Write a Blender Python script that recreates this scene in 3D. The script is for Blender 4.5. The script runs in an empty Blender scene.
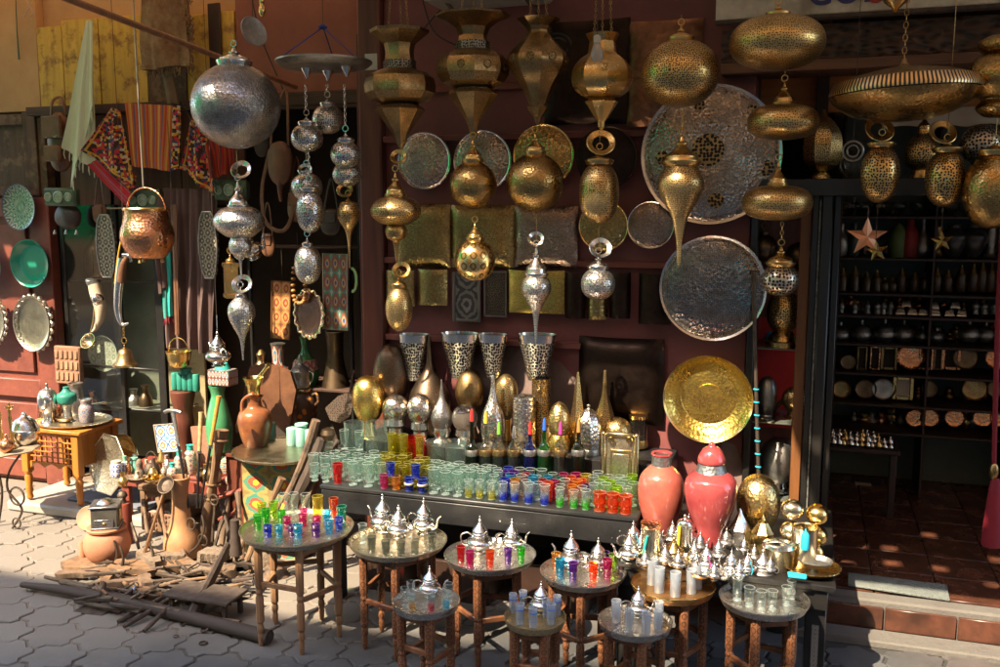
EXPO = 2.5; FAH = 6.5
import bpy, bmesh, math, random
from mathutils import Vector, Matrix, noise
R = math.radians
rnd = random.Random(7)
sc = bpy.context.scene
COL = sc.collection
CAM = Vector((0, -3.83, 1.6)); YAW = R(18.6); PIT = R(7.8); FPX = 932.0
_h = Vector((-math.sin(YAW), math.cos(YAW), 0)); _r = Vector((math.cos(YAW), math.sin(YAW), 0))
_F = _h*math.cos(PIT) - Vector((0, 0, math.sin(PIT))); _U = _h*math.sin(PIT) + Vector((0, 0, math.cos(PIT)))
def ray(px, py): return _F + _r*((px-500)/FPX) - _U*((py-333.5)/FPX)
def P(px, py, Y):
    d = ray(px, py); return CAM + d*((Y-CAM.y)/d.y)
def G(px, py, z):
    d = ray(px, py); return CAM + d*((z-CAM.z)/d.z)
def U(px, py, Y):
    d = ray(px, py); return (Y-CAM.y)/d.y/FPX
# ---------------------------------------------------------------- mesh building
def cr(pts, n=4):
    out = []
    m = len(pts)
    for i in range(m-1):
        p0 = pts[max(i-1, 0)]; p1 = pts[i]; p2 = pts[i+1]; p3 = pts[min(i+2, m-1)]
        for k in range(n):
            t = k/n
            out.append(tuple(0.5*((2*b)+(-a+c)*t+(2*a-5*b+4*c-d)*t*t+(-a+3*b-3*c+d)*t**3) for a, b, c, d in zip(p0, p1, p2, p3)))
    out.append(tuple(pts[-1]))
    return out
PEND = []
class MB:
    def __init__(s): s.v = []; s.f = []; s.u = []; s.w = {}
    def add(s, v, f, uv=None, M=None):
        o = len(s.v)
        s.v += [tuple(M @ Vector(p)) if M else tuple(p) for p in v]
        for i, fc in enumerate(f):
            s.f.append([o+k for k in fc]); s.u.append(uv[i] if uv else None)
        return s
    def lathe(s, prof, o=(0, 0, 0), seg=28, M=None, wob=0, ph=0, ell=1.0):
        v = []; L = [0]
        for a, b in zip(prof, prof[1:]): L.append(L[-1]+math.hypot(a[0]-b[0], a[1]-b[1])+1e-9)
        for (r, z) in prof:
            r = max(r, 0.0)
            for i in range(seg):
                a = 2*math.pi*i/seg+ph
                rr = r*(1+(wob*math.cos(a*8) if wob else 0))
                v.append((o[0]+rr*math.cos(a), o[1]+rr*math.sin(a)*ell, o[2]+z))
        f = []; uv = []; rm = 6.283*max(p[0] for p in prof); fo = len(s.f)
        for j in range(len(prof)-1):
            v0 = L[j]/L[-1]; v1 = L[j+1]/L[-1]
            for i in range(seg):
                k = (i+1) % seg
                if M is None: s.w[fo+len(f)] = ((i/seg*rm, L[j]), ((i+1)/seg*rm, L[j]), ((i+1)/seg*rm, L[j+1]), (i/seg*rm, L[j+1]))
                f.append([j*seg+i, j*seg+k, (j+1)*seg+k, (j+1)*seg+i])
                uv.append([(i/seg, v0), ((i+1)/seg, v0), ((i+1)/seg, v1), (i/seg, v1)])
        (ra, za), (rb, zb) = prof[0], prof[-1]
        ringy = min(ra, rb) > 1e-5 and abs(ra-rb) < .15*max(ra, rb) and abs(za-zb) < .25*max(ra, rb)
        if ringy:
            j = len(prof)-1
            for i in range(seg): k = (i+1) % seg; f.append([j*seg+i, j*seg+k, k, i]); uv.append([(0, 0)]*4)
        for j, (r, z) in ((0, prof[0]), (len(prof)-1, prof[-1])):
            if r > 1e-5 and not ringy:
                f.append([j*seg+i for i in range(seg)]); uv.append([(i/seg, 0) for i in range(seg)])
        return s.add(v, f, uv, M)
    def tube(s, path, r=.003, seg=8, closed=False, flat=1.0):
        path = [Vector(p) for p in path]; n = len(path)
        if not isinstance(r, (list, tuple)): r = [r]*n
        v = []; prev = None
        for i in range(n):
            if closed: t = path[(i+1) % n]-path[i-1]
            else: t = path[min(i+1, n-1)]-path[max(i-1, 0)]
            t = t.normalized() if t.length > 1e-9 else Vector((0, 0, 1))
            if prev is None:
                a = Vector((0, 0, 1)) if abs(t.z) < .9 else Vector((0, 1, 0))
                nn = (a-t*a.dot(t)).normalized()
            else:
                nn = prev-t*prev.dot(t); nn = nn.normalized() if nn.length > 1e-6 else prev
            prev = nn; b = t.cross(nn)
            for k in range(seg):
                a = 2*math.pi*k/seg
                v.append(path[i]+nn*(r[i]*math.cos(a))+b*(r[i]*flat*math.sin(a)))
        f = []; uv = []
        for j in range(n if closed else n-1):
            j2 = (j+1) % n
            for k in range(seg):
                q = (k+1) % seg
                f.append([j*seg+k, j*seg+q, j2*seg+q, j2*seg+k])
                uv.append([(k/seg, j/n), ((k+1)/seg, j/n), ((k+1)/seg, (j+1)/n), (k/seg, (j+1)/n)])
        if not closed:
            f.append(list(range(seg))); uv.append([(0, 0)]*seg)
            f.append([(n-1)*seg+k for k in range(seg)]); uv.append([(0, 1)]*seg)
        return s.add(v, f, uv)
    def box(s, c, d, b=.003, M=None, top=1.0):
        hx, hy, hz = d[0]/2, d[1]/2, d[2]/2; b = min(b, hx*.6, hy*.6, hz*.6)
        sg = [(x, y, z) for x in (-1, 1) for y in (-1, 1) for z in (-1, 1)]
        v = []
        for x, y, z in sg:
            k = top if z > 0 else 1.0
            for ax in range(3):
                q = [hx-b, hy-b, hz-b]; q[ax] += b
                v.append((c[0]+x*q[0]*k, c[1]+y*q[1]*k, c[2]+z*q[2]))
        ix = {g: i*3 for i, g in enumerate(sg)}
        f = []; uv = []
        def nz(g, a): g = list(g); g[a] = -g[a]; return tuple(g)
        for ax in range(3):
            a, bb = [i for i in range(3) if i != ax]
            for si in (-1, 1):
                g = [0, 0, 0]; g[ax] = si; cs = []
                for p, q in ((-1, -1), (1, -1), (1, 1), (-1, 1)):
                    g[a] = p; g[bb] = q; cs.append(ix[tuple(g)]+ax)
                f.append(cs); uv.append([(0, 0), (1, 0), (1, 1), (0, 1)])
        for ax in range(3):
            a, bb = [i for i in range(3) if i != ax]
            for p in (-1, 1):
                for q in (-1, 1):
                    g = [0, 0, 0]; g[a] = p; g[bb] = q; g[ax] = -1; i0 = ix[tuple(g)]; g[ax] = 1; i1 = ix[tuple(g)]
                    f.append([i0+a, i0+bb, i1+bb, i1+a]); uv.append([(0, 0)]*4)
        for g in sg: i = ix[g]; f.append([i, i+1, i+2]); uv.append([(0, 0)]*3)
        return s.add(v, f, uv, M)
    def prism(s, pts, d, M=None):   # outline in local x,z ; thickness along y from 0 to d
        n = len(pts); v = [(x, 0, z) for x, z in pts]+[(x, d, z) for x, z in pts]
        xs = [p[0] for p in pts]; zs = [p[1] for p in pts]; w = max(xs)-min(xs) or 1; h = max(zs)-min(zs) or 1
        q = [((x-min(xs))/w, (z-min(zs))/h) for x, z in pts]
        f = [list(range(n)), [n+i for i in range(n)]]; uv = [q, q]
        for i in range(n):
            k = (i+1) % n; f.append([i, k, n+k, n+i]); uv.append([q[i], q[k], q[k], q[i]])
        return s.add(v, f, uv, M)
    def ring(s, c, R0, r, ax=(0, 1, 0), n=20, seg=8):
        ax = Vector(ax).normalized(); a = Vector((0, 0, 1)) if abs(ax.z) < .9 else Vector((1, 0, 0))
        a = (a-ax*a.dot(ax)).normalized(); b = ax.cross(a); c = Vector(c)
        return s.tube([c+a*(R0*math.cos(2*math.pi*i/n))+b*(R0*math.sin(2*math.pi*i/n)) for i in range(n)], r, seg, True)
    def chain(s, a, b, L=.014, r=.0014):
        a = Vector(a); b = Vector(b); d = b-a; n = max(1, int(d.length/(L*.78))); t = d.normalized()
        x = t.cross(Vector((0, 1, 0))) if abs(t.y) < .9 else Vector((1, 0, 0)); x.normalize(); y = t.cross(x)
        for i in range(n):
            c = a+d*((i+.5)/n); w = x if i % 2 else y; h = d.length/n*.62
            s.tube([c+t*(h*math.cos(2*math.pi*k/8))+w*(h*.55*math.sin(2*math.pi*k/8)) for k in range(8)], r, 5, True)
        return s
    def sheet(s, fn, nu, nv, th=.003):   # closed thin sheet from fn(u,v)->Vector, thick along local normal (y)
        g = [[Vector(fn(i/nu, j/nv)) for j in range(nv+1)] for i in range(nu+1)]
        v = []; W = nv+1
        for i in range(nu+1):
            for j in range(W): v.append(g[i][j])
        o = len(v)
        for i in range(nu+1):
            for j in range(W):
                a = g[min(i+1, nu)][j]-g[max(i-1, 0)][j]; b = g[i][min(j+1, nv)]-g[i][max(j-1, 0)]
                nn = a.cross(b); nn = nn.normalized() if nn.length > 1e-9 else Vector((0, 1, 0))
                v.append(g[i][j]+nn*th)
        f = []; uv = []
        for i in range(nu):
            for j in range(nv):
                q = [i*W+j, (i+1)*W+j, (i+1)*W+j+1, i*W+j+1]; c = [(i/nu, j/nv), ((i+1)/nu, j/nv), ((i+1)/nu, (j+1)/nv), (i/nu, (j+1)/nv)]
                f.append(q); uv.append(c); f.append([o+k for k in reversed(q)]); uv.append(c[::-1])
        bd = [(i, 0) for i in range(nu)]+[(nu, j) for j in range(nv)]+[(i, nv) for i in range(nu, 0, -1)]+[(0, j) for j in range(nv, 0, -1)]
        for a, b in zip(bd, bd[1:]+bd[:1]):
            i0 = a[0]*W+a[1]; i1 = b[0]*W+b[1]; f.append([i0, i1, o+i1, o+i0]); ua = (a[0]/nu, a[1]/nv); ub = (b[0]/nu, b[1]/nv); uv.append([ua, ub, ub, ua])
        return s.add(v, f, uv)
    def jitter(s, a, sc_=9.0, seed=0):
        for i, p in enumerate(s.v):
            q = Vector(p)*sc_+Vector((seed*3.1, seed*1.7, 0)); n = noise.noise_vector(q); s.v[i] = tuple(Vector(p)+n*a)
        return s
    def build(s, name, mt, parent=None, org=None, ang=38):
        me = bpy.data.meshes.new(name)
        og = Vector(org) if org is not None else (parent['_o'] if parent is not None and '_o' in parent else Vector((0, 0, 0)))
        og = Vector(og)
        me.from_pydata([tuple(Vector(p)-og) for p in s.v], [], s.f)
        uvl = me.uv_layers.new(name='UVMap')
        uv2 = me.uv_layers.new(name='Phys')
        for i, pl in enumerate(me.polygons):
            q = s.u[i]; w = s.w.get(i); n3 = pl.normal; fl = abs(n3.z) > .8
            for j in range(pl.loop_total):
                if q: uvl.data[pl.loop_start+j].uv = q[j]
                co_ = me.vertices[me.loops[pl.loop_start+j].vertex_index].co
                uv2.data[pl.loop_start+j].uv = w[j] if w else ((co_.x, co_.y) if fl else (co_.x, co_.z))
        bm = bmesh.new(); bm.from_mesh(me)
        bmesh.ops.remove_doubles(bm, verts=bm.verts, dist=1e-6)
        bmesh.ops.dissolve_degenerate(bm, dist=1e-7, edges=bm.edges)
        bmesh.ops.recalc_face_normals(bm, faces=bm.faces); bm.to_mesh(me); bm.free()
        me.shade_smooth(); me.set_sharp_from_angle(angle=R(ang))
        PEND.append((me, mt))
        ob = bpy.data.objects.new(name, me); COL.objects.link(ob)
        if parent is not None:
            ob.parent = parent
            if org is not None: ob.location = og-Vector(parent['_o']); ob['_o'] = og
            else: ob['_o'] = og
        else: ob.location = og; ob['_o'] = og
        return ob
def tag(o, label=None, cat=None, group=None, kind=None):
    if label: o['label'] = label
    if cat: o['category'] = cat
    if group: o['group'] = group
    if kind: o['kind'] = kind
    return o
def thing(name, label, cat, loc, group=None):
    o = bpy.data.objects.new(name, None); COL.objects.link(o); o.location = loc; o['_o'] = Vector(loc)
    o.empty_display_size = .03
    return tag(o, label, cat, group)
def solo(mb, name, label, cat, mt, org, group=None, ang=38):
    return tag(mb.build(name, mt, None, org, ang), label, cat, group)
KIDS = {}
def copy_tree(o, loc=None, label=None, group=None, rz=None, sc_=None, _top=True, swap=None):
    c = o.copy(); COL.objects.link(c)
    for ch in [x for x in ALLKIDS(o)]:
        k = copy_tree(ch, _top=False, swap=swap); k.parent = c
    if swap and c.type == 'MESH' and c.data.materials and c.data.materials[0] and c.data.materials[0].name in swap:
        k = (c.data.name, c.data.materials[0].name, swap[c.data.materials[0].name])
        if k not in KIDS:
            m = c.data.copy(); m.materials[0] = MT(k[2]); KIDS[k] = m
        c.data = KIDS[k]
    if _top:
        if loc is not None: c.location = loc
        if label: c['label'] = label
        if group: c['group'] = group
        if rz is not None: c.rotation_euler = (c.rotation_euler[0], c.rotation_euler[1], rz)
        if sc_ is not None: c.scale = (sc_,)*3 if not isinstance(sc_, (tuple, list)) else sc_
    return c
def ALLKIDS(o): return [x for x in COL.objects if x.parent == o] if o not in _kc else _kc[o]
_kc = {}
def freeze(o):
    _kc[o] = [x for x in COL.objects if x.parent == o]
    for k in _kc[o]: freeze(k)
    return o
# ---------------------------------------------------------------- materials
_mats = {}; _defs = {}
def MT(n):
    if n not in _mats:
        _mats[n] = _defs[n](n)
    return _mats[n]
class NB:
    def __init__(s, name):
        s.m = bpy.data.materials.new(name); s.m.use_nodes = True; s.t = s.m.node_tree; s.n = s.t.nodes; s.n.clear()
        s.out = s.n.new('ShaderNodeOutputMaterial'); s.tc = s.n.new('ShaderNodeTexCoord')
    def N(s, ty, ins=None, **kw):
        n = s.n.new(ty)
        for k, v in kw.items(): setattr(n, k, v)
        for k, v in (ins or {}).items():
            if isinstance(v, bpy.types.NodeSocket): s.t.links.new(v, n.inputs[k])
            else: n.inputs[k].default_value = v
        return n
    def math(s, op, a, b=0.0, c=0.0, clamp=False):
        n = s.N('ShaderNodeMath', {0: a, 1: b, 2: c}, operation=op, use_clamp=clamp); return n.outputs[0]
    def mix(s, f, a, b, mode='MIX'):
        n = s.N('ShaderNodeMix', data_type='RGBA', blend_type=mode)
        for k, v in ((0, f), (6, a), (7, b)):
            if isinstance(v, bpy.types.NodeSocket): s.t.links.new(v, n.inputs[k])
            else: n.inputs[k].default_value = v if k == 0 else c4(v)
        return n.outputs[2]
    def ramp(s, f, stops, const=False):
        n = s.N('ShaderNodeValToRGB', {0: f}); e = n.color_ramp
        if const: e.interpolation = 'CONSTANT'
        while len(e.elements) < len(stops): e.elements.new(.5)
        for el, (p, c) in zip(e.elements, stops): el.position = p; el.color = c4(c) if not isinstance(c, float) else (c, c, c, 1)
        return n.outputs[0]
    def obj(s, scale=1.0, vec=None):
        return s.N('ShaderNodeMapping', {0: vec or s.tc.outputs['Object'], 3: (scale,)*3 if not isinstance(scale, tuple) else scale}).outputs[0]
    def noise(s, sc_=5, det=4, vec=None, rough=.55):
        return s.N('ShaderNodeTexNoise', {'Vector': vec or s.tc.outputs['Object'], 'Scale': sc_, 'Detail': det, 'Roughness': rough}).outputs[0]
    def voro(s, sc_=50, feat='F1', vec=None, rand=1.0):
        return s.N('ShaderNodeTexVoronoi', {'Vector': vec or s.tc.outputs['Object'], 'Scale': sc_, 'Randomness': rand}, feature=feat).outputs[0]
    def bump(s, h, st=.3, dist=.002, nrm=None):
        i = {'Height': h, 'Strength': st, 'Distance': dist}
        if nrm: i['Normal'] = nrm
        return s.N('ShaderNodeBump', i).outputs[0]
    def fin(s, col, rough=.5, metal=0.0, nrm=None, **kw):
        b = s.N('ShaderNodeBsdfPrincipled')
        for k, v in (('Base Color', col), ('Roughness', rough), ('Metallic', metal), ('Normal', nrm)) + tuple(kw.items()):
            if v is None: continue
            k = k.replace('_', ' ')
            if isinstance(v, bpy.types.NodeSocket): s.t.links.new(v, b.inputs[k])
            else: b.inputs[k].default_value = c4(v) if k == 'Base Color' else v
        s.t.links.new(b.outputs[0], s.out.inputs[0]); return s.m
def c4(c): return tuple(c)+(1,) if len(c) == 3 else tuple(c)
def metal(name, col, dark=None, rough=.25, perf=None, ham=None, tarn=.5, eng=None, rs=.12, uvp=None):
    def mk(n):
        b = NB(n); dk = dark or tuple(x*.35 for x in col)
        rn = b.N('ShaderNodeObjectInfo').outputs['Random']
        off = b.N('ShaderNodeVectorMath', {0: b.tc.outputs['Object'], 1: b.N('ShaderNodeCombineXYZ', {0: b.math('MULTIPLY', rn, 9), 1: rn}).outputs[0]}, operation='ADD').outputs[0]
        t = b.noise(14, 6, off, .65); t2 = b.noise(90, 3, off)
        f = b.math('MULTIPLY', b.ramp(t, [(.38, 0.0), (.72, 1.0)]), tarn)
        c = b.mix(f, col, dk)
        c = b.mix(b.math('MULTIPLY', t2, .35), c, tuple(x*.6 for x in col))
        rg = b.math('ADD', b.math('MULTIPLY', f, .35), b.math('ADD', b.math('MULTIPLY', t2, rs), rough-rs/2))
        mt = 1.0; nr = None
        ph = b.N('ShaderNodeUVMap', uv_map='Phys').outputs[0]
        ph2 = b.N('ShaderNodeVectorMath', {0: ph, 1: b.N('ShaderNodeCombineXYZ', {0: b.math('MULTIPLY', rn, 9)}).outputs[0]}, operation='ADD').outputs[0]
        def v2d(sc_, rand, feat='F1'): return b.N('ShaderNodeTexVoronoi', {'Vector': ph2, 'Scale': sc_, 'Randomness': rand}, feature=feat, voronoi_dimensions='2D').outputs[0]
        if ham:
            nr = b.bump(v2d(ham, 1.0), .5, .22/ham)
        if eng:
            w = v2d(eng*.55, .6); m = b.ramp(b.math('FRACT', b.math('MULTIPLY', w, 2.7)), [(.0, 1.0), (.3, 0.0), (.74, 0.0), (1, 1.0)])
            m = b.math('MAXIMUM', m, b.ramp(v2d(eng*.55, .6, 'DISTANCE_TO_EDGE'), [(.0, .7), (.06, 0.0)]))
            c = b.mix(b.math('MULTIPLY', m, .62), c, tuple(x*.22 for x in col)); nr = b.bump(m, -.5, .001, nr) if nr else b.bump(m, -.5, .001)
        if uvp:
            sp = b.N('ShaderNodeSeparateXYZ', {0: b.tc.outputs['UV']}); vv = b.math('MULTIPLY', sp.outputs[1], uvp[1])
            rg2 = b.ramp(b.math('FRACT', vv), [(0, 1.0), (.07, 0.0), (.93, 0.0), (1, 1.0)])
            uu = b.math('ABSOLUTE', b.math('SUBTRACT', b.math('FRACT', b.math('MULTIPLY', sp.outputs[0], uvp[0])), .5)); v2 = b.math('ABSOLUTE', b.math('SUBTRACT', b.math('FRACT', vv), .5))
            dd = b.math('ADD', b.math('ADD', uu, v2), b.math('MULTIPLY', b.noise(45, 2), .35))
            m3 = b.math('MAXIMUM', rg2, b.math('MULTIPLY', b.ramp(dd, [(.30, 0.0), (.36, 1.0), (.50, 1.0), (.56, 0.0), (.72, 0.0), (.8, 1.0)]), .6))
            c = b.mix(b.math('MULTIPLY', m3, uvp[2]), c, dk); rg = b.math('ADD', rg, b.math('MULTIPLY', m3, .12)); nr = b.bump(m3, -.6, .002, nr) if nr else b.bump(m3, -.6, .002)
        if perf:
            s_, th = perf
            v = v2d(s_, .62); m = b.ramp(v, [(th-.03, 1.0), (th+.03, 0.0)])
            c = b.mix(m, c, (.012, .008, .004)); mt = b.math('SUBTRACT', 1.0, m); rg = b.math('MAXIMUM', rg, b.math('MULTIPLY', m, .8))
            nr = b.bump(m, -.6, .0012, nr) if nr else b.bump(m, -.6, .0012)
        if nr is None: nr = b.bump(t2, .12, .001)
        return b.fin(c, rg, mt, nr)
    _defs[name] = mk
def plain(name, col, rough=.6, col2=None, nsc=8, amt=.6, bump=.2, bsc=60, metal_=0.0, coat=0, bd=.003):
    def mk(n):
        b = NB(n); t = b.noise(nsc, 6, None, .62)
        c = b.mix(b.math('MULTIPLY', b.ramp(t, [(.35, 0.0), (.68, 1.0)]), amt), col, col2 or tuple(x*.55 for x in col))
        f = b.noise(bsc, 4)
        c = b.mix(b.math('MULTIPLY', f, .25), c, tuple(x*.7 for x in col))
        k = {'Coat_Weight': coat, 'Coat_Roughness': .08} if coat else {}
        return b.fin(c, b.math('ADD', rough-.08, b.math('MULTIPLY', f, .16)), metal_, b.bump(f, bump, bd), **k)
    _defs[name] = mk
def wood(name, col, col2, rough=.5, ax=2, sc_=30, wear=None):
    def mk(n):
        b = NB(n); s = [sc_]*3; s[ax] = sc_*.08
        t = b.noise(1, 6, b.obj(tuple(s)), .6); c = b.mix(b.ramp(t, [(.3, 0.0), (.7, 1.0)]), col, col2)
        if wear: c = b.mix(b.ramp(b.noise(11, 7, None, .7), [(.5, 0.0), (.62, 1.0)]), c, wear)
        return b.fin(c, rough, 0.0, b.bump(t, .35, .0025))
    _defs[name] = mk
def glass(name, col, body=.12, bcol=None, fade=None):
    def mk(n):
        b = NB(n); bc = bcol or tuple(min(1, x**2) for x in col)
        fc = b.N('ShaderNodeLayerWeight', {'Blend': .5}).outputs['Facing']; fr = b.math('ADD', .035, b.math('MULTIPLY', b.math('POWER', fc, 2.8), .85))
        cs, bs, bd_ = c4(col), c4(bc), body
        if fade:
            z = b.N('ShaderNodeSeparateXYZ', {0: b.tc.outputs['Object']}).outputs[2]; k = b.ramp(b.math('MULTIPLY', z, 10.0), [(fade[0], 0.0), (fade[1], 1.0)])
            cs = b.mix(k, col, (.95, .98, .97)); bs = b.mix(k, bc, (.75, .9, .86)); bd_ = b.math('MULTIPLY', b.math('SUBTRACT', 1.0, b.math('MULTIPLY', k, .8)), body)
        tr = b.N('ShaderNodeBsdfTransparent', {'Color': cs}).outputs[0]
        gl = b.N('ShaderNodeBsdfGlossy', {'Color': (1, 1, 1, 1), 'Roughness': .09}).outputs[0]
        df = b.N('ShaderNodeBsdfDiffuse', {'Color': bs}).outputs[0]; tl = b.N('ShaderNodeBsdfTranslucent', {'Color': bs}).outputs[0]
        dt = b.N('ShaderNodeMixShader', {0: .5, 1: df, 2: tl}).outputs[0]
        m = b.N('ShaderNodeMixShader', {0: bd_, 1: tr, 2: dt}).outputs[0]
        m = b.N('ShaderNodeMixShader', {0: b.math('MULTIPLY', fr, 1.0, clamp=True), 1: m, 2: gl}).outputs[0]
        b.t.links.new(m, b.out.inputs[0]); return b.m
    _defs[name] = mk
def pattern(name, cols, nu=6, nv=6, rough=.7, dirt=.3, metal_=0.0, stripes=0, coat=0, size=1.0):
    # repeating diamond / rosette pattern laid on the UV of the part
    def mk(n):
        b = NB(n); sp = b.N('ShaderNodeSeparateXYZ', {0: b.tc.outputs['UV']})
        u = b.math('FRACT', b.math('MULTIPLY', sp.outputs[0], nu)); v = b.math('FRACT', b.math('MULTIPLY', sp.outputs[1], nv))
        a = b.math('ABSOLUTE', b.math('SUBTRACT', u, .5)); c_ = b.math('ABSOLUTE', b.math('SUBTRACT', v, .5))
        d = b.math('ADD', a, c_)
        mx = b.math('MULTIPLY', b.math('MAXIMUM', a, c_), .55)
        d = b.math('ADD', b.math('MULTIPLY', d, .62), mx)
        d = b.math('ADD', d, b.math('MULTIPLY', b.math('SUBTRACT', b.noise(34, 3), .5), .34))
        k = len(cols); c = b.ramp(d, [(i/k*.9, q) for i, q in enumerate(cols)], True)
        if stripes:
            s_ = b.math('FRACT', b.math('MULTIPLY', sp.outputs[1], stripes)); c = b.mix(b.ramp(s_, [(0, 1.0), (.16, 0.0)], True), c, cols[-1])
            c = b.mix(b.ramp(s_, [(0, 0.0), (.2, 1.0), (.3, 0.0)], True), c, cols[1])
        t = b.noise(25, 5); c = b.mix(b.math('MULTIPLY', b.ramp(t, [(.4, 0.0), (.7, 1.0)]), dirt), c, tuple(x*.4 for x in cols[0]))
        kk = {'Coat_Weight': coat, 'Coat_Roughness': .06} if coat else {}
        return b.fin(c, rough, metal_, b.bump(b.noise(180, 3), .25, .002), **kk)
    _defs[name] = mk
def mosaic(name, cols, s_=70, rough=.9, k2=.5):
    def mk(n):
        b = NB(n); ph = b.N('ShaderNodeUVMap', uv_map='Phys').outputs[0]
        v = b.N('ShaderNodeTexVoronoi', {'Vector': ph, 'Scale': s_, 'Randomness': .75}, voronoi_dimensions='2D', distance='CHEBYCHEV'); q = b.N('ShaderNodeSeparateColor', {0: v.outputs['Color']}).outputs[0]
        c = b.ramp(q, [(i/len(cols), x) for i, x in enumerate(cols)], True)
        sp = b.N('ShaderNodeSeparateXYZ', {0: b.tc.outputs['UV']}); e = b.math('ABSOLUTE', b.math('SUBTRACT', sp.outputs[0], .5)); e2 = b.math('ABSOLUTE', b.math('SUBTRACT', sp.outputs[1], .5))
        c = b.mix(b.ramp(b.math('MAXIMUM', e, e2), [(0, 0.0), (.43, 0.0), (.435, 1.0), (.46, 1.0), (.465, 0.0)]), c, cols[3])
        w = b.noise(260, 2); return b.fin(b.mix(b.math('MULTIPLY', w, .4), c, (.05, .02, .015)), rough, 0.0, b.bump(w, .5, .003))
    _defs[name] = mk
def stripe(name, cols, nv=20, rough=.85):
    def mk(n):
        b = NB(n); sp = b.N('ShaderNodeSeparateXYZ', {0: b.tc.outputs['UV']})
        v = b.math('FRACT', b.math('MULTIPLY', sp.outputs[0], nv)); k = len(cols)
        c = b.ramp(v, [(i/k, q) for i, q in enumerate(cols)], True)
        w = b.math('FRACT', b.math('MULTIPLY', sp.outputs[1], 55)); c = b.mix(b.math('MULTIPLY', w, .45), c, tuple(x*.5 for x in cols[0]))
        return b.fin(c, rough, 0.0, b.bump(w, .4, .002))
    _defs[name] = mk
BR = (.78, .52, .20); BRD = (.15, .08, .03); SI = (.80, .78, .73)
metal('brass', BR, BRD, .24); metal('brass_hammered', BR, BRD, .24, ham=130); metal('brass_perf', (.80, .54, .21), BRD, .28, perf=(135, .32))
metal('brass_perf_wide', (.80, .54, .21), BRD, .28, perf=(108, .34)); metal('brass_aged', (.52, .34, .15), (.09, .055, .025), .28, eng=80, tarn=.75)
metal('brass_engraved', (.58, .38, .14), BRD, .2, eng=90, ham=120, tarn=.6); metal('gold', (.92, .64, .18), (.45, .26, .06), .2, tarn=.35, ham=160)
metal('gold_smooth', (.92, .66, .25), (.5, .3, .08), .17, tarn=.35); metal('gold_mosaic', (.9, .66, .28), (.4, .24, .08), .25, eng=75, ham=90, tarn=.4)
metal('silver', SI, (.3, .28, .25), .17, tarn=.4); metal('teapot_silver', SI, (.25, .23, .2), .17, eng=15, tarn=.55); metal('teapot_gold_smooth', (.85, .60, .22), (.35, .2, .06), .18, eng=15, tarn=.5); metal('teapot_silver_dull', (.52, .50, .47), (.14, .12, .11), .3, eng=15, tarn=.7)
metal('silver_hammered', (.50, .48, .46), (.08, .07, .065), .25, ham=88, perf=(150, .20), tarn=.95)
metal('silver_perf', SI, (.25, .23, .2), .24, perf=(115, .28), tarn=.5, ham=75); metal('silver_lace', (.8, .77, .7), (.2, .18, .15), .25, perf=(78, .42), tarn=.5)
metal('silver_dull', (.52, .50, .47), (.14, .12, .11), .36, tarn=.7, eng=120); metal('pewter', (.42, .41, .39), (.12, .11, .10), .4, tarn=.6, ham=80)
metal('tray_silver', (.68, .57, .47), (.06, .04, .028), .16, ham=75, tarn=.65, eng=60, uvp=(24, 12, .3)); metal('tray_brass', (.85, .56, .2), (.18, .09, .03), .15, ham=70, tarn=.6, uvp=(18, 9, .7))
metal('tray_top', (.84, .77, .62), (.34, .28, .18), .24, tarn=.5, uvp=(30, 12, .6), ham=60); metal('copper', (.86, .40, .20), (.28, .09, .04), .2, tarn=.5, ham=70)
metal('copper_tray', (.86, .50, .2), (.45, .18, .06), .3, tarn=.4, uvp=(26, 11, .6)); metal('bronze', (.20, .13, .08), (.04, .028, .02), .33, tarn=.7, perf=(110, .22))
metal('bronze_plain', (.22, .15, .09), (.04, .03, .02), .36, tarn=.7); metal('bronze_sheet', (.055, .036, .028), (.018, .012, .01), .36, tarn=.8, eng=150)
metal('plate_brass', (.46, .34, .14), (.09, .06, .025), .26, tarn=.7, eng=70, ham=90); metal('plate_silver', (.44, .33, .26), (.10, .07, .055), .24, tarn=.7, eng=80, ham=90)
metal('lattice_grey', (.34, .31, .27), (.1, .09, .08), .45, perf=(110, .36)); metal('iron', (.17, .13, .10), (.05, .03, .02), .62, tarn=.8); metal('steel', (.6, .6, .6), None, .3, tarn=.2)
metal('white_metal', (.86, .84, .8), (.5, .45, .4), .2, tarn=.3)
plain('black_frame', (.012, .011, .010), .35, (.03, .026, .022), 20, .5); plain('black_counter', (.009, .009, .010), .42, (.035, .034, .033), 9, .6, .4, 40)
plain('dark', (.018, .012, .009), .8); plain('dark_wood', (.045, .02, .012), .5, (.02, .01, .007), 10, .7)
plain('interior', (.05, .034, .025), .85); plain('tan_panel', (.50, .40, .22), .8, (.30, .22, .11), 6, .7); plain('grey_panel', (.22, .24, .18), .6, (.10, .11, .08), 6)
plain('rubber', (.015, .015, .015), .6); plain('leather', (.20, .085, .04), .45, (.06, .026, .014), 12, .8, .5, 90); plain('leather_dark', (.05, .03, .02), .5, (.02, .012, .01), 12, .8, .4, 90)
plain('fur', (.20, .10, .05), .95, (.42, .32, .18), 14, .9, 1.0, 140, bd=.012); plain('cloth_pale', (.70, .84, .66), .95, (.60, .66, .52), 6, .5, .3, 300)
plain('drape', (.16, .10, .09), .9, (.09, .055, .05), 5, .6, .3, 200); plain('green_glaze', (.02, .30, .20), .22, (.01, .12, .09), 5, .4, .05, coat=.4)
plain('green_paint', (.03, .26, .18), .5, (.02, .15, .12), 18, .6, .2); plain('green_light', (.22, .52, .40), .45, (.12, .34, .25), 16, .6)
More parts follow.
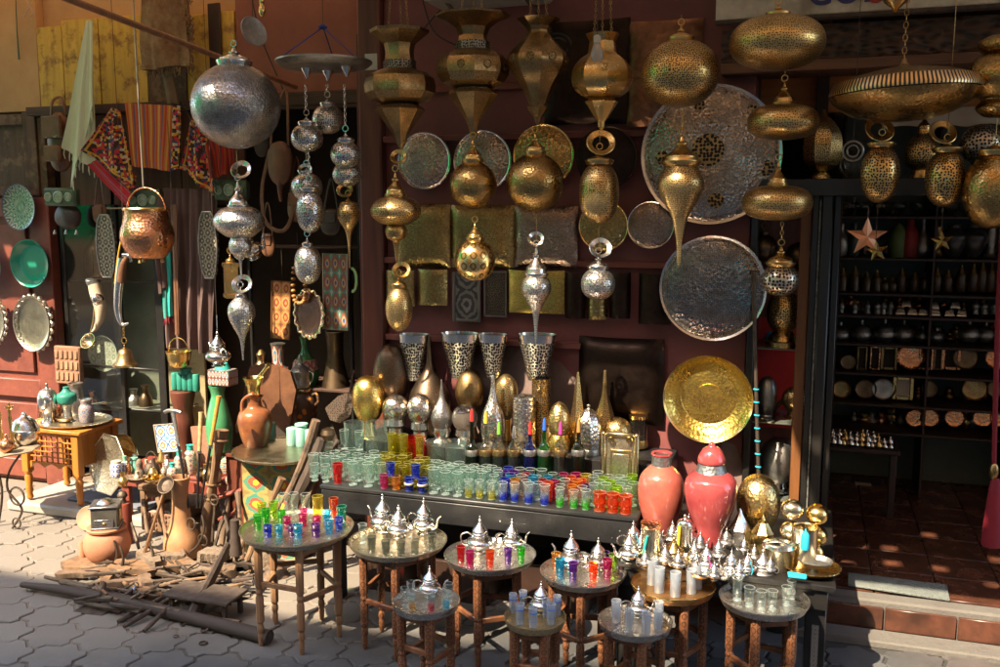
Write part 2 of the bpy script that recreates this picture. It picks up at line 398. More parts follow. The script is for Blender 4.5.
plain('green_vase', (.08, .34, .14), .2, (.04, .2, .09), 9, .5, .1, coat=.5); plain('aqua_tin', (.35, .66, .54), .4, (.2, .42, .36), 20, .6)
plain('pink_glaze', (.42, .075, .07), .16, (.24, .028, .035), 12, .8, .02, coat=.6); plain('pink_orange', (.48, .13, .085), .18, (.30, .05, .05), 12, .8, .03, coat=.5)
plain('red_paint', (.26, .055, .03), .55, (.15, .03, .02), 7, .8, .35, 50); plain('red_cloth', (.42, .02, .02), .85); plain('red_back', (.55, .02, .015), .7); plain('tassel_red', (.22, .005, .018), .7)
plain('terracotta', (.48, .20, .10), .75, (.30, .13, .07), 8, .8, .4, 70); plain('clay_pale', (.42, .25, .14), .8, (.20, .09, .05), 12, .9, .6, 50)
plain('grout', (.06, .058, .055), .95); plain('concrete', (.13, .115, .10), .9, (.16, .15, .13), 6, .8, .8, 40, bd=.006); plain('marble', (.42, .38, .33), .6, (.26, .23, .2), 4, .6)
plain('mat_grey', (.20, .22, .20), .95, (.12, .13, .12), 25, .6, 1.0, 150, bd=.008); plain('cushion_blue', (.20, .22, .26), .9, (.13, .14, .17), 7, .7, .5)
plain('plaster_tan', (.58, .38, .19), .9, (.42, .26, .13), 4, .8, .5, 30); plain('plaster_red', (.30, .12, .085), .85, (.2, .075, .055), 4, .7, .5, 25)
plain('white_paint', (.62, .58, .5), .6, (.4, .34, .26), 7, .6); plain('plastic_white', (.6, .58, .52), .5); plain('yellow_cord', (.65, .35, .03), .7)
plain('red_wall', (.23, .068, .062), .6, (.14, .042, .04), 3, .8, .5, 18, bd=.006); plain('bone', (.62, .52, .38), .5, (.35, .24, .14), 20, .7)
plain('amber_beads', (.45, .20, .04), .35, (.3, .12, .03), 20, .5); plain('candle_red', (.75, .03, .03), .4); plain('candle_yellow', (.85, .55, .05), .4); plain('candle_blue', (.03, .14, .65), .4); plain('candle_pink', (.75, .05, .3), .4)
plain('cork_orange', (.6, .22, .05), .6); plain('cyan', (.02, .45, .60), .75); plain('teal', (.03, .45, .38), .7); plain('magenta', (.5, .02, .35), .7); plain('green_ribbon', (.15, .5, .03), .7); plain('blue_rope', (.03, .07, .35), .8)
plain('pale_blue', (.35, .50, .72), .7); plain('navy_paint', (.03, .035, .16), .6, (.06, .05, .15), 30, .6); plain('sign_red', (.42, .03, .02), .6, (.3, .05, .03), 30, .6)
plain('hookah_red', (.5, .03, .03), .3); plain('stone_rubble', (.24, .175, .12), .95, (.11, .075, .05), 14, .8, .9, 60, bd=.01); plain('white_string', (.6, .5, .4), .9)
wood('wood_orange', (.55, .22, .03), (.36, .12, .02), .4); wood('wood_leg', (.24, .10, .04), (.15, .055, .022), .42, wear=(.09, .03, .015)); wood('wood_pale', (.36, .20, .10), (.22, .11, .05), .6)
wood('wood_red', (.17, .05, .025), (.08, .02, .012), .45); wood('wood_old', (.22, .14, .085), (.10, .06, .035), .8, wear=(.05, .035, .025)); wood('wood_grey', (.10, .07, .052), (.045, .03, .022), .85)
wood('yellow_boards', (.72, .50, .09), (.52, .33, .05), .65, wear=(.28, .15, .04)); wood('plank_dark', (.10, .05, .03), (.04, .02, .013), .7, ax=0); wood('pole', (.36, .17, .08), (.2, .09, .045), .55, ax=0)
wood('post_orange', (.22, .085, .025), (.12, .045, .015), .5); wood('door_brown', (.13, .075, .045), (.06, .035, .022), .75, wear=(.2, .12, .07)); wood('carved_sun', (.27, .155, .08), (.14, .075, .035), .8, wear=(.12, .07, .04))
wood('batten', (.24, .07, .045), (.12, .04, .03), .7, ax=0)
DK = (.03, .015, .01)
pattern('leg_inlay', [(.22, .085, .035), (.20, .075, .03), (.06, .025, .015), (.27, .11, .045), (.22, .085, .035)], 4, 14, .42, .5)
pattern('kilim_red', [(.62, .03, .02), (.75, .30, .04), (.03, .012, .02), (.65, .04, .02), (.7, .55, .3), (.5, .01, .015), (.02, .015, .06)], 7, 8, .95, .15)
pattern('kilim_dark', [(.7, .08, .02), (.03, .015, .015), (.75, .45, .06), (.5, .02, .02), (.04, .02, .03), (.62, .55, .4)], 6, 7, .95, .2)
stripe('kilim_orange', [(.68, .16, .05), (.52, .06, .03), (.7, .24, .06), (.7, .45, .08), (.58, .10, .04), (.1, .12, .25)], 5)
stripe('kilim_stripe', [(.42, .02, .02), (.5, .1, .02), (.38, .02, .025), (.06, .03, .02)], 7)
stripe('kilim_plain', [(.5, .02, .035), (.52, .03, .04), (.48, .018, .03), (.55, .03, .04), (.2, .15, .25)], 3)
pattern('ceramic_green', [(.45, .52, .42), (.05, .14, .13), (.45, .52, .42), (.10, .26, .22), (.42, .5, .4)], 14, 3, .3, .2, coat=.4)
pattern('tile_star', [(.65, .62, .5), (.5, .2, .03), (.7, .68, .6), (.05, .18, .4), (.65, .66, .6), (.10, .35, .5)], 2, 2, .3, .1, coat=.4)
pattern('tile_panel', [(.03, .1, .35), (.55, .35, .12), (.30, .10, .06), (.3, .1, .06), (.06, .32, .2), (.5, .45, .35)], 3, 4, .5, .3)
pattern('painted_wood', [(.50, .22, .05), (.25, .04, .03), (.5, .25, .08), (.35, .15, .04), (.16, .05, .03)], 2, 4, .5, .3)
pattern('painted_chest', [(.75, .55, .04), (.55, .08, .05), (.05, .25, .18), (.38, .28, .10), (.25, .18, .07)], 2, 4.5, .6, .3)
pattern('ceramic_box', [(.5, .3, .08), (.05, .2, .4), (.55, .5, .4), (.3, .04, .03), (.03, .12, .12)], 6, 2, .35, .2, coat=.3)
pattern('blue_white', [(.6, .6, .58), (.04, .07, .4), (.62, .62, .6), (.6, .6, .58)], 6, 3, .25, .1, coat=.4)
pattern('ceramic_multi', [(.6, .5, .3), (.04, .3, .45), (.6, .35, .08), (.55, .5, .45), (.35, .06, .04), (.1, .2, .2)], 7, 5, .3, .15, coat=.3)
pattern('mirror_frame', [(.5, .45, .35), (.03, .02, .015), (.12, .09, .06), (.4, .36, .28), (.03, .022, .02)], 3, 8, .4, .5)
pattern('glass_shade', [(.45, .5, .35), (.2, .25, .15), (.5, .5, .4), (.4, .45, .35)], 8, 6, .3, .4)
pattern('dervish_band', [(.5, .5, .45), (.5, .1, .08), (.6, .5, .4)], 10, 1, .4, .1)
pattern('tray_rings', [(.62, .5, .28), (.3, .2, .09), (.7, .6, .35), (.42, .3, .14), (.6, .5, .3)], 26, 4, .24, .3, metal_=1.0)
pattern('floor_tile', [(.19, .06, .03), (.17, .055, .028), (.20, .07, .035)], 3, 3, .25, .3)
pattern('carpet', [(.3, .02, .02), (.05, .02, .05), (.4, .3, .15), (.3, .02, .02)], 5, 5, .95)
def gl(n, c, body=.16, bc=None):
    k = .42 if n in ('clear', 'aqua', 'smoke') else (1 if n in ('frost', 'pane') else .36)
    glass('glass_'+n, c, body*k, bc); glass('edge_'+n, tuple(.5+.5*x for x in c), .5, tuple(.2+.8*x for x in (bc or c)))
    if n in ('blue', 'olive', 'green', 'amber', 'red', 'cyan', 'yellow'): glass('glass_'+n+'_foot', c, body*.8, bc, (.2, .5))
mosaic('kilim_red', [(.62, .03, .02), (.60, .02, .02), (.03, .012, .02), (.75, .33, .04), (.66, .05, .02), (.7, .58, .36), (.5, .01, .015)], 95)
mosaic('kilim_dark', [(.03, .015, .015), (.62, .05, .02), (.04, .02, .02), (.75, .45, .06), (.05, .02, .02), (.6, .55, .45), (.6, .03, .1), (.06, .08, .2)], 80)
metal('octo', (.8, .72, .52), (.25, .2, .13), .4, eng=50, ham=60, tarn=.6)
glass('glass_edge', (.96, .99, .98), .5, (.86, .97, .93))  # paler rim and foot colour stands in for light caught in glass edges
gl('clear', (.95, .98, .97), .05, (.75, .92, .86)); gl('aqua', (.93, .98, .96), .07, (.68, .92, .85)); gl('olive', (.86, .83, .38), .26, (.50, .46, .03)); gl('red', (.90, .22, .20), .38, (.70, .015, .02))
gl('magenta', (.86, .25, .55), .36, (.62, .02, .22)); gl('amber', (.95, .68, .25), .34, (.80, .34, .02)); gl('blue', (.25, .38, .90), .36, (.02, .06, .62)); gl('cyan', (.35, .80, .92), .34, (.02, .42, .68))
gl('teal', (.25, .80, .66), .34, (.01, .42, .27)); gl('green', (.40, .88, .34), .32, (.08, .55, .05)); gl('lime', (.76, .92, .30), .3, (.45, .66, .05)); gl('orange', (.97, .42, .15), .42, (.85, .13, .01)); gl('yellow', (.95, .88, .30), .3, (.80, .62, .03))
gl('purple', (.52, .32, .74), .36, (.20, .03, .34)); gl('frost', (.93, .95, .97), .42, (.70, .74, .78)); gl('bottle_green', (.25, .62, .22), .2, (.02, .3, .03)); gl('bottle_dark', (.22, .26, .14), .2, (.02, .025, .01))
gl('bottle_blue', (.2, .22, .62), .25, (.01, .02, .3)); gl('smoke', (.72, .74, .70), .1, (.2, .22, .2)); gl('pane', (.95, .96, .95), .02, (.5, .5, .5)); gl('gold_rim', (.95, .8, .4), .4, (.7, .5, .1))
# ---------------------------------------------------------------- camera, light, air
cam = bpy.data.cameras.new('camera'); co = bpy.data.objects.new('camera', cam); COL.objects.link(co); sc.camera = co
cam.sensor_width = 36; cam.lens = 36*FPX/1000; cam.clip_end = 500; cam.clip_start = .05
co.location = CAM; co.rotation_euler = (R(90)-PIT, 0, YAW)
SD = Vector((.36, .80, -1.0)).normalized()
w = bpy.data.worlds.new('World'); sc.world = w; w.use_nodes = True
bg = w.node_tree.nodes['Background']; sky = w.node_tree.nodes.new('ShaderNodeTexSky'); sky.sky_type = 'NISHITA'; sky.sun_disc = False
el = math.asin(-SD.z); az = math.atan2(-SD.x, -SD.y)
sky.sun_elevation = el; sky.sun_rotation = az; sky.air_density = 1.0; sky.dust_density = 1.5
w.node_tree.links.new(sky.outputs[0], bg.inputs[0]); bg.inputs[1].default_value = .15
sl = bpy.data.lights.new('sun', 'SUN'); sl.energy = 2.6; sl.angle = R(.53); sl.color = (1.0, .84, .62)
so = bpy.data.objects.new('sun', sl); COL.objects.link(so); so.rotation_euler = SD.to_track_quat('-Z', 'Y').to_euler(); so.location = (-3, -6, 8)
sc.view_settings.view_transform = 'Standard'; sc.view_settings.look = 'None'; sc.view_settings.gamma = 1; sc.view_settings.exposure = EXPO
sc.render.engine = 'CYCLES'; c = sc.cycles; c.use_denoising = True; c.max_bounces = 10; c.transparent_max_bounces = 40; c.diffuse_bounces = 5; c.glossy_bounces = 5
c.caustics_reflective = False; c.caustics_refractive = False; c.sample_clamp_indirect = 6.0; c.sample_clamp_direct = 0
YL = .30; FZ = .13
def wx(px, Y=0, py=300): return P(px, py, Y).x
def wz(px, py, Y=0): return P(px, py, Y).z
def bx(name, mt, x0, x1, y0, y1, z0, z1, parent=None, b=.003, label=None, cat=None, kind=None, group=None, mb=None):
    m = mb or MB(); m.box(((x0+x1)/2, (y0+y1)/2, (z0+z1)/2), (abs(x1-x0), abs(y1-y0), abs(z1-z0)), b)
    o = m.build(name, mt, parent, None if parent is not None else ((x0+x1)/2, (y0+y1)/2, z0))
    return tag(o, label, cat, group, kind)
# ---------------------------------------------------------------- ground
g = MB(); g.box((0, 0, -.057), (60, 60, .1), .001); o = g.build('ground', 'sand_lit_joint', None, (0, 0, 0)); tag(o, kind='structure')
def paver_mat(n):
    b = NB(n); at = b.N('ShaderNodeAttribute', attribute_name='pcol').outputs[0]
    xs = b.N('ShaderNodeSeparateXYZ', {0: b.tc.outputs['Object']})
    red = b.ramp(b.math('ADD', xs.outputs[0], b.math('MULTIPLY', xs.outputs[1], .6)), [(0, 0.0), (1, 1.0)])
    c = b.mix(at, (.06, .064, .068), (.115, .117, .118)); c2 = b.mix(at, (.20, .125, .095), (.27, .165, .12))
    c = b.mix(b.math('MULTIPLY', red, .9), c, c2)
    t = b.noise(3.5, 8, None, .65); c = b.mix(b.math('MULTIPLY', b.ramp(t, [(.4, 0.0), (.62, 1.0)]), .7), c, (.045, .042, .04)); c = b.mix(b.ramp(b.noise(11, 7, None, .75), [(.58, 0.0), (.66, .5)]), c, (.16, .14, .11))
    dust_lit = b.math('ADD', b.math('ADD', b.math('MULTIPLY', xs.outputs[0], -1.2), b.math('MULTIPLY', xs.outputs[1], 2.2)), b.math('MULTIPLY', b.noise(2.2, 5), .8))
    c = b.mix(b.ramp(dust_lit, [(.0, 0.0), (.9, .75)]), c, (.27, .225, .175))  # pale dust tint that also paints extra brightness onto the sunlit ground
    t2 = b.noise(130, 3); c = b.mix(b.math('MULTIPLY', t2, .3), c, (.1, .1, .1))
    return b.fin(c, .78, 0.0, b.bump(t2, .5, .002, b.bump(t, .3, .01)))
_defs['paver'] = paver_mat
def sand_litj(n):
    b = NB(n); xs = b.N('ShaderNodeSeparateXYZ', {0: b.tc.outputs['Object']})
    dust_lit = b.math('ADD', b.math('ADD', b.math('MULTIPLY', xs.outputs[0], -1.2), b.math('MULTIPLY', xs.outputs[1], 2.2)), b.math('MULTIPLY', b.noise(2.2, 5), .8))
    return b.fin(b.mix(b.ramp(dust_lit, [(.0, 0.0), (.9, .9)]), (.045, .043, .04), (.24, .19, .14)), .95, 0.0, b.bump(b.noise(90), .5, .003))  # sandy joints, likewise brightened by colour on the sunlit ground
_defs['sand_lit_joint'] = sand_litj
def pavers():
    vs = []; fs = []; cols = []; s = .105; W = s*math.sqrt(3)
    ca, sa = math.cos(R(12)), math.sin(R(12))
    def edge(a, b):
        d = (b[0]-a[0], b[1]-a[1]); n_ = (-d[1], d[0]); out = []
        for k in range(4):
            t = k/4; w_ = .12*math.sin(2*math.pi*t); out.append((a[0]+d[0]*t+n_[0]*w_, a[1]+d[1]*t+n_[1]*w_))
        return out
    for j in range(-26, 24):
        for i in range(-42, 26):
            cx = i*W*1.12+(W*.56 if j % 2 else 0); cy = j*s*1.5
            X = cx*ca-cy*sa-.2; Y = cx*sa+cy*ca-1.5
            lim = .28 if X < wx(390) else -.19
            if X < -6 or X > 3 or Y < -5.2 or Y > .3: continue
            if X > wx(805) and Y > -.36: continue
            if Y > lim-.02 and X > wx(390): continue
            hx = [(cx+s*1.0*(1.12 if abs(math.cos(R(60*k+30))) > .5 else 1)*math.cos(R(60*k+30)), cy+s*math.sin(R(60*k+30))) for k in range(6)]
            pl = []
            for k in range(6): pl += edge(hx[k], hx[(k+1) % 6])
            dz = rnd.uniform(-.0035, .002); tx = rnd.uniform(-.02, .02); ty = rnd.uniform(-.02, .02); cc = rnd.random()
            o_ = len(vs); n_ = len(pl)
            for sc2, z in ((.945, -.02), (.94, -.004), (.905, 0)):
                for (x, y) in pl:
                    x2 = cx+(x-cx)*sc2; y2 = cy+(y-cy)*sc2
                    vs.append((x2*ca-y2*sa-.2, x2*sa+y2*ca-1.5, z+dz+(x2-cx)*tx+(y2-cy)*ty))
            for L in range(2):
                for k in range(n_):
                    q = (k+1) % n_; fs.append([o_+L*n_+k, o_+L*n_+q, o_+(L+1)*n_+q, o_+(L+1)*n_+k]); cols.append(cc)
            fs.append([o_+2*n_+k for k in range(n_)]); cols.append(cc)
    me = bpy.data.meshes.new('pavement'); me.from_pydata(vs, [], fs)
    at = me.attributes.new('pcol', 'FLOAT', 'FACE'); at.data.foreach_set('value', cols)
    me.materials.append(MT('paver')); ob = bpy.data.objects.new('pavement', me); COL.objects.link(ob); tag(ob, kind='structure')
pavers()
XR0 = wx(388); XR1 = wx(748); XJ = wx(812); XD = wx(829)
# shop floor and threshold on the right
m = MB(); m.box(((XD+3.2)/2+.2, .90, FZ/2-.01), (3.2-XD+.4, 2.1, FZ+.0), .004); o = m.build('shop_floor', 'dark', None, (2, .9, 0)); tag(o, kind='structure')
tl = MB()
for i in range(14):
    for j in range(9):
        x = XD-.02+i*.235; y = -.125+j*.235
        if x > 3.2 or y > 1.7: continue
        tl.box((x+.115, y+.1135, FZ-.0055+rnd.uniform(-.0006, .0006)), (.228, .222, .009), .0015)
o = tl.build('floor_tiles', 'shop_tile', None, (XD, -.2, FZ)) if 0 else None
def shop_tile(n):
    b = NB(n); t = b.noise(9, 7, None, .65); c = b.mix(b.ramp(t, [(.35, 0.0), (.65, 1.0)]), (.13, .048, .027), (.045, .019, .012))
    return b.fin(c, b.math('ADD', .16, b.math('MULTIPLY', t, .25)), 0.0, b.bump(b.noise(60, 3), .08, .001))
_defs['shop_tile'] = shop_tile
o = tl.build('shop_floor_tiles', 'shop_tile', None, (XD, -.2, FZ)); tag(o, kind='structure')
bx('threshold', 'concrete', XD-.06, 3.2, -.205, -.128, 0, FZ-.004, kind='structure', b=.008)
m = MB()
for i in range(9): m.box((XD+.12+i*.25, -.213, .06), (.243, .012, .085), .002)
tag(m.build('threshold_tiles', 'shop_tile', None, (XD, -.213, .02)), kind='structure')
bx('kerb', 'concrete', XD-.2, 3.2, -.33, -.222, -.01, .02, kind='structure', b=.006)
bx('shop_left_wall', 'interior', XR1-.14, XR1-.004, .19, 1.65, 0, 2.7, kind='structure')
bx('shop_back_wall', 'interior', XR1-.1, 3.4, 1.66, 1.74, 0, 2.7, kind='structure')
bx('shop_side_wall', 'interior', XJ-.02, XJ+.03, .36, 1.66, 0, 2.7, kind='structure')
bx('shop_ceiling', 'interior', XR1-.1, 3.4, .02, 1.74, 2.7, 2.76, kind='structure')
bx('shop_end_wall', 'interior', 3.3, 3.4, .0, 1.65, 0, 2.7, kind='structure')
# ---------------------------------------------------------------- burgundy wall with battens
t = thing('shop_wall', 'burgundy painted wall behind the hanging metal trays, with wooden battens', 'wall', (XR0, 0, 0))
m = MB(); m.box(((XR0+XR1)/2, .09, 1.37), (XR1-XR0, .18, 2.74), .004); m.build('wall', 'red_wall', t)
for a, b_ in (((382, 334), (664, 352)), ((430, 89), (560, 84)), ((384, 140), (700, 132)), ((384, 258), (690, 268))):
    p = P(*a, -.012); q = P(*b_, -.012); z = (p.z+q.z)/2
    bx('batten', 'batten', p.x, q.x, -.028, -.002, z-.014, z+.014, t)
m = MB(); m.v = []
pts = [P(x, y, -.004) for x, y in ((470, 360), (500, 345), (532, 352), (560, 362), (588, 392), (600, 420), (598, 470), (460, 470), (462, 410))]
m.prism([(p.x, p.z) for p in pts], .003, Matrix.Translation((0, -.0035, 0))); m.build('bare_plaster', 'plaster_bare', t)
pts = [P(x, y, -.004) for x, y in ((722, 440), (735, 445), (745, 470), (746, 505), (736, 520), (728, 480), (720, 462))]
m = MB(); m.prism([(p.x, p.z) for p in pts], .003, Matrix.Translation((0, -.0035, 0))); m.build('bare_plaster', 'plaster_bare', t)
plain('plaster_bare', (.24, .17, .14), .9, (.15, .08, .07), 9, .8, .6, 40)
t = thing('timber_post', 'dark red wooden post between the display recess and the burgundy wall', 'post', (wx(374, .1), .1, 0))
x0 = wx(366, 0); m = MB(); m.box(((x0+XR0)/2-.002, .13, 1.37), (XR0-x0-.004, .34, 2.74), .008).jitter(.003, 6); m.build('post', 'wood_red', t)
m = MB(); m.box((x0-.012, .02, 1.2), (.02, .06, 2.3), .003); m.build('trim', 'wood_red', t)
# ---------------------------------------------------------------- left wall : plaster, boards, red door
XA = -5.4
t = thing('plaster_wall', 'tan plaster wall above the old brown door leaf at the left edge', 'wall', (wx(0, YL), YL, 0))
zb = wz(20, 112, YL); xd = wx(58, YL, 350)
m = MB(); m.box(((XA+wx(38, YL, 60))/2, YL+.07, (zb+2.8)/2), (wx(38, YL, 60)-XA, .14, 2.8-zb), .004).build('plaster', 'plaster_tan', t)
xy0 = wx(38, YL, 60); xy1 = wx(236, YL, 60); zr = wz(90, 105, YL)
t = thing('boarded_fascia', 'yellow painted board fascia above the recess hung with rugs', 'fascia', (xy0, YL, zr))
k = 0; x = xy0+.003
while x < xy1-.05:
    w_ = rnd.choice((.17, .24, .3)); w_ = min(w_, xy1-x)
    mt = 'yellow_boards'; zz = wz(90, 22, YL)
    if wx(143, YL, 60) < x < wx(180, YL, 60): mt = 'door_brown'
    bx('board', mt, x, x+w_-.004, YL-.004+rnd.uniform(0, .006), YL+.05, zr, zz+rnd.uniform(-.01, .02), t); x += w_
bx('dark_strip', 'dark_wood', wx(210, YL-.01, 50), wx(222, YL-.01, 50), YL-.02, YL-.006, zr, 2.6, t)
bx('rail', 'plank_dark', xy0-.05, wx(366, YL, 90), YL-.06, YL-.008, zr-.05, zr-.005, t)
for k_, (pa, pb) in enumerate(((60, 120), (120, 182), (182, 246))): bx('backing_board', 'back_board', wx(pa, YL+.03, 160)+.002, wx(pb, YL+.03, 160)-.002, YL+.02, YL+.04, wz(150, 205, YL+.03), zr-.052, t)
bx('ledge', 'bone', wx(100, YL, 208), wx(246, YL, 208), YL-.01, YL+.018, wz(150, 208, YL)-.006, wz(150, 208, YL)+.002, t)
bx('plaster_above', 'plaster_tan', xy0, xy1, YL+.055, YL+.14, wz(90, 30, YL), 2.8, t)
t = thing('red_plaster_lintel', 'reddish brown plaster wall above the recess behind the silver chandelier', 'wall', (xy1, YL, 1.8))
zl = wz(300, 95, YL)
m = MB(); m.box(((xy1+x0)/2-.01, YL+.07, (zl+2.8)/2), (x0-xy1-.03, .14, 2.8-zl), .004).jitter(.003, 4).build('plaster', 'plaster_red', t)
bx('beam', 'plank_dark', xy1+.01, x0-.04, YL-.05, YL-.003, zl-.07, zl+.01, t)
t = thing('wooden_shutter', 'old brown wooden shutter leaf above the red door at left edge', 'shutter', (wx(0, YL), YL, zb-.5))
z0 = wz(20, 196, YL); x1 = wx(38, YL, 150)
bx('panel', 'door_brown', XA, x1-.045, YL+.02, YL+.05, z0, zb-.01, t)
bx('stile', 'door_brown', x1-.09, x1, YL-.01, YL+.045, z0, zb-.004, t)
for z in (zb-.04, z0+.03): bx('rail', 'door_brown', XA, x1-.092, YL-.006, YL+.045, z-.03, z+.03, t)
bx('jamb', 'door_brown', x1+.003, xd+.004, YL+.0, YL+.06, z0-.01, zr-.055, t)
t = thing('panelled_door', 'worn red panelled door hung with plates at the left edge', 'door', (wx(20, YL), YL, 0))
z1 = z0-.005
bx('door_leaf', 'red_door', XA, xd-.06, YL+.03, YL+.07, 0, z1, t)
bx('stile', 'red_door', xd-.14, xd, YL-.008, YL+.06, 0, z1, t, .006)
for z in (.08, wz(20, 388, YL), z1-.06): bx('rail', 'red_door', XA, xd-.142, YL, YL+.05, z-.055, z+.055, t, .006)
bx('raised_panel', 'red_door', XA, xd-.19, YL+.012, YL+.03, .17, wz(20, 388, YL)-.09, t, .012)
bx('raised_panel', 'red_door', XA, xd-.19, YL+.012, YL+.03, wz(20, 388, YL)+.09, z1-.15, t, .012)
def red_door(n):
    b = NB(n); t = b.noise(5, 7, None, .7); c = b.mix(b.ramp(t, [(.35, 0.0), (.7, 1.0)]), (.25, .07, .042), (.13, .035, .024))
    c = b.mix(b.ramp(b.noise(16, 6, None, .7), [(.66, 0.0), (.70, 1.0)]), c, (.30, .18, .12))
    return b.fin(c, .5, 0.0, b.bump(b.noise(70, 4), .3, .003))
_defs['red_door'] = red_door
# display recess
XN0 = xd+.004; XN1 = x0-.02
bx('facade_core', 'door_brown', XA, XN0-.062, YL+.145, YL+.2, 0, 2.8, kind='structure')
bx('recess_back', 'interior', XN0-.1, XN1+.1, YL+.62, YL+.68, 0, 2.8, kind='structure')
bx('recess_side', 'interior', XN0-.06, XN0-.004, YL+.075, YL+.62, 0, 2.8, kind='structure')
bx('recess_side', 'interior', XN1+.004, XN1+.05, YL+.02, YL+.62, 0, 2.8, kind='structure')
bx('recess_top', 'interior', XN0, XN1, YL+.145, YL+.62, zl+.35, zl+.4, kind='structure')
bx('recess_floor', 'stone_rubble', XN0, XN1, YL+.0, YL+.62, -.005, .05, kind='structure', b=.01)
# step under the yellow table
m = MB(); a = G(18, 508, .05); b_ = G(112, 536, .05)
m.box(((a.x+b_.x)/2-.02, .06, .028), (b_.x-a.x+.25, .42, .056), .012).jitter(.006, 5); tag(m.build('door_step', 'marble', None, (a.x, .1, 0)), kind='structure')
m = MB(); m.box(((a.x+b_.x)/2+.05, .09, .064), (.52, .30, .016), .006).jitter(.008, 9); solo(m, 'floor_cushion', 'flat blue grey folded mat on the stone step under the orange table', 'mat', 'cushion_blue', ((a.x+b_.x)/2, .1, .056))
# vitrine in the recess, left
Yv = YL+.02
t = thing('display_case', 'black framed glass display case in the recess beside the red door', 'display case', (wx(110, Yv), Yv, 0))
vx0 = wx(66, Yv); vx1 = wx(160, Yv); vm = wx(119, Yv); zt = wz(110, 188, Yv)
for x, w_ in ((vx0, .018), (vm, .02), (vx1, .035)): bx('upright', 'black_frame', x-w_, x+w_*.4, Yv, Yv+.025, .05, zt, t)
for py in (188, 281, 368, 409): 
    z = wz(110, py, Yv); bx('cross_rail', 'black_frame', vx0+.01, vx1-.037, Yv+.027, Yv+.045, z-.008, z+.006, t)
for py in (281, 370, 412):
    z = wz(110, py, Yv); bx('shelf', 'glass_pane' if py < 400 else 'grey_panel', vx0+.008, vx1-.04, Yv+.047, Yv+.34, z-.004, z+.004, t, .001)
bx('back_panel', 'grey_panel', vx0, vm-.004, Yv+.36, Yv+.38, .1, zt, t); bx('back_panel', 'tan_panel', vm+.004, vx1, Yv+.36, Yv+.38, .1, zt, t)
bx('glass_pane', 'glass_pane', vx0+.01, vm-.022, Yv+.006, Yv+.010, .12, zt-.02, t, .0005)
# shelves of the recess, right half
sx0 = wx(250, YL); 
t = thing('recess_shelving', 'dark iron and wood shelving in the recess under the silver chandelier', 'shelving', (sx0, YL+.05, 0))
for py, d in ((246, .02), (388, .32), (330, .0)):
    if d == 0: continue
    z = wz(310, py, YL+.05); bx('shelf', 'plank_dark', sx0, XN1-.01, YL+.03, YL+.05+d, z-.012, z+.004, t)
for px in (252, 352, 362): x = wx(px, YL+.05); bx('upright', 'black_frame', x-.008, x+.008, YL+.03, YL+.05, .05, 1.9, t)
SHZ = wz(310, 388, YL+.1)+.004
# ---------------------------------------------------------------- right part : cabinet, header, sign
t = thing('wall_cabinet', 'black framed wall cabinet with red lining beside the shop doorway', 'cabinet', (XR1, 0, .3))
zc0 = wz(780, 503, 0); zc1 = wz(780, 194, 0)
bx('frame_post', 'black_frame', XR1+.002, XR1+.03, -.02, .3, .0, zc1, t)
bx('frame_post', 'black_frame', XJ-.012, XJ+.012, -.03, .02, 0, zc1, t); bx('frame_post', 'black_frame', XJ+.02, XD, -.045, .06, 0, zc1, t, .006)
bx('gilt_beading', 'gilt_bead', XJ+.013, XJ+.019, -.035, -.02, .3, zc1-.02, t, .001)
plain('gilt_bead', (.3, .3, .27), .4, (.02, .02, .02), 60, 1.0, .3, 90)
bx('wood_strip', 'post_orange', XJ-.055, XJ-.014, .0, .03, zc0, zc1-.01, t)
bx('back_panel', 'wood_red', XR1+.03, XJ-.01, .28, .3, zc0, zc1, t)
bx('lining', 'red_back', wx(757, .27), wx(800, .27), .268, .278, wz(780, 428, .27), wz(780, 318, .27), t, .001)
CS = []
for py in (348, 422, 499):
    z = wz(780, py, .02); CS.append(z); bx('shelf', 'glass_shelf', XR1+.031, XJ-.056, .005, .266, z-.007, z, t, .001)
bx('shelf', 'glass_shelf', wx(785, .1), XJ-.057, .05, .266, wz(790, 276, .05)-.006, wz(790, 276, .05), t, .001)
plain('glass_shelf', (.12, .13, .11), .15, (.05, .06, .05), 10, .4)
bx('lower_panel', 'black_frame', XR1+.032, XJ-.014, -.0, .02, 0, zc0-.012, t)
bx('sill', 'black_frame', XR1+.03, XJ-.013, -.03, .26, zc0-.01, zc0, t)
HZ = zc1+.05
t = thing('header_shelf', 'black wooden header shelf over the doorway carrying brass lamps', 'shelf', (XR1, 0, zc1))
bx('board', 'black_frame', XR1+.0, 3.2, -.06, .34, zc1+.002, HZ, t, .006); bx('lip', 'black_frame', XR1, 3.2, -.075, -.062, zc1-.008, HZ+.006, t)
bx('door_frame', 'black_frame', XD+.004, XD+.03, .0, .06, FZ, zc1-.002, t)
zs = wz(850, 13, -.14)
t = thing('shop_sign', 'weathered cream shop sign with blue and red capital letters above the doorway', 'sign', (XR1-.02, -.14, zs))
bx('board', 'sign_cream', wx(716, -.14, 10), 3.2, -.15, -.12, zs, zs+.42, t)
plain('sign_cream', (.78, .70, .58), .7, (.28, .2, .14), 8, .9, .4, 40)
bx('edge_strip', 'wood_grey', wx(716, -.14, 10), 3.2, -.158, -.118, zs-.016, zs-.001, t)
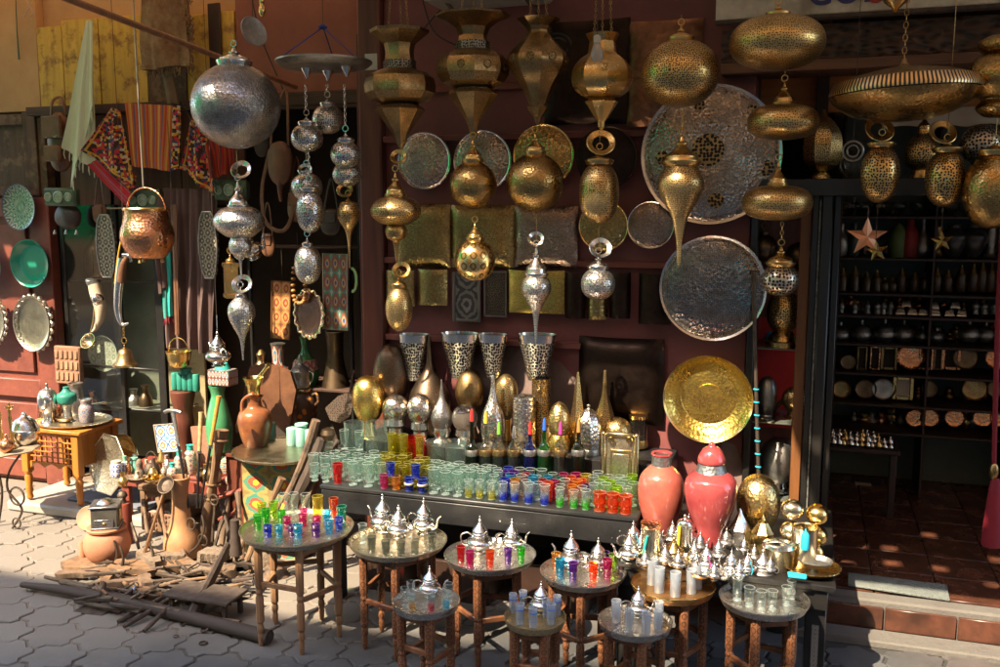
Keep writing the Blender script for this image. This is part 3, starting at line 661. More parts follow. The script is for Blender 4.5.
def text(s, px, py, h, mt, Y, par):
    cu = bpy.data.curves.new('lettering', 'FONT'); cu.body = s; cu.size = h; cu.extrude = .0015; cu.offset = h*.022; cu.space_character = 1.08
    o = bpy.data.objects.new('tmp', cu); COL.objects.link(o); bpy.context.view_layer.update()
    me = bpy.data.meshes.new_from_object(o.evaluated_get(bpy.context.evaluated_depsgraph_get())); bpy.data.objects.remove(o)
    me.materials.clear(); PEND.append((me, mt)); ob = bpy.data.objects.new('lettering', me); COL.objects.link(ob)
    ob.parent = par; ob.location = P(px, py, Y)-Vector(par['_o']); ob.rotation_euler = (R(90), 0, 0); return ob
text('COM.', 808, 5, .115, 'navy_paint', -.152, t); text('SO', 868, 2.5, .115, 'sign_red', -.152, t); text('L', 937, -1, .11, 'sign_red', -.152, t)
def carved(n):
    b = NB(n); v = b.voro(26, 'SMOOTH_F1', b.obj((1, 1, 2.2))); c = b.mix(b.ramp(v, [(.2, 0.0), (.5, 1.0)]), (.018, .011, .008), (.075, .035, .02))
    return b.fin(c, .5, 0.0, b.bump(v, .9, .02))
_defs['carved_dark'] = carved
zk = wz(850, 58, -.05)
bx('transom_board', 'carved_dark', wx(722, -.05, 30), 3.2, -.06, -.03, zk, zs-.02, label='dark carved wooden panel under the cream shop sign', cat='panel')
zk2 = wz(850, 70, -.05)
bx('lintel_beam', 'lintel_wood', wx(722, -.05, 60), 3.2, -.09, .12, zk2, zk-.004, label='brown timber lintel beam under the carved panel', cat='beam')
wood('lintel_wood', (.20, .09, .04), (.07, .03, .015), .6, ax=0)
bx('boarded_soffit', 'soffit', wx(748, .4, 90), 3.2, .42, .46, wz(850, 112, .42), zk+.2, label='orange brown boards behind the saucer lamps above the doorway', cat='boards')
wood('soffit', (.50, .21, .05), (.3, .11, .03), .6, ax=0)
# scalloped valance
def val(u, v):
    a = P(884, 120, .28); x = a.x+(3.1-a.x)*u; zb_ = wz(930, 128, .28)+.012*abs(math.sin(u*60)); zt_ = wz(930, 108, .28)
    return (x, .28+.008*math.sin(u*90), zb_+(zt_-zb_)*v)
m = MB(); m.sheet(val, 150, 3, .002); solo(m, 'awning_valance', 'pale scalloped cloth valance above the doorway shelf', 'valance', 'valance', (wx(900, .28), .28, 1.8))
plain('valance', (.5, .48, .45), .9, (.3, .28, .26), 6, .6)
# ---------------------------------------------------------------- black stepped counter
CZ = .49; BZ = .60; YF = -.62
cx0 = G(306, 489, CZ).x+.02; cx1 = G(634, 524, CZ).x
t = thing('display_counter', 'long black stepped wooden counter covered with glassware', 'counter', ((cx0+cx1)/2, -.3, 0))
bx('counter_top', 'black_counter', cx0, cx1, YF, -.10, CZ-.018, CZ, t, .004)
bx('front_board', 'black_counter', cx0+.005, cx1-.005, YF+.004, YF+.022, CZ-.108, CZ-.020, t, .003)
bx('side_board', 'black_counter', cx1-.03, cx1-.006, YF+.024, -.12, CZ-.108, CZ-.020, t, .003)
bx('side_board', 'black_counter', cx0+.006, cx0+.03, YF+.024, -.12, CZ-.108, CZ-.020, t, .003)
bx('back_step', 'black_counter', cx0, cx1+.06, -.30, -.03, CZ+.002, BZ, t, .003)
for x, y in ((cx0+.05, YF+.06), (cx1-.06, YF+.06), ((cx0+cx1)/2, -.35)): bx('leg', 'black_counter', x-.022, x+.022, y-.022, y+.022, 0, CZ-.11, t)
bx('under_panel', 'dark', cx0+.03, cx1, -.10, -.08, .02, CZ-.02, t)
for px, py in ((388, 508), (395, 512), (500, 521), (620, 531), (626, 540), (612, 538)):
    p = P(px, py, YF+.003); m = MB(); m.lathe([(0, 0), (.0035, .0), (.003, .0015), (0, .002)], (0, 0, 0), 8, Matrix.Translation(p) @ Matrix.Rotation(R(90), 4, 'X')); m.build('screw', 'steel', t)
# clutter under the counter
for i, (px, py, w_, h_) in enumerate(((470, 560, .26, .17), (545, 590, .3, .2), (350, 590, .2, .16))):
    p = G(px, py+30, 0); p.y = -.36
    m = MB(); m.box((p.x, p.y, h_/2), (w_, .2, h_), .004).jitter(.006, 9, i)
    solo(m, 'storage_box', ['dark wooden box under the counter behind the second and third tray tables', 'dark box under the counter right end', 'dark box under the counter behind the round table of coloured glasses'][i], 'box', 'dark_wood', (p.x, p.y, 0))
# right black table
TZ = .42; ta = G(618, 558, TZ); tb = G(836, 590, TZ); TYF = (ta.y+tb.y)/2
t = thing('black_table', 'low black wooden table crowded with small teapots, vases and gilt balls', 'table', ((ta.x+tb.x)/2, -.4, 0))
bx('tabletop', 'black_frame', ta.x, tb.x, TYF, -.08, TZ-.022, TZ, t, .004)
bx('apron', 'black_frame', ta.x+.02, tb.x-.02, TYF+.015, TYF+.035, TZ-.09, TZ-.024, t)
bx('apron', 'black_frame', tb.x-.045, tb.x-.022, TYF+.04, -.1, TZ-.09, TZ-.024, t)
for x in (ta.x+.03, tb.x-.055):
    l = bx('leg', 'black_frame', x-.033, x+.033, TYF+.04, TYF+.105, 0, TZ-.024, t, .004)
    pnl = bx('inlay_panel', 'bone_inlay', x-.010, x+.012, TYF+.0365, TYF+.0385, .06, .27, l, .0005)
pattern('bone_inlay', [(.30, .27, .23), (.16, .15, .13), (.3, .27, .23), (.1, .09, .08)], 2, 14, .6)
for x in (ta.x+.03, tb.x-.055): bx('leg', 'black_frame', x-.03, x+.03, -.16, -.1, 0, TZ-.024, t, .004)
# ---------------------------------------------------------------- shade: canopy over the stall, houses across the lane
def canopy(n):  # translucent so the unseen canopy also sends warm fill light down
    b = NB(n); tr = b.N('ShaderNodeBsdfTranslucent', {'Color': (.74, .58, .42, 1)}).outputs[0]; b.fin(b.mix(b.noise(20), (.45, .3, .16), (.3, .2, .1)), .9)
    o = [x for x in b.n if x.type == 'BSDF_PRINCIPLED'][0]; mm = b.N('ShaderNodeMixShader', {0: .6, 1: o.outputs[0], 2: tr}); b.t.links.new(mm.outputs[0], b.out.inputs[0]); return b.m
_defs['canopy'] = canopy
cn = MB(); r2 = random.Random(3)
wood('back_board', (.17, .08, .045), (.09, .04, .022), .75)
def cedge(x):  # front edge stepped bay by bay to set where sun and shade fall
    if x < -2.95: return -.95
    if x < -1.95: return -1.6
    if x < XD-.9: return -1.43
    return -2.1
x = -5.4
while x < 3.2:
    y = .02 if x > XR0 else .44; e = cedge(x)
    while y > e:
        if r2.random() > (.05 if y < -.75 and y > e+.06 else 0): cn.box((x+.03, y-.03, 2.72), (.0605, .0605, .008), .0005)
        y -= .06
    x += .06
o = cn.build('reed_canopy', 'canopy', None, (-1, -.6, 2.7)); tag(o, 'reed canopy stretched over the stall front above the picture', 'canopy')
for y in (-.35, -.62, -.9):
    bx('canopy_beam', 'wood_old', -5.4, 3.2, y-.02, y+.02, 2.655, 2.7, label='long timber beam under the reed canopy, %s from the wall' % {-.35: 'nearest', -.62: 'second', -.9: 'third'}[y], cat='beam', group='canopy beams above the stall')
bx('canopy_beam', 'wood_old', XD, 3.2, -1.7, -1.66, 2.655, 2.7, label='short timber beam under the reed canopy near the doorway', cat='beam', group='canopy beams above the stall')
def facade(n):
    b = NB(n); t = b.noise(1.3, 6, None, .6); return b.fin(b.mix(t, FAC[0], FAC[1]), .9)
FAC = ((.75, .36, .13), (.28, .11, .05)); _defs['facade'] = facade
bx('green_reflector_sheet', 'green_reflector2', -6.42, -6.4, -3.3, -.5, 1.3, 3.9, label='unseen green canvas sheet added left of the stall for green reflections', cat='tarpaulin')  # out of view, added to give the metal green reflections
tp = MB(); tp.box((-1.5, -3.6, 6.3), (4.5, 1.3, .02), .002); tp.build('awning', 'orange_reflector', None, (-1.5, -3.6, 6.29)); tag(COL.objects[-1], 'unseen orange canvas sheet added high over the lane for orange glints', 'awning')  # unseen sheet, added for orange glints on the lanterns
plain('orange_reflector', (.8, .32, .06), .8)
t = thing('lane_building', 'ochre house front across the lane behind the viewer', 'building', (0, -6.3, 0))
bx('wall', 'facade', -16, 14, -6.6, -6.2, 0, 6.76, t)
for i in range(8):
    x = -8+i*2.1; bx('shutter', ('facade_white', 'teal', 'facade_orange')[i % 3], x+.5, x+1.55, -6.23, -6.195, .4, 2.5, t); bx('doorway', 'dark', x-.45, x+.45, -6.215, -6.19, 0, 2.1, t); bx('window', 'dark', x+.1, x+.8, -6.215, -6.19, 3.0, 4.1, t)
bx('tarpaulin', 'green_reflector', -6.5, -3.2, -6.0, -5.96, 2.2, 3.6, label='unseen green tarpaulin added across the lane for green reflections', cat='tarpaulin')  # added out of view so the left trays mirror green
plain('facade_white', (.7, .66, .58), .8); plain('facade_orange', (.6, .22, .06), .8)
def gt2(n):
    b = NB(n); d_ = b.N('ShaderNodeBsdfDiffuse', {'Color': (.05, .6, .25, 1)}).outputs[0]; t_ = b.N('ShaderNodeBsdfTranslucent', {'Color': (.08, .75, .3, 1)}).outputs[0]
    b.t.links.new(b.N('ShaderNodeMixShader', {0: .5, 1: d_, 2: t_}).outputs[0], b.out.inputs[0]); return b.m
_defs['green_reflector2'] = gt2
plain('green_reflector', (.03, .5, .2), .7)
# ---------------------------------------------------------------- helpers in photograph measurements
TOPZ = 2.655
def E(yt, yb, hw, p=2.0, n=14, lo=0, hi=1):
    c = (yt+yb)/2; h = (yb-yt)/2; out = []
    for i in range(n+1):
        t = lo+(hi-lo)*i/n; a = math.pi*t-math.pi/2
        out.append((hw*abs(math.cos(a))**(2/p), c-h*(1 if math.sin(a) > 0 else -1)*abs(math.sin(a))**(2/p)))
    return out
def S(pts, n=4): return cr(pts, n)
def toprof(cx, Y, prof, u=None):
    u = u or U(cx, sum(p[1] for p in prof)/len(prof), Y); return [(max(0, hw)*u, P(cx, y, Y).z) for hw, y in prof]
def XY(cx, py, Y): p = P(cx, py, Y); return p.x, Y
def partl(nm, mt, par, cx, Y, prof, seg=28, x=None, ang=38, ph=0, wob=0, ell=1.0):
    m = MB(); X = x if x is not None else P(cx, sum(p[1] for p in prof)/len(prof), Y).x
    m.lathe(toprof(cx, Y, prof), (X, Y, 0), seg, None, wob, ph, ell); return m.build(nm, mt, par, None, ang)
def hangwire(par, x, Y, z0, z1, mt='iron', chain=False, nm=None, link=.016):
    if z1-z0 < .004: return
    m = MB()
    if chain: m.chain((x, Y, z0), (x, Y, z1), link, .0016)
    else: m.tube([(x, Y, z0), (x, Y, z1)], .0013, 6)
    return m.build(nm or ('chain' if chain else 'wire'), mt, par)
def lamp(label, cx, Y, yt, yb, hw, mt, ch=16, cw=None, p=2.0, top=None, cm='brass', group=None, chain=False, prof=None, seg=32, name='hanging_lantern', ringy=None, cat='lantern', ell=1.0, stack=3, cap=True):
    prof = prof or E(yt, yb, hw, p)
    x = P(cx, (yt+yb)/2, Y).x; zb = P(cx, yb, Y).z
    t = thing(name, label, cat, (x, Y, zb), group)
    partl('body', mt, t, cx, Y, prof, seg, x, ell=ell)
    cw = cw or hw*.45; yc = yt-ch
    if cap:
        pr = [(cw*.96, yt+hw*.14), (cw*1.12, yt-.5), (cw*1.12, yt-2)]
        hh = ch-4
        pr += S([(cw*.98, yt-2.2), (cw*.9, yt-2-hh*.18), (cw*.68, yt-2-hh*.34), (cw*.40, yt-2-hh*.48)] if stack < 3 else [(cw*.98, yt-2.2), (cw*.93, yt-2-hh*.14), (cw*.90, yt-2-hh*.22), (cw*.62, yt-2-hh*.36), (cw*.36, yt-2-hh*.54)], 3)
        pr += [(cw*.24, yt-2-hh*.62), (cw*.34, yt-2-hh*.68), (cw*.34, yt-2-hh*.74), (cw*.16, yt-2-hh*.82), (cw*.12, yt-2-hh), (0, yc-1)]
        partl('cap', cm, t, cx, Y, pr, 24, x)
    u = U(cx, yc, Y); zt = P(cx, yc, Y).z+.002; m = MB(); m.ring((x, Y, zt+3*u), 3*u, .7*u, (0, 1, 0), 16, 6); m.build('loop', cm, t)
    z1 = TOPZ if top is None else P(cx, top, Y).z
    hangwire(t, x, Y, zt+6*u, z1, 'brass_aged' if not chain else cm, chain)
    if ringy:   # cap ring pushed up the wire
        rx, ry, rr = ringy; rx = cx+.35*(rx-cx); c_ = P(rx, ry, Y-.004); m = MB(); uu = U(rx, ry, Y)
        Mx = Matrix.Translation(c_) @ Matrix.Rotation(R(60), 4, 'X') @ Matrix.Rotation(R(15), 4, 'Y')
        m.lathe([(rr*uu*.62, 0), (rr*uu*.68, .004), (rr*uu, .008), (rr*uu*1.04, .011), (rr*uu*.98, .013), (rr*uu*.62, .006), (rr*uu*.6, .001)], (0, 0, 0), 24, Mx); m.build('canopy_ring', cm, t)
    return t
# ---------------------------------------------------------------- big faceted brass lanterns
def faceted(label, cx, Y, secs, top_y, rosettes=None, bands=()):
    x = P(cx, 80, Y).x; t = thing('hanging_lantern', label, 'lantern', (x, Y, P(cx, secs[0][1][0][1], Y).z), 'large faceted brass lanterns')
    for nm, pr in secs: partl(nm, 'brass_aged', t, cx, Y, pr, 8, x, 22, R(22.5))
    for pr in bands: partl('pierced_band', 'lattice_grey', t, cx, Y, pr, 8, x, 22, R(22.5))
    if rosettes:
        ry, rh, sz = rosettes; u = U(cx, ry, Y)
        for k in range(8):
            a = R(45*k); c_ = Vector((x+math.cos(a)*rh*u*.94, Y+math.sin(a)*rh*u*.94, P(cx, ry, Y).z))
            if math.sin(a) > .3: continue
            m = MB(); Mx = Matrix.Translation(c_) @ Matrix.Rotation(a, 4, 'Z') @ Matrix.Rotation(R(90), 4, 'Y')
            m.lathe([(0, 0), (sz*u, 0), (sz*u*1.0, .002), (sz*u*.8, .004), (sz*u*.75, .002), (0, .002)], (0, 0, 0), 20, Mx); m.build('rosette', 'rosette', t)
    u = U(cx, top_y, Y); rr = secs[-1][1][-1][0]*u*.9; m = MB(); zt = P(cx, top_y, Y).z
    for k in range(3):
        a = R(90+120*k+15); m.chain((x+rr*math.cos(a), Y+rr*math.sin(a), zt), (x+.01*math.cos(a), Y+.01*math.sin(a), max(zt+.22, 2.62)), .014, .0013)
    m.build('chain', 'brass_aged', t); return t
metal('rosette', (.5, .33, .14), None, .4, perf=(260, .42))
LYY = -.5
faceted('brass lantern with flared crown, leftmost of the four large faceted lanterns', 400, LYY,
 [('lower_cone', [(1.5, 149), (5, 143), (8, 134), (17, 121), (25, 110), (22, 106.5), (17, 106)]),
  ('bulb', [(17, 106), (20, 104), (30, 100), (35, 93), (36, 86), (34, 78), (28, 73), (19, 70), (16, 69)]), ('crown', [(15, 61), (14, 52), (16, 44), (23, 38), (29, 33), (30, 30), (27, 30), (20, 37), (13, 46)])], 31, None,
 bands=([(17.5, 114), (18, 113.5), (18, 105.6), (16, 105.4)], [(15.5, 69.6), (16.5, 69), (16.5, 61), (14, 60.6)]))
faceted('brass lantern with rosettes and a long pointed base, second of the four large faceted lanterns', 473, LYY,
 [('lower_cone', [(1.5, 136), (4, 132), (5, 126), (10, 116), (17, 106), (25, 94), (22, 90), (17, 89.5)]),
  ('bulb', [(18, 89), (22, 87.5), (31, 83), (36, 75), (37, 68), (35, 60), (29, 54), (20, 50.5), (16, 50)]), ('crown', [(15, 42), (14, 36), (17, 28), (26, 21), (37, 17), (38, 15), (34, 15), (22, 21), (14, 30)])], 16, (68, 36, 4.2),
 bands=([(19, 98), (19.5, 97.5), (19.5, 89), (17, 88.6)], [(16, 50.5), (17, 50), (17, 42), (14, 41.6)]))
faceted('pear shaped brass lantern with rosettes, third of the four large faceted lanterns', 538, LYY,
 [('tip', [(1.2, 124), (3, 121), (4, 117), (9, 111), (11, 107), (8, 105.5), (8.5, 104)]), ('bulb', S([(9, 104), (12, 97), (18, 85), (26, 74), (31, 63), (29, 54), (20, 44), (12, 35), (11, 31)])), ('crown', [(11, 31), (13, 27), (20, 21), (22, 19), (19, 19), (11, 26)])], 20, (60, 30.5, 4.4))
t = faceted('round bellied shiny brass lantern with a short collar, rightmost of the four large lanterns', 602, LYY,
 [('tip', [(1.2, 130), (3, 127), (3.5, 122), (9, 114), (14, 106), (17, 102), (14, 100), (13, 98.5)]), ('bulb', S([(13, 98), (20, 96), (28, 89), (31, 79), (29, 68), (22, 59), (15, 54), (14, 50)])), ('crown', [(14, 50), (13, 42), (16, 36), (17, 34), (14, 34), (11, 42)])], 35)
for ch in ALLKIDS(t):
    if ch.name.startswith(('bulb', 'tip', 'crown')): ch.data.materials.append(MT('brass'))
p = P(597, 54, -.66); t = thing('light_bulb', 'unlit white led bulb hanging before the fourth big brass lantern', 'light bulb', (p.x, -.66, P(597, 62, -.66).z))
partl('globe', 'glass_frost', t, 597, -.66, S([(0, 62), (4, 61.5), (6.5, 57), (6, 51), (4, 46), (3.6, 43)]), 20); partl('socket', 'plastic_white', t, 597, -.66, [(3.7, 43), (3.8, 37), (2, 35), (0, 35)], 16); hangwire(t, p.x, -.66, P(597, 35, -.66).z, TOPZ, nm='cable')
# ---------------------------------------------------------------- brass lanterns below and beside them
lamp('lit egg shaped pierced brass lantern under the leftmost long-stemmed brass lamp', 399, -.55, 286, 331, 13.5, 'brass_perf', 10, 7, top=262, ringy=(407, 271, 9), group='hanging lanterns', p=2.1)
t = lamp('round brass lamp with a small lower bulb and spike, below the flared crown lantern', 396, -.55, 196, 262, 25, 'brass_perf', 24, 10, top=160, prof=S([(0, 263), (1.5, 256), (2.5, 246), (4, 241), (9, 238), (11, 231), (9.5, 226), (9, 225), (16, 223), (24, 216), (25, 208), (19, 200), (10, 196.5)]), ringy=(404, 158, 8), group='hanging lanterns')
lamp('smooth brass globe lantern hanging below the long pointed lantern', 473, -.52, 161, 209, 24, 'brass_engraved', 22, 10, top=137, group='hanging lanterns', stack=4)
lamp('small sunlit brass lantern with crosshatched net body, lowest in the middle', 475, -.55, 239, 281, 20, 'brass_net', 16, 8, top=211, group='hanging lanterns', p=2.2)
pattern('brass_net', [(.95, .65, .25), (.4, .25, .08), (.95, .68, .3), (.85, .6, .25)], 12, 6, .22, .1, metal_=1.0)
lamp('large smooth brass globe lantern below the pear shaped lantern', 535, -.52, 153, 212, 29, 'brass_engraved', 20, 10, top=126, group='hanging lanterns', stack=4)
lamp('tall oval pierced brass lantern hanging between wall trays', 599, -.55, 162, 224, 20, 'brass_perf', 12, 13, top=131, p=2.3, ringy=(604, 144, 14), group='hanging lanterns', stack=2)
lamp('small sunlit silver ball lantern hanging under the tall oval brass lantern', 598, -.55, 268, 300, 17, 'silver_perf', 14, 10, top=226, cm='white_metal', p=2.2, ringy=(605, 249, 11), group='hanging lanterns', stack=2)
t = lamp('silver drop shaped pendant with a long needle tip and cone cap', 536, -.55, 275, 345, 15, 'silver_perf', 28, 11, top=214, cm='white_metal', prof=S([(0, 345), (1.2, 338), (2, 325), (4, 312), (10, 300), (15, 290), (13, 280), (7, 275)]), ringy=(536, 240, 8), group='hanging lanterns', stack=3)
lamp('big pierced brass globe lantern with a hooked cap above the large tray', 680, -.55, 40, 107, 38.5, 'brass_perf', 14, 12, p=2.25, cm='brass', group='hanging lanterns', stack=2, top=15)
lamp('top shaped brass lantern with a lid and long spike in front of the large tray', 680, -.6, 163, 266, 23, 'brass_perf', 28, 18, top=108, chain=True, prof=S([(1.4, 266), (2.2, 258), (2.6, 247), (4, 236), (8, 218), (16, 203), (22, 190), (22.5, 180), (18, 170), (14, 163), (15, 161)]), group='hanging lanterns', stack=4)
lamp('widest flattened brass ellipsoid lamp below the cream sign', 777, -.55, 15, 70, 47, 'brass_perf_fine', 10, 11, p=2.25, group='flattened brass lamps', stack=2)
metal('brass_perf_fine', (.80, .55, .22), BRD, .3, perf=(120, .25), tarn=.6)
lamp('flattened brass lamp with a cone cap, middle of three beside the large tray', 783, -.5, 104, 140, 35, 'brass_perf_fine', 22, 10, top=71, p=2.5, group='flattened brass lamps')
lamp('flattened brass lamp with a cone cap, lowest of three beside the large tray', 777, -.5, 185, 220.5, 34.5, 'brass_perf_fine', 24, 9, top=141, p=2.5, group='flattened brass lamps')
lamp('small silver and gold pierced ball lamp on a chain before the cabinet', 780, -.35, 264, 296, 18, 'lace_ball', 18, 13, top=222, chain=True, cm='brass', p=2.2, group='hanging lanterns', stack=2)
metal('lace_ball', (.75, .66, .52), (.3, .2, .12), .25, perf=(75, .36))
# saucer lamp
Y = -.55; x = P(904, 92, Y).x; t = thing('saucer_lamp', 'very wide flat brass saucer lamp with slotted rim hanging on a chain', 'lantern', (x, Y, P(904, 92, Y).z))
u = U(904, 92, Y); m = MB(); Mx = Matrix.Translation(P(904, 93, Y)) @ Matrix.Rotation(R(-2.5), 4, 'Y')
m.lathe([(0, -.088*1), (.08, -.084), (.15, -.065), (.20, -.035), (71*u, -.008)][:1]+cr([(0.001, -27*u), (25*u, -26*u), (48*u, -20*u), (64*u, -10*u), (71*u, -1*u)], 4), (0, 0, 0), 48, Mx); m.build('body', 'brass_engraved', t)
m = MB(); m.lathe([(71*u, 0), (71.5*u, 3*u), (67*u, 12*u), (65*u, 12*u)], (0, 0, 0), 48, Mx); m.build('rim_band', 'slot_band', t)
m = MB(); m.lathe(cr([(65*u, 12.2*u), (45*u, 19*u), (20*u, 24*u), (8*u, 26*u), (4*u, 28*u), (2*u, 33*u), (0, 34*u)], 3), (0, 0, 0), 40, Mx); m.build('lid', 'brass_aged', t)
def slot(n):
    b = NB(n); sp = b.N('ShaderNodeSeparateXYZ', {0: b.tc.outputs['UV']}); f = b.math('FRACT', b.math('MULTIPLY', sp.outputs[0], 110)); m_ = b.ramp(f, [(0, 0.0), (.5, 1.0)], True)
    return b.fin(b.mix(m_, (.03, .02, .01), (.75, .52, .25)), .35, m_)
_defs['slot_band'] = slot
hangwire(t, P(904, 60, Y).x, Y, P(902, 60, Y).z, TOPZ, 'brass_aged', True, link=.024)
# cup finial hanging at top of the sign
lamp('small brass cup finial on the chain in front of the cream sign', 896, -.62, -6, 8, 13, 'brass', 4, 5, prof=[(0, 13), (2, 12), (4, 8), (11, 2), (13, -3), (12, -5)], name='cup_finial')
lamp('pierced brass egg lantern under the saucer lamp beside a clear globe', 880, -.45, 145, 203, 18.5, 'brass_perf_wide', 9, 12, p=2.15, top=112, ringy=(876, 131, 14), group='brass egg lanterns over the doorway', stack=1)
lamp('pierced brass egg lantern with a tilted ring, right of the saucer lamp', 945, -.45, 150, 207, 19, 'brass_perf_wide', 9, 13, p=2.15, ringy=(936, 134, 13), group='brass egg lanterns over the doorway', stack=1)
lamp('large smooth brass egg lantern cut by the right edge of the picture', 992, -.5, 152, 229, 27, 'brass_engraved', 10, 14, p=2.1, top=117, group='brass egg lanterns over the doorway', stack=2)
lamp('double gourd shaped brass lamp at the top right edge', 1001, -.5, 46, 118, 30, 'brass_engraved', 12, 10, prof=S([(0, 118), (14, 116), (22, 108), (17, 100), (22, 96), (31, 84), (31, 68), (22, 56), (15, 55), (22, 50), (23, 42), (14, 36)]), group='hanging lanterns')
# stars
def star(label, px, py, r, Y, mt, rot=0, top=207):
    u = U(px, py, Y); c_ = P(px, py, Y); pts = []
    m = MB(); n = 5; vs = []
    for k in range(10):
        a = R(90+36*k+rot); rr = r*u*(1 if k % 2 == 0 else .4); vs.append((c_.x+rr*math.cos(a), Y, c_.z+rr*math.sin(a)))
    v = vs+[(c_.x, Y-.018, c_.z), (c_.x, Y+.018, c_.z)]; f = []
    for k in range(10): q = (k+1) % 10; f += [[k, q, 10], [k, q, 11]]
    t = thing('hanging_star', label, 'star', (c_.x, Y, c_.z-r*u)); m.add(v, f); m.build('star', mt, t, None, 5)
    hangwire(t, vs[0][0], Y, vs[0][2], P(px, top, Y).z); return t
metal('copper_star', (.78, .40, .24), (.3, .12, .07), .5, tarn=.5)
star('largest copper coloured star hanging in the doorway', 867, 237, 20, -.3, 'copper_star'); star('small gilt star hanging just below the largest copper star', 877, 251, 11, -.34, 'gold_smooth', 8); star('small gilt star hanging right in the doorway under a brass egg lantern', 942, 241, 11, -.45, 'gold_smooth', 5)
# lamps on the header shelf
def stand(name, label, cat, cx, yb, zs, parts, group=None, Y=None, mt0=None, seg=28):
    if Y is None: Y = G(cx, yb, zs).y
    p = P(cx, yb, Y); yb2 = yb
    # pixel row of the support at this depth
    lo, hi = 0, 1400
    for _ in range(40):
        mid = (lo+hi)/2
        if P(cx, mid, Y).z > zs: lo = mid
        else: hi = mid
    ys = lo; x = P(cx, ys, Y).x
    if len(parts) == 1:
        nm, mt, pr = parts[0][:3]; sg = parts[0][3] if len(parts[0]) > 3 else seg
        m = MB(); m.lathe([(r, max(z, zs+.0005)) for r, z in toprof(cx, Y, pr)], (x, Y, 0), sg)
        return solo(m, name, label, cat, mt, (x, Y, zs), group)
    t = thing(name, label, cat, (x, Y, zs), group)
    for pt in parts:
        nm, mt, pr = pt[:3]; sg = pt[3] if len(pt) > 3 else seg
        m = MB(); m.lathe([(r, max(z, zs+.0005)) for r, z in toprof(cx, Y, pr)], (x, Y, 0), sg, ph=R(22.5) if sg == 8 else 0); m.build(nm, mt, t, None, 22 if sg <= 8 else 38)
    return t
def foot(yt, yb, hw, tw): return [(hw, yb), (hw, yb-1.5), (hw*.9, yb-2.5), (hw*.88, yb-4), (hw*.7, yb-5), (hw*.68, (yt+yb)/2), (tw, yt+2), (tw*1.1, yt)]
HY = .1
stand('table_lamp', 'faceted brass lamp standing on the black header shelf, left end', 'lamp', 821, 183, HZ, [('base', 'brass', foot(170, 185, 15, 6)), ('shade', 'brass_perf', S([(8, 171), (17, 164), (20, 148), (18, 134), (12, 124), (8, 120)]), 8), ('finial', 'brass', [(8, 120), (3, 116), (1, 110), (0, 110)])], Y=HY)
stand('glass_globe_lamp', 'clear crackled glass globe lamp behind the brass egg lantern', 'lamp', 854, 190, HZ, [('base', 'brass', foot(178, 190, 9, 5)), ('globe', 'glass_smoke', E(150, 180, 15))], Y=.05)
stand('table_lamp', 'amber lit looking brass lamp standing on the header shelf between egg lanterns', 'lamp', 921, 184, HZ, [('base', 'brass', foot(168, 186, 15, 8)), ('shade', 'brass_perf_wide', S([(8, 170), (15, 164), (17, 150), (12, 140), (7, 134), (6, 126)])), ('finial', 'brass', [(6, 126), (2, 120), (0, 119)])], Y=HY)
stand('table_lamp', 'mosaic glass ball lamp standing at the right end of the header shelf', 'lamp', 979, 180, HZ, [('base', 'brass', foot(160, 186, 15, 8)), ('shade', 'lace_ball', E(124, 164, 20))], Y=HY)
m = MB(); c_ = P(853, 151, -.3); m.ring(c_, .034, .004, (.3, 1, .1), 20, 6); m.ring(c_, .02, .003, (.3, 1, .1), 20, 6); t = thing('ring_ornament', 'small pierced silver ring disc hanging left of the brass egg lantern', 'ornament', (c_.x, c_.y, c_.z-.04)); m.build('disc', 'silver_dull', t); hangwire(t, c_.x, c_.y, c_.z+.036, TOPZ)
# cabinet goods
stand('globe_lamp', 'dark pierced ball lamp on the top cabinet shelf, right side', 'lamp', 799, 272, wz(790, 276, .05), [('base', 'bronze_plain', foot(266, 275, 8, 3)), ('globe', 'bronze', E(242, 268, 14))], Y=.17)
lamp('dark mottled ball lantern hanging in the top of the cabinet', 764, .12, 234, 261, 13, 'bronze', 5, 4, top=200, cm='bronze_plain', group='hanging lanterns')
stand('globe_lamp', 'amber pierced brass lamp on a stepped foot on the upper cabinet shelf', 'lamp', 782, 348, CS[0], [('base', 'brass', [(20, 349), (20, 346), (17, 345), (17, 341), (14, 340), (13, 336), (10, 332), (8, 330)]), ('globe', 'brass_perf_wide', E(290, 334, 16.5, 2.2))], Y=.1)
stand('globe_lamp', 'dark silver oval lamp on the middle cabinet shelf', 'lamp', 766, 420, CS[1], [('base', 'silver_dull', foot(412, 421, 10, 6)), ('globe', 'silver_dull', E(376, 415, 10, 2.2))], Y=.12)
stand('globe_lamp', 'gold pierced ball lamp on the middle cabinet shelf, right side', 'lamp', 794, 420, CS[1], [('base', 'brass', foot(409, 421, 10, 6)), ('globe', 'brass_perf', E(386, 412, 12.5))], Y=.13)
stand('globe_lamp', 'large dark silver dome lamp on the bottom cabinet shelf', 'lamp', 777, 497, CS[2], [('base', 'silver', [(15, 498), (15, 495), (12, 493), (12, 489), (9, 487), (8, 482), (8, 479)]), ('globe', 'silver_dull', E(437, 484, 19.5))], Y=.12)
stand('incense_burner', 'small gilt burner at the right of the bottom cabinet shelf', 'burner', 799, 492, CS[2], [('bowl', 'brass_aged', S([(6, 498), (3, 494), (9, 486), (8, 480)])), ('lid', 'brass_aged', S([(8, 480), (5, 476), (1, 472), (0, 470)]))], Y=.2)
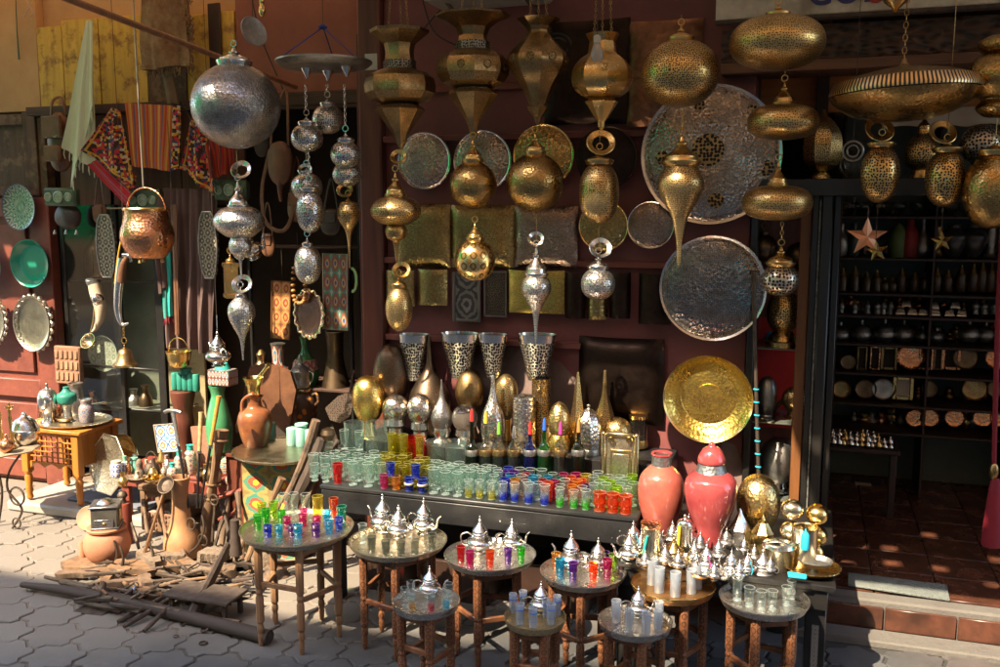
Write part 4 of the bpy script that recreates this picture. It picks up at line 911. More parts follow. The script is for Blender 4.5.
for i, (px, mt, lb) in enumerate(((748, 'green_light', 'small green slipper ornament on the upper cabinet shelf beside the amber lamp'), (767, 'cyan', 'small turquoise slipper ornament on the upper cabinet shelf'), (797, 'pink_orange', 'small pink slipper ornament right of the amber lamp'))):
    stand('slipper_ornament', lb, 'ornament', px+3, 347, CS[0], [('body', mt, S([(5, 348), (6, 343), (5, 337), (2, 332), (0, 331)]), 12)], Y=.2)
def rod(name, label, cat, a, b_, r, mt, group=None, seg=10):
    m = MB(); a = Vector(a); b_ = Vector(b_); m.tube([a, a.lerp(b_, .5), b_], [r, r, r*.8], seg); return solo(m, name, label, cat, mt, a if a.z < b_.z else b_, group)
a = P(772, 419, .16); a.z = CS[1]+.012; t = thing('dagger', 'dark sheathed dagger leaning on the middle cabinet shelf', 'dagger', a); 
m = MB(); b_ = P(802, 380, .18); m.tube([a, a.lerp(b_, .8)], [.009, .011], 10, flat=.5); m.build('sheath', 'iron', t); m = MB(); m.tube([a.lerp(b_, .82), b_], [.006, .008], 10); m.build('hilt', 'dark', t)
for i, (x0_, y0_, x1_, y1_) in enumerate(((759, 345, 752, 372), (776, 352, 792, 374))):
    pass
# striped rod with turquoise winding in front of the cabinet
a = P(760, 486, -.16); b_ = P(753, 270, -.12); a.z = TZ+.012; t = thing('wrapped_rod', 'dark rod wound with turquoise tape leaning in front of the wall cabinet', 'rod', a)
m = MB(); m.tube([a, b_], .0075, 10); m.build('shaft', 'iron', t)
m = MB()
for k in range(9):
    c_ = a.lerp(b_, .06+k*.055); m.ring(c_, .0085, .0035, (b_-a)+Vector((.12, 0, 0)), 12, 6)
m.build('tape', 'cyan', t)
# ---------------------------------------------------------------- shop interior goods
Yb = 1.32
t = thing('shop_shelving', 'tall black shelving filled with dark wares at the back of the shop', 'shelving', (1.6, Yb+.1, FZ))
rows = [(216, 0), (257, 1), (292, 2), (314, 3), (342, 4), (371, 5), (401, 6), (428, 7)]
xs0 = wx(826, Yb); xs1 = 3.2; RZ = []
for py, _ in rows:
    z = wz(900, py, Yb-.02); RZ.append(z); bx('shelf', 'dark_wood', xs0, xs1, Yb-.14, Yb+.2, z-.014, z, t, .002)
for px in (836, 925, 1010): x = wx(px, Yb+.15); bx('upright', 'dark_wood', x-.006, x+.006, Yb-.13, Yb+.19, FZ, 2.05, t, .002)
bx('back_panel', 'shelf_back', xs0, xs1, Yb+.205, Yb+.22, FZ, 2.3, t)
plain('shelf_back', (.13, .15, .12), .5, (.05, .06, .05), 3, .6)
ZI = [0]
def sh(row, px, name, label, cat, parts, grp, dy=0.0):
    z = RZ[row]; py = rows[row][0]
    return stand(name, label, cat, px, py, z, parts, grp, Y=Yb-.04+dy)
def rel(base, pts): return [(hw, base-h) for hw, h in pts]
vb = [('body', None, [(6, 0), (8, 8), (8, 16), (4, 20), (3, 25)])]
for i, px in enumerate((835, 848, 862, 880, 898, 918, 934, 950, 966, 984)): sh(0, px, 'glass_bowl', 'dusty pale glass bowl on the highest visible shop shelf', 'bowl', [('bowl', 'glass_smoke', S(rel(216, [(3, 0), (4, 3), (8, 8), (7.5, 14)])), 16)], 'glass bowls on the top shop shelf')
spec1 = [(840, 'silver_dull', 'tall grey metal flask at left of the vase shelf', [(6, 0), (8, 8), (7, 18), (3, 26), (3, 33)]), (853, 'bottle_g', 'dark bottle left of the green cone on the vase shelf', [(6, 0), (7, 10), (6, 22), (3, 27), (3, 34)]),
 (897, 'green_cone', 'green tall pointed vessel on the vase shelf', [(8, 0), (8.5, 14), (8, 24), (5, 30), (1, 34), (0, 34)]), (909, 'red_cone', 'red tall pointed vessel on the vase shelf', [(8, 0), (8.5, 12), (7, 25), (4, 31), (3, 38), (0, 38)]), (922, 'silver_dull', 'silver long necked bottle on the vase shelf', [(6, 0), (9, 8), (6, 20), (2.5, 28), (3, 40)]),
 (937, 'brass_aged', 'brass lamp stem among the dark vases', [(7, 0), (4, 6), (7, 14), (4, 24), (5, 30)]), (953, 'vase_dark', 'wide dark shouldered vase, left of two on the vase shelf', [(6, 0), (12, 12), (13, 22), (6, 29), (7, 33)]), (972, 'vase_dark', 'wide dark shouldered vase, right of two on the vase shelf', [(6, 0), (12, 12), (13, 22), (6, 29), (7, 33)]), (990, 'pewter', 'fluted grey candlestick at the right end of the vase shelf', [(7, 0), (4, 6), (5, 20), (4, 36), (6, 40)])]
plain('bottle_g', (.03, .05, .03), .3); plain('green_cone', (.10, .16, .04), .6); plain('red_cone', (.30, .02, .02), .6); plain('vase_dark', (.03, .03, .03), .25, (.08, .07, .06))
for px, mt, lb, pr in spec1: sh(1, px, 'vase', lb, 'vase', [('body', mt, S(rel(257, pr)), 20)], None)
plain('bottle_brown', (.08, .045, .02), .25, (.04, .02, .01)); 
for i, px in enumerate((842, 854, 866, 876, 884, 892, 901, 914, 924, 936, 947, 960, 972, 981, 990, 999)):
    h = (24, 26, 20, 22, 14, 14, 24, 20, 19, 24, 22, 27, 28, 30, 30, 28)[i]
    sh(2, px, 'bottle', 'small brown bottle with a gilt neck on the bottle shelf of the shop', 'bottle', [('body', 'bottle_brown', rel(292, [(4.5, 0), (5, 1), (5, h*.6), (4.2, h*.68)]), 12), ('neck', 'brass_aged', rel(292, [(4.2, h*.68), (1.4, h*.9), (1.2, h), (0, h)]), 12)], 'bottles on the dark shop shelves')
for i, px in enumerate((841, 854, 867, 877, 883, 890)): sh(3, px, 'pepper_pot', 'small metal pot on the narrow shop shelf below the bottles', 'pot', [('body', 'pewter', S(rel(314, [(3.5, 0), (3, 4), (3.5, 8), (1.5, 12), (0, 13)])), 12)], 'small pots on the narrow shop shelf')
for i, (px, dz) in enumerate(((900, 0), (912, 0), (923, 0), (935, 0), (949, 0), (961, 0), (906, 8), (934, 7), (955, 8))):
    m = MB(); c_ = P(px, 314-dz*.98, Yb-.05); u = U(px, 314, Yb); zz = RZ[3]+.0005+(dz*u); m.box((c_.x, Yb-.05, zz+3.4*u), (10*u, .05, 6.8*u), .004, top=.75); solo(m, 'trinket_box', 'small silver trinket box stacked on the narrow shop shelf', 'box', 'silver', (c_.x, Yb-.05, zz), 'silver trinket boxes')
for i, px in enumerate((975, 984, 994)): sh(3, px, 'pepper_pot', 'small metal pot on the narrow shop shelf below the bottles', 'pot', [('body', 'pewter', S(rel(314, [(4, 0), (3, 4), (4, 8), (1.5, 12), (0, 15)])), 12)], 'small pots on the narrow shop shelf')
for i, px in enumerate((840, 861, 884, 903, 922, 936, 968, 985)):
    k = (1, 1.1, 1.15, 1.1, .8, .7, 1.1, 1)[i]
    sh(4, px, 'lidded_pot', 'dull metal lidded pot on the shop shelf above the picture frames', 'pot', [('bowl', 'pewter', S(rel(342, [(5*k, 0), (9*k, 5*k), (9*k, 9*k)])), 18), ('lid', 'silver_dull', S(rel(342, [(9.4*k, 9*k), (7*k, 13*k), (2*k, 16*k), (1.5*k, 20*k), (0, 20*k)])), 18)], 'lidded pots in the shop')
def disc(name, label, cat, px, py, hw, Y, mt, rimmt=None, group=None, dish=.25, seg=48, lean=0, hy=None, rimw=.1, parent_ok=True, prof=None, hook=None, ez=0.0, dome=False):
    u = U(px, py, Y); c_ = P(px, py, Y); r = hw*u; d = dish*r*.5
    t = thing(name, label, cat, (c_.x, Y, c_.z-r), group)
    Mx = Matrix.Translation(c_) @ Matrix.Rotation(R(90+lean), 4, 'X')
    if hy: Mx = Mx @ Matrix.Diagonal((1, hy/hw, 1, 1))
    if dome: prof = [(0, 1.0), (.25, .98), (.5, .88), (.7, .70), (.85, .45), (.93, .22), (.955, .12), (1, .3)]
    m = MB(); pr = prof or [(0, 0), (.5, .002), (.78, .03), (.9, .35), (.96, .85), (1-rimw*.2, 1.0)]
    m.lathe([(a*r, b_*d) for a, b_ in pr]+[(pr[-1][0]*r*.99, pr[-1][1]*d-.004), (r*.7, -.004), (0, -.004)], (0, 0, 0), seg, Mx); m.build('plate', mt, t)
    m = MB(); m.lathe([(r*.985, d*.97), (r*1.0, d+.001), (r*.995, d+.004), (r*.955, d*.9+.003)], (0, 0, 0), seg, Mx); m.build('rim', rimmt or mt, t)
    return t
for i, (px, hw) in enumerate(((911, 13), (849, 8), (966, 12), (998, 12))):
    disc('display_plate', ['round coppery plate propped on the picture frame shelf', 'small dark plate left on the picture frame shelf', 'dark rosette plate right on the picture frame shelf', 'coppery plate at the far right of the picture frame shelf'][i], 'plate', px, 370-hw, hw, Yb-.06, ('copper', 'bronze_plain', 'bronze_plain', 'copper')[i], lean=-6, seg=32)
def frame(label, px, py, hw, hh, Y, mt, inner, th=.012, bw=.2, name='picture_frame', cat='frame', group=None, rx=0, rz=0, inmt=None):
    u = U(px, py, Y); c_ = P(px, py, Y); w_ = hw*u; h_ = hh*u; z0 = c_.z-h_
    t = thing(name, label, cat, (c_.x, Y, z0), group); b_ = min(w_, h_)*2*bw
    for s in (-1, 1): bx('side', mt, c_.x+s*(w_-b_/2)-b_/2, c_.x+s*(w_-b_/2)+b_/2, Y-th, Y, z0, z0+2*h_, t, th*.35)
    for z in (z0+b_/2, z0+2*h_-b_/2): bx('rail', mt, c_.x-w_+b_+.0005, c_.x+w_-b_-.0005, Y-th*.95, Y, z-b_/2, z+b_/2, t, th*.35)
    bx('picture', inner, c_.x-w_+b_*.9, c_.x+w_-b_*.9, Y-th*.3, Y-th*.1, z0+b_*.9, z0+2*h_-b_*.9, t, .0005); t.rotation_euler = (R(rx), 0, R(rz)); return t
for i, px in enumerate((862, 875, 889, 926, 938, 951)): frame(['narrow copper frame, left on the frame shelf', 'narrow copper frame beside the left one', 'square brass frame left of the coppery plate', 'small brass frame right of the coppery plate', 'thin upright frame in mid shelf', 'pale square frame before the rosette plate'][i], px, 358, (5, 5, 8, 7, 4, 9)[i], 12, Yb-.05, 'copper' if i % 2 else 'brass_aged', 'dark')
for i, px in enumerate((842, 866, 884, 929, 975, 996)): disc('display_plate', ['small round brass plate at the left of the lowest plate shelf', 'dark engraved plate second on the lowest plate shelf', 'dark engraved plate left of the bright frame', 'dim plate right of the bright frame', 'arched brass mirror plate on the lowest plate shelf', 'dim plate at the far right of the lowest plate shelf'][i], 'plate', px, 389, (9, 10, 11, 9, 12, 9)[i], Yb-.06, ('brass_aged', 'bronze_plain', 'silver_dull', 'bronze_plain', 'brass_aged', 'bronze_plain')[i], lean=-6, seg=32)
frame('bright gilt frame with a pale picture on the lowest plate shelf', 903, 388, 10, 12, Yb-.05, 'gold_smooth', 'white_paint')
for i, px in enumerate((915, 930, 955, 983, 1000)): disc('display_plate', 'dark copper plate on the bottom shop shelf', 'plate', px, 418, 9.5, Yb-.06, 'copper', lean=-6, seg=28, group='dark copper plates on the bottom shop shelf')
r6 = random.Random(8)
for i in range(110):
    row = r6.choice((0, 1, 2, 3, 4, 4, 5, 6, 7, 7)); h = r6.uniform(9, 20); w = r6.uniform(3.5, 8); px = r6.uniform(830, 1002); k = r6.uniform(.3, .7)
    sh(row, px, 'metal_vessel', 'small metal vessel packed at the back of the shop shelves', 'vessel', [('body', r6.choice(('pewter', 'silver_dull', 'brass_aged', 'copper', 'brass')), S(rel(rows[row][0], [(w*.6, 0), (w, h*k), (w*.5, h*.8), (w*.6, h)])), 12)], 'small vessels on the shop shelves', dy=.12)
z = wz(866, 441, .95); t = thing('display_table', 'dark table in the shop heaped with small silver trinkets', 'table', (wx(868, .95), .95, FZ))
bx('tabletop', 'dark_wood', wx(829, .95), wx(906, .95), .78, 1.08, z-.02, z, t)
for px in (834, 900): bx('leg', 'dark_wood', wx(px, .95)-.015, wx(px, .95)+.015, .80, .83, FZ, z-.02, t)
r3 = random.Random(5)
for i in range(34):
    px = 834+(i % 12)*5.9+r3.uniform(-1, 1); Y = .82+(i//12)*.09; x = wx(px, Y); s_ = r3.uniform(.012, .02)
    m = MB(); m.lathe([(s_*.6, 0), (s_, s_*.6), (s_*.9, s_*1.3), (s_*.4, s_*1.8), (s_*.2, s_*2.4), (0, s_*2.5)], (x, Y, z+.0005), 10)
    solo(m, 'trinket', 'small silver trinket heaped on the dark table in the shop', 'trinket', 'silver' if i % 3 else 'brass', (x, Y, z), 'silver trinkets on the shop table')
m = MB(); p = G(886, 604, FZ+.004); m.box((p.x, p.y, FZ+.006), (.36, .13, .01), .004, M=None).jitter(.006, 12); o = solo(m, 'door_mat', 'grey folded mat lying on the tiled threshold', 'mat', 'mat_grey', (p.x, p.y, FZ)); o.location.z += .003; o.rotation_euler = (0, 0, R(-3)); p2 = G(900, 602, FZ); o.location.x = p2.x; o.location.y = max(p2.y, -.09)+.02
m = MB(); p = G(863, 484, FZ); m.box((p.x, p.y, FZ+.001), (.08, .05, .002), .0005); solo(m, 'paper_sheet', 'pale sheet of paper on the dark shop floor', 'paper', 'white_paint', (p.x, p.y, FZ))
# red tassel
Y = -.2; t = thing('curtain_tassel', 'long crimson curtain tassel at the right edge of the doorway', 'tassel', (P(994, 480, Y).x, Y, P(994, 546, Y).z))
partl('skirt', 'tassel_red', t, 994, Y, [(9, 546), (9.5, 540), (7, 500), (5, 482), (3, 478), (0, 478)], 14); partl('bead', 'brass_aged', t, 994, Y, E(462, 480, 4.5), 14); m = MB(); m.tube([P(994, 463, Y), P(996, 380, Y), P(999, 300, Y), P(1003, 200, Y), P(1003, -60, Y)], [.008, .009, .01, .008, .004], 10); m.build('cord', 'tassel_red', t)
# ---------------------------------------------------------------- trays and plates on the burgundy wall
WY = -.045
disc('wall_tray', 'round dark silver tray, leftmost of the upper row on the burgundy wall', 'tray', 425, 161, 28, WY, 'tray_silver', 'silver', 'round metal trays on the wall', dome=True)
disc('wall_tray', 'round engraved silver tray behind the second globe lantern', 'tray', 483, 161, 30, WY, 'tray_silver', 'silver', 'round metal trays on the wall', dome=True)
disc('wall_tray', 'round orange brass tray behind the large globe lantern', 'tray', 544, 156, 31, WY, 'tray_brass', 'gold_smooth', 'round metal trays on the wall', dome=True)
disc('wall_tray', 'round very dark tray half hidden behind the tall oval lantern', 'tray', 607, 158, 31, WY, 'bronze_sheet', None, 'round metal trays on the wall', dome=True)
disc('wall_tray', 'round brass tray directly below the tall oval lantern', 'tray', 604, 226, 25, WY, 'plate_brass', 'gold_smooth', 'round metal trays on the wall', dome=True)
disc('wall_tray', 'small round engraved silver tray left of the spike lantern', 'tray', 651, 225, 23.5, WY, 'plate_silver', 'silver', 'round metal trays on the wall', dome=True)
t = disc('wall_tray', 'largest dark silver tray with pierced roundels behind the top shaped lantern', 'tray', 711, 155, 69, -.06, 'tray_silver', 'silver', None, .22, 64, dome=True)
for px, py, r_ in ((708, 150, 16), (663, 158, 7), (716, 200, 8), (752, 112, 7), (766, 168, 8), (700, 106, 6)):
    u = U(px, py, -.07); dd_ = min(1, math.hypot(px-711, py-155)/69); c_ = P(px, py, -.062-.11*.5*69*u*2*(1-dd_**2.6)*.92); m = MB(); m.lathe([(0, 0), (r_*u, 0), (r_*u, .003), (r_*u*.8, .005), (0, .004)], (0, 0, 0), 24, Matrix.Translation(c_) @ Matrix.Rotation(R(90), 4, 'X')); m.build('pierced_roundel', 'rosette_dark', t)
metal('rosette_dark', (.55, .36, .16), None, .35, perf=(70, .42))
disc('wall_tray', 'large dark dotted silver tray with bright rim above the gold tray', 'tray', 713, 288, 52.5, -.10, 'tray_dots', 'silver', None, .25, 64, dome=True)
metal('tray_dots', (.38, .36, .345), (.05, .045, .045), .18, perf=(140, .24), tarn=.8, ham=60)
disc('wall_tray', 'gleaming gold dished tray above the tall pink vase', 'tray', 709, 397, 44, -.09, 'tray_gold', 'gold_smooth', None, .55, 64, prof=[(0, .04), (.3, .06), (.31, .0), (.62, 0), (.64, .07), (.70, .1), (.85, .45), (.95, .9), (1, 1)])
metal('tray_gold', (.86, .62, .16), (.35, .22, .04), .2, tarn=.6, ham=85, uvp=(40, 16, .6))
def platesq(label, x0_, y0_, x1_, y1_, Y, mt, group=None, name='square_tray', cat='tray', puff=.35, n=10, dep=.028, bow=0.0):
    a = P(x0_, (y0_+y1_)/2, Y).x; b_ = P(x1_, (y0_+y1_)/2, Y).x; z0 = P((x0_+x1_)/2, y1_, Y).z; z1 = P((x0_+x1_)/2, y0_, Y).z
    def fn(u, v):
        e = (1-abs(2*u-1)**6)*(1-abs(2*v-1)**6)
        r = .0 if bow == 0 else bow*(1-(2*u-1)**2)
        pinch = -.02*(b_-a)*math.sin(math.pi*u)*(1 if v > .5 else -1)*abs(2*v-1)**6
        return (a+(b_-a)*u, Y-.006-dep*e*(1 if bow == 0 else .15)-r, z0+(z1-z0)*v+pinch*.6)
    m = MB(); m.sheet(fn, 24, 24, -.004); return solo(m, name, label, cat, mt, ((a+b_)/2, Y, z0), group)
platesq('largest dark square hammered tray high on the wall behind the fourth lantern', 545, 20, 630, 125, -.012, 'bronze_sheet')
platesq('dark copper tray with rounded corners at the top of the wall', 628, 20, 702, 127, -.012, 'copper_dark'); metal('copper_dark', (.28, .14, .08), (.06, .03, .02), .32, tarn=.7, ham=30)
platesq('square olive brass plate, left of three in the middle row', 396, 204, 451, 267, -.02, 'plate_brass', 'square engraved plates'); platesq('square olive brass plate, middle of three behind the small net lantern', 452, 205, 515, 268, -.02, 'plate_brass', 'square engraved plates')
platesq('square silvery brown plate, right of three behind the silver drop pendant', 515, 206, 578, 268, -.02, 'plate_silver', 'square engraved plates')
for x0_, x1_, y0_, y1_, mt, lb in ((387, 415, 270, 306, 'plate_brass', 'curved brass wall cuff, far left of the lower row'), (418, 448, 269, 305, 'plate_brass', 'curved ribbed brass wall cuff second in the lower row'), (509, 565, 270, 313, 'brass_cuff', 'wide curved brass wall cuff behind the silver drop pendant'),
    (566, 586, 272, 318, 'bronze_sheet', 'narrow dark wall cuff left of the small brass one'), (587, 608, 286, 319, 'plate_brass', 'small brass wall cuff below the silver ball lantern'), (610, 631, 272, 318, 'bronze_sheet', 'narrow dark wall cuff right of the small brass one'), (639, 672, 273, 324, 'bronze_sheet', 'dark curved wall cuff left of the dotted tray')):
    platesq(lb, x0_, y0_, x1_, y1_, -.03, mt, 'curved metal wall cuffs', 'wall_cuff', 'wall lamp', bow=.03)
metal('brass_cuff', (.62, .45, .12), (.25, .16, .04), .3, tarn=.6, eng=70)
frame('grey carved plaque with a round rosette in the lower wall row', 467, 297, 15, 25, -.03, 'lattice_plain', 'plaque_rosette', .014, .1, 'wall_plaque', 'plaque')
plain('lattice_plain', (.22, .19, .16), .6, (.1, .08, .07), 20); pattern('plaque_rosette', [(.06, .05, .045), (.26, .23, .2), (.06, .05, .045), (.2, .18, .15), (.05, .04, .04), (.22, .2, .17)], 1, 1.5, .6, .2)
frame('dark lattice plaque beside the rosette plaque', 496, 294, 12, 23, -.03, 'lattice_plain', 'lattice_dark', .012, .06, 'wall_plaque', 'plaque')
metal('lattice_dark', (.16, .13, .10), None, .6, perf=(150, .38))
platesq('big dark leather textured square tray low on the burgundy wall', 579, 337, 664, 423, -.016, 'bronze_sheet', dep=.04)
for cx, yt, yb, hw, lb in ((414, 334, 380, 16, 'leftmost of the four cone wall sconces in pierced silver'), (460, 333, 378, 20, 'second pierced silver cone sconce, the wide one'), (493, 334, 378, 15, 'third pierced silver cone sconce, narrow and beside the wide one'), (537, 334, 380, 19.5, 'rightmost of the four cone wall sconces in pierced silver')):
    Y = -.10; x = P(cx, 355, Y).x; t = thing('wall_sconce', lb, 'wall lamp', (x, Y, P(cx, yb, Y).z), 'pierced silver cone sconces')
    partl('shade', 'silver_lace', t, cx, Y, [(hw*.45, yb), (hw*.72, (yt+yb)/2), (hw*.95, yt+8), (hw*.92, yt+8), (hw*.7, (yt+yb)/2), (hw*.42, yb-1)], 32, x, ell=.7)
    partl('rim', 'silver', t, cx, Y, [(hw*.96, yt+8), (hw*1.02, yt), (hw*.99, yt), (hw*.93, yt+8)], 32, x, ell=.7); bx('bracket', 'iron', x-.012, x+.012, Y+.03, -.003, P(cx, yt+26, Y).z, P(cx, yt+12, Y).z, t)
# ---------------------------------------------------------------- back row on the black counter step
RB = -.11; RF = -.215
def bk(name, label, cat, cx, parts, Y=RB, group=None, seg=28): return stand(name, label, cat, cx, 440, BZ, parts, group, Y=Y, seg=seg)
def lampfoot(hw, yt, Y, mt='silver'): 
    return ('base', mt, [(hw, 447), (hw, 441), (hw*.85, 439), (hw*.8, yt+4), (hw*.95, yt+2), (hw*.9, yt)])
bk('egg_lamp', 'tall dark bronze egg lamp at the left of the back row', 'lamp', 392, [('base', 'bronze_plain', [(9, 447), (8, 420), (10, 400)]), ('shade', 'bronze', S([(10, 402), (16, 392), (18, 375), (14, 355), (7, 346), (0, 344)]))], RB+.0)
bk('egg_lamp', 'smooth gold egg lamp at the left of the back row', 'lamp', 369, [('base', 'gold_smooth', [(9, 450), (7, 430), (6, 418)]), ('shade', 'gold', S([(0, 423), (10, 419), (16, 404), (15, 388), (9, 378), (0, 375)]))], RF)
bk('flask_lamp', 'tall bronze flask lamp with a long thin neck', 'lamp', 430, [('body', 'bronze', S([(12, 447), (20, 415), (20, 395), (11, 378), (4, 365), (2, 345), (1, 335), (0, 334)]))], RB)
bk('egg_lamp', 'ribbed dark brass egg lamp behind the small glass globe', 'lamp', 470, [('base', 'bronze_plain', [(9, 447), (6, 425), (6, 410)]), ('shade', 'brass_aged', S([(5, 412), (13, 402), (15, 388), (10, 374), (0, 368)]), 10)], RB)
bk('egg_lamp', 'pierced olive brass egg lamp right of the wide cone sconces', 'lamp', 506, [('base', 'gold_smooth', [(6, 447), (5, 430), (5, 417)]), ('shade', 'brass_perf', S([(4, 420), (9, 412), (12, 396), (10, 382), (4, 375), (0, 374)]))], RB)
gm = 'silver_mosaic'; metal(gm, (.86, .8, .72), (.36, .28, .2), .2, eng=85, ham=75, tarn=.4)
def globe(lb, cx, cy, hw, hh, Y=RF, mt='silver_mosaic', name='globe_lamp', base='silver'):
    bk(name, lb, 'lamp', cx, [('base', base, [(hw*.75, 453), (hw*.75, 446), (hw*.6, 443), (hw*.55, cy+hh+6), (hw*.75, cy+hh+3), (hw*.7, cy+hh-3)]), ('globe', mt, E(cy-hh, cy+hh, hw))], Y, 'mosaic globe lamps in the back row')
globe('round silver mosaic globe lamp, leftmost of the globes', 396, 408, 13.5, 13.5); globe('taller oval silver mosaic globe lamp, second of the globes', 420, 409, 12.5, 16); globe('clear silver globe lamp in the middle of the back row', 465, 418, 13, 14, mt='glass_smoke2')
glass('glass_smoke2', (.8, .78, .74), .3, (.5, .42, .36))
bk('onion_lamp', 'silver onion shaped lamp with a spike, between the globes', 'lamp', 442, [('base', 'silver', [(10, 453), (10, 446), (7, 438), (9, 431), (8, 427)]), ('dome', 'silver_hammered', S([(8, 428), (11, 418), (8, 408), (3, 398), (1.3, 388), (.6, 380), (0, 380)]))], RF)
bk('flask_lamp', 'silver flask lamp with a blue tipped long neck', 'lamp', 493, [('body', 'silver_mosaic', S([(9, 453), (12, 432), (11, 415), (5, 400), (2.2, 388), (1.4, 376), (0, 375)]))], RF)
bk('cylinder_lamp', 'silver mosaic cylinder lamp in the back row', 'lamp', 524, [('body', 'silver_mosaic', [(11.5, 453), (11.5, 397), (11.5, 396), (9.5, 396), (9.5, 440)])], RF)
bk('cylinder_lamp', 'brown pierced brass cylinder lamp below the rightmost cone sconce', 'lamp', 541, [('body', 'brass_perf_wide', [(9.5, 447), (9.5, 379), (9.8, 378), (8, 378), (8, 430)])], RB)
bk('egg_lamp', 'ribbed glowing gold egg lamp beside the pyramid', 'lamp', 559, [('base', 'gold', [(11, 450), (11, 440), (8, 434)]), ('shade', 'gold_mosaic', S([(7, 436), (11, 428), (11.5, 418), (7, 406), (0, 401)]), 12)], RF)
bk('globe_lamp', 'low gold mosaic ball lamp under the ribbed gold egg', 'lamp', 556, [('globe', 'gold_mosaic', E(420, 452, 14))], -.115)
bk('pyramid_lamp', 'tall narrow brass pyramid lamp', 'lamp', 577, [('body', 'brass_perf', [(11, 447), (1, 372), (0, 372)], 4)], RB)
bk('spire_lamp', 'brass lattice spire lamp with a curved waist in front of the dark square tray', 'lamp', 604, [('body', 'brass_perf', S([(14, 447), (14, 430), (9, 412), (4, 396), (2, 380), (1.5, 371), (0, 370)]), 8)], RB)
bk('dome_lantern', 'silver dome shaped lantern with a ball finial', 'lantern', 588, [('base', 'silver_dull', [(13, 457), (13.5, 452), (12.5, 448)]), ('dome', 'silver_mosaic', S([(12.5, 448), (13.5, 435), (11.5, 420), (6, 411), (1.5, 408), (2, 405), (0, 404)]), 8)], RF)
bk('globe_lamp', 'gold mosaic ball lamp above the gilt picture frame', 'lamp', 617, [('globe', 'gold_mosaic', E(417, 446, 14.5))], RF+.09)
for i, (cx, w_, yt) in enumerate(((638, 9, 415),)):
    bk('glass_jar', 'glass jar with gilt lid and foot beside the gold ball', 'jar', cx, [('foot', 'brass', [(w_, 447), (w_*1.1, 445), (w_, 439)]), ('jar', 'glass_smoke', [(w_, 438.6), (w_, yt+3)]), ('lid', 'gold_smooth', [(w_*1.08, yt+3), (w_*1.08, yt), (0, yt-1)])], RB+.03)
t = frame('ornate brass picture frame standing at the right end of the counter', 620, 470, 19, 31, -.34, 'tray_frame', 'tray_inner', .018, .13); metal('tray_frame', (.66, .52, .28), (.2, .14, .07), .28, tarn=.6, eng=110); metal('tray_inner', (.8, .7, .5), (.35, .25, .15), .3, tarn=.7, eng=90)
t.location.z = CZ+.001
p = P(620, 470, -.358); u = U(620, 470, -.36); 
for dx in (-9, 9):
    q = P(620+dx, 448, -.358); m = MB(); m.lathe([(0, 0), (3.4*u, 0), (3*u, .003), (0, .004)], (0, 0, 0), 16, Matrix.Translation(q) @ Matrix.Rotation(R(90), 4, 'X')); ob = m.build('boss', 'gold_smooth', t)
bx('inner_frame', 'tray_frame', p.x-11*u, p.x+11*u, -.350, -.3445, P(620, 494, -.35).z, P(620, 458, -.35).z, t, .002)
bx('inner_plate', 'tray_inner', p.x-8*u, p.x+8*u, -.354, -.3505, P(620, 490, -.35).z, P(620, 462, -.35).z, t, .001)
# bottles with coloured stoppers
for cx, yt, gm_, sm, lb in ((472, 415, 'bottle_dark', 'candle_red', 'dark bottle with a red stopper, leftmost of the bottles'), (486, 417, 'smoke', 'candle_yellow', 'dark clear bottle with a yellow stopper'), (499, 428, 'smoke', 'green_ribbon', 'grey bottle with a gilt collar and green stopper'), (514, 432, 'smoke', 'steel', 'clear bottle with a pale neck in the bottle row'),
    (530, 428, 'bottle_blue', 'candle_red', 'dark blue bottle with a red stopper'), (544, 424, 'bottle_green', 'candle_blue', 'green bottle with a blue stopper and silver collar'), (560, 428, 'smoke', 'candle_pink', 'tall clear bottle with a pink stopper'), (578, 426, 'bottle_dark', 'cork_orange', 'black bottle with an orange stopper and silver collar')):
    w_ = 6.6; yb = 482
    t = stand('glass_bottle', lb, 'bottle', cx, yb, CZ, [('glass', 'glass_'+gm_, S([(w_, 486), (w_, 470), (w_, 452), (w_*.8, 446), (2.3, 440), (1.9, yt+5)])), ('stopper', sm, [(2.1, yt+6), (1.6, yt-3), (.8, yt-6), (0, yt-6)], 12), ('collar', 'silver_dull' if gm_ != 'smoke' else 'brass_aged', [(w_*1.05, 455), (w_*1.08, 454), (w_*1.08, 450), (w_*1.02, 449)])], 'stoppered bottles on the counter', Y=-.337)
# glass cylinders and jars
for cx, hw, yt, mt, lb in ((355, 10, 422, 'aqua', 'tall clear glass cylinder, left of the pair on the counter'), (377, 11, 422, 'aqua', 'tall clear glass cylinder, right of the pair on the counter'), (398, 10, 436, 'olive', 'large olive green glass tumbler behind the small olive glasses'), (416, 10, 437, 'red', 'large red glass tumbler behind the olive glasses'), (436, 9, 440, 'clear', 'clear flared glass beside the large red tumbler'), (456, 11, 441, 'aqua', 'clear wide glass with a band right of the red tumbler')):
    stand('glass_vase', lb, 'glass', cx, 482, CZ, [('glass', 'glass_'+mt, [(hw*.9, 485), (hw, 481), (hw, yt+2), (hw*1.04, yt), (hw*.96, yt), (hw*.93, yt+3), (hw*.9, 478), (0, 477)])], Y=-.338)
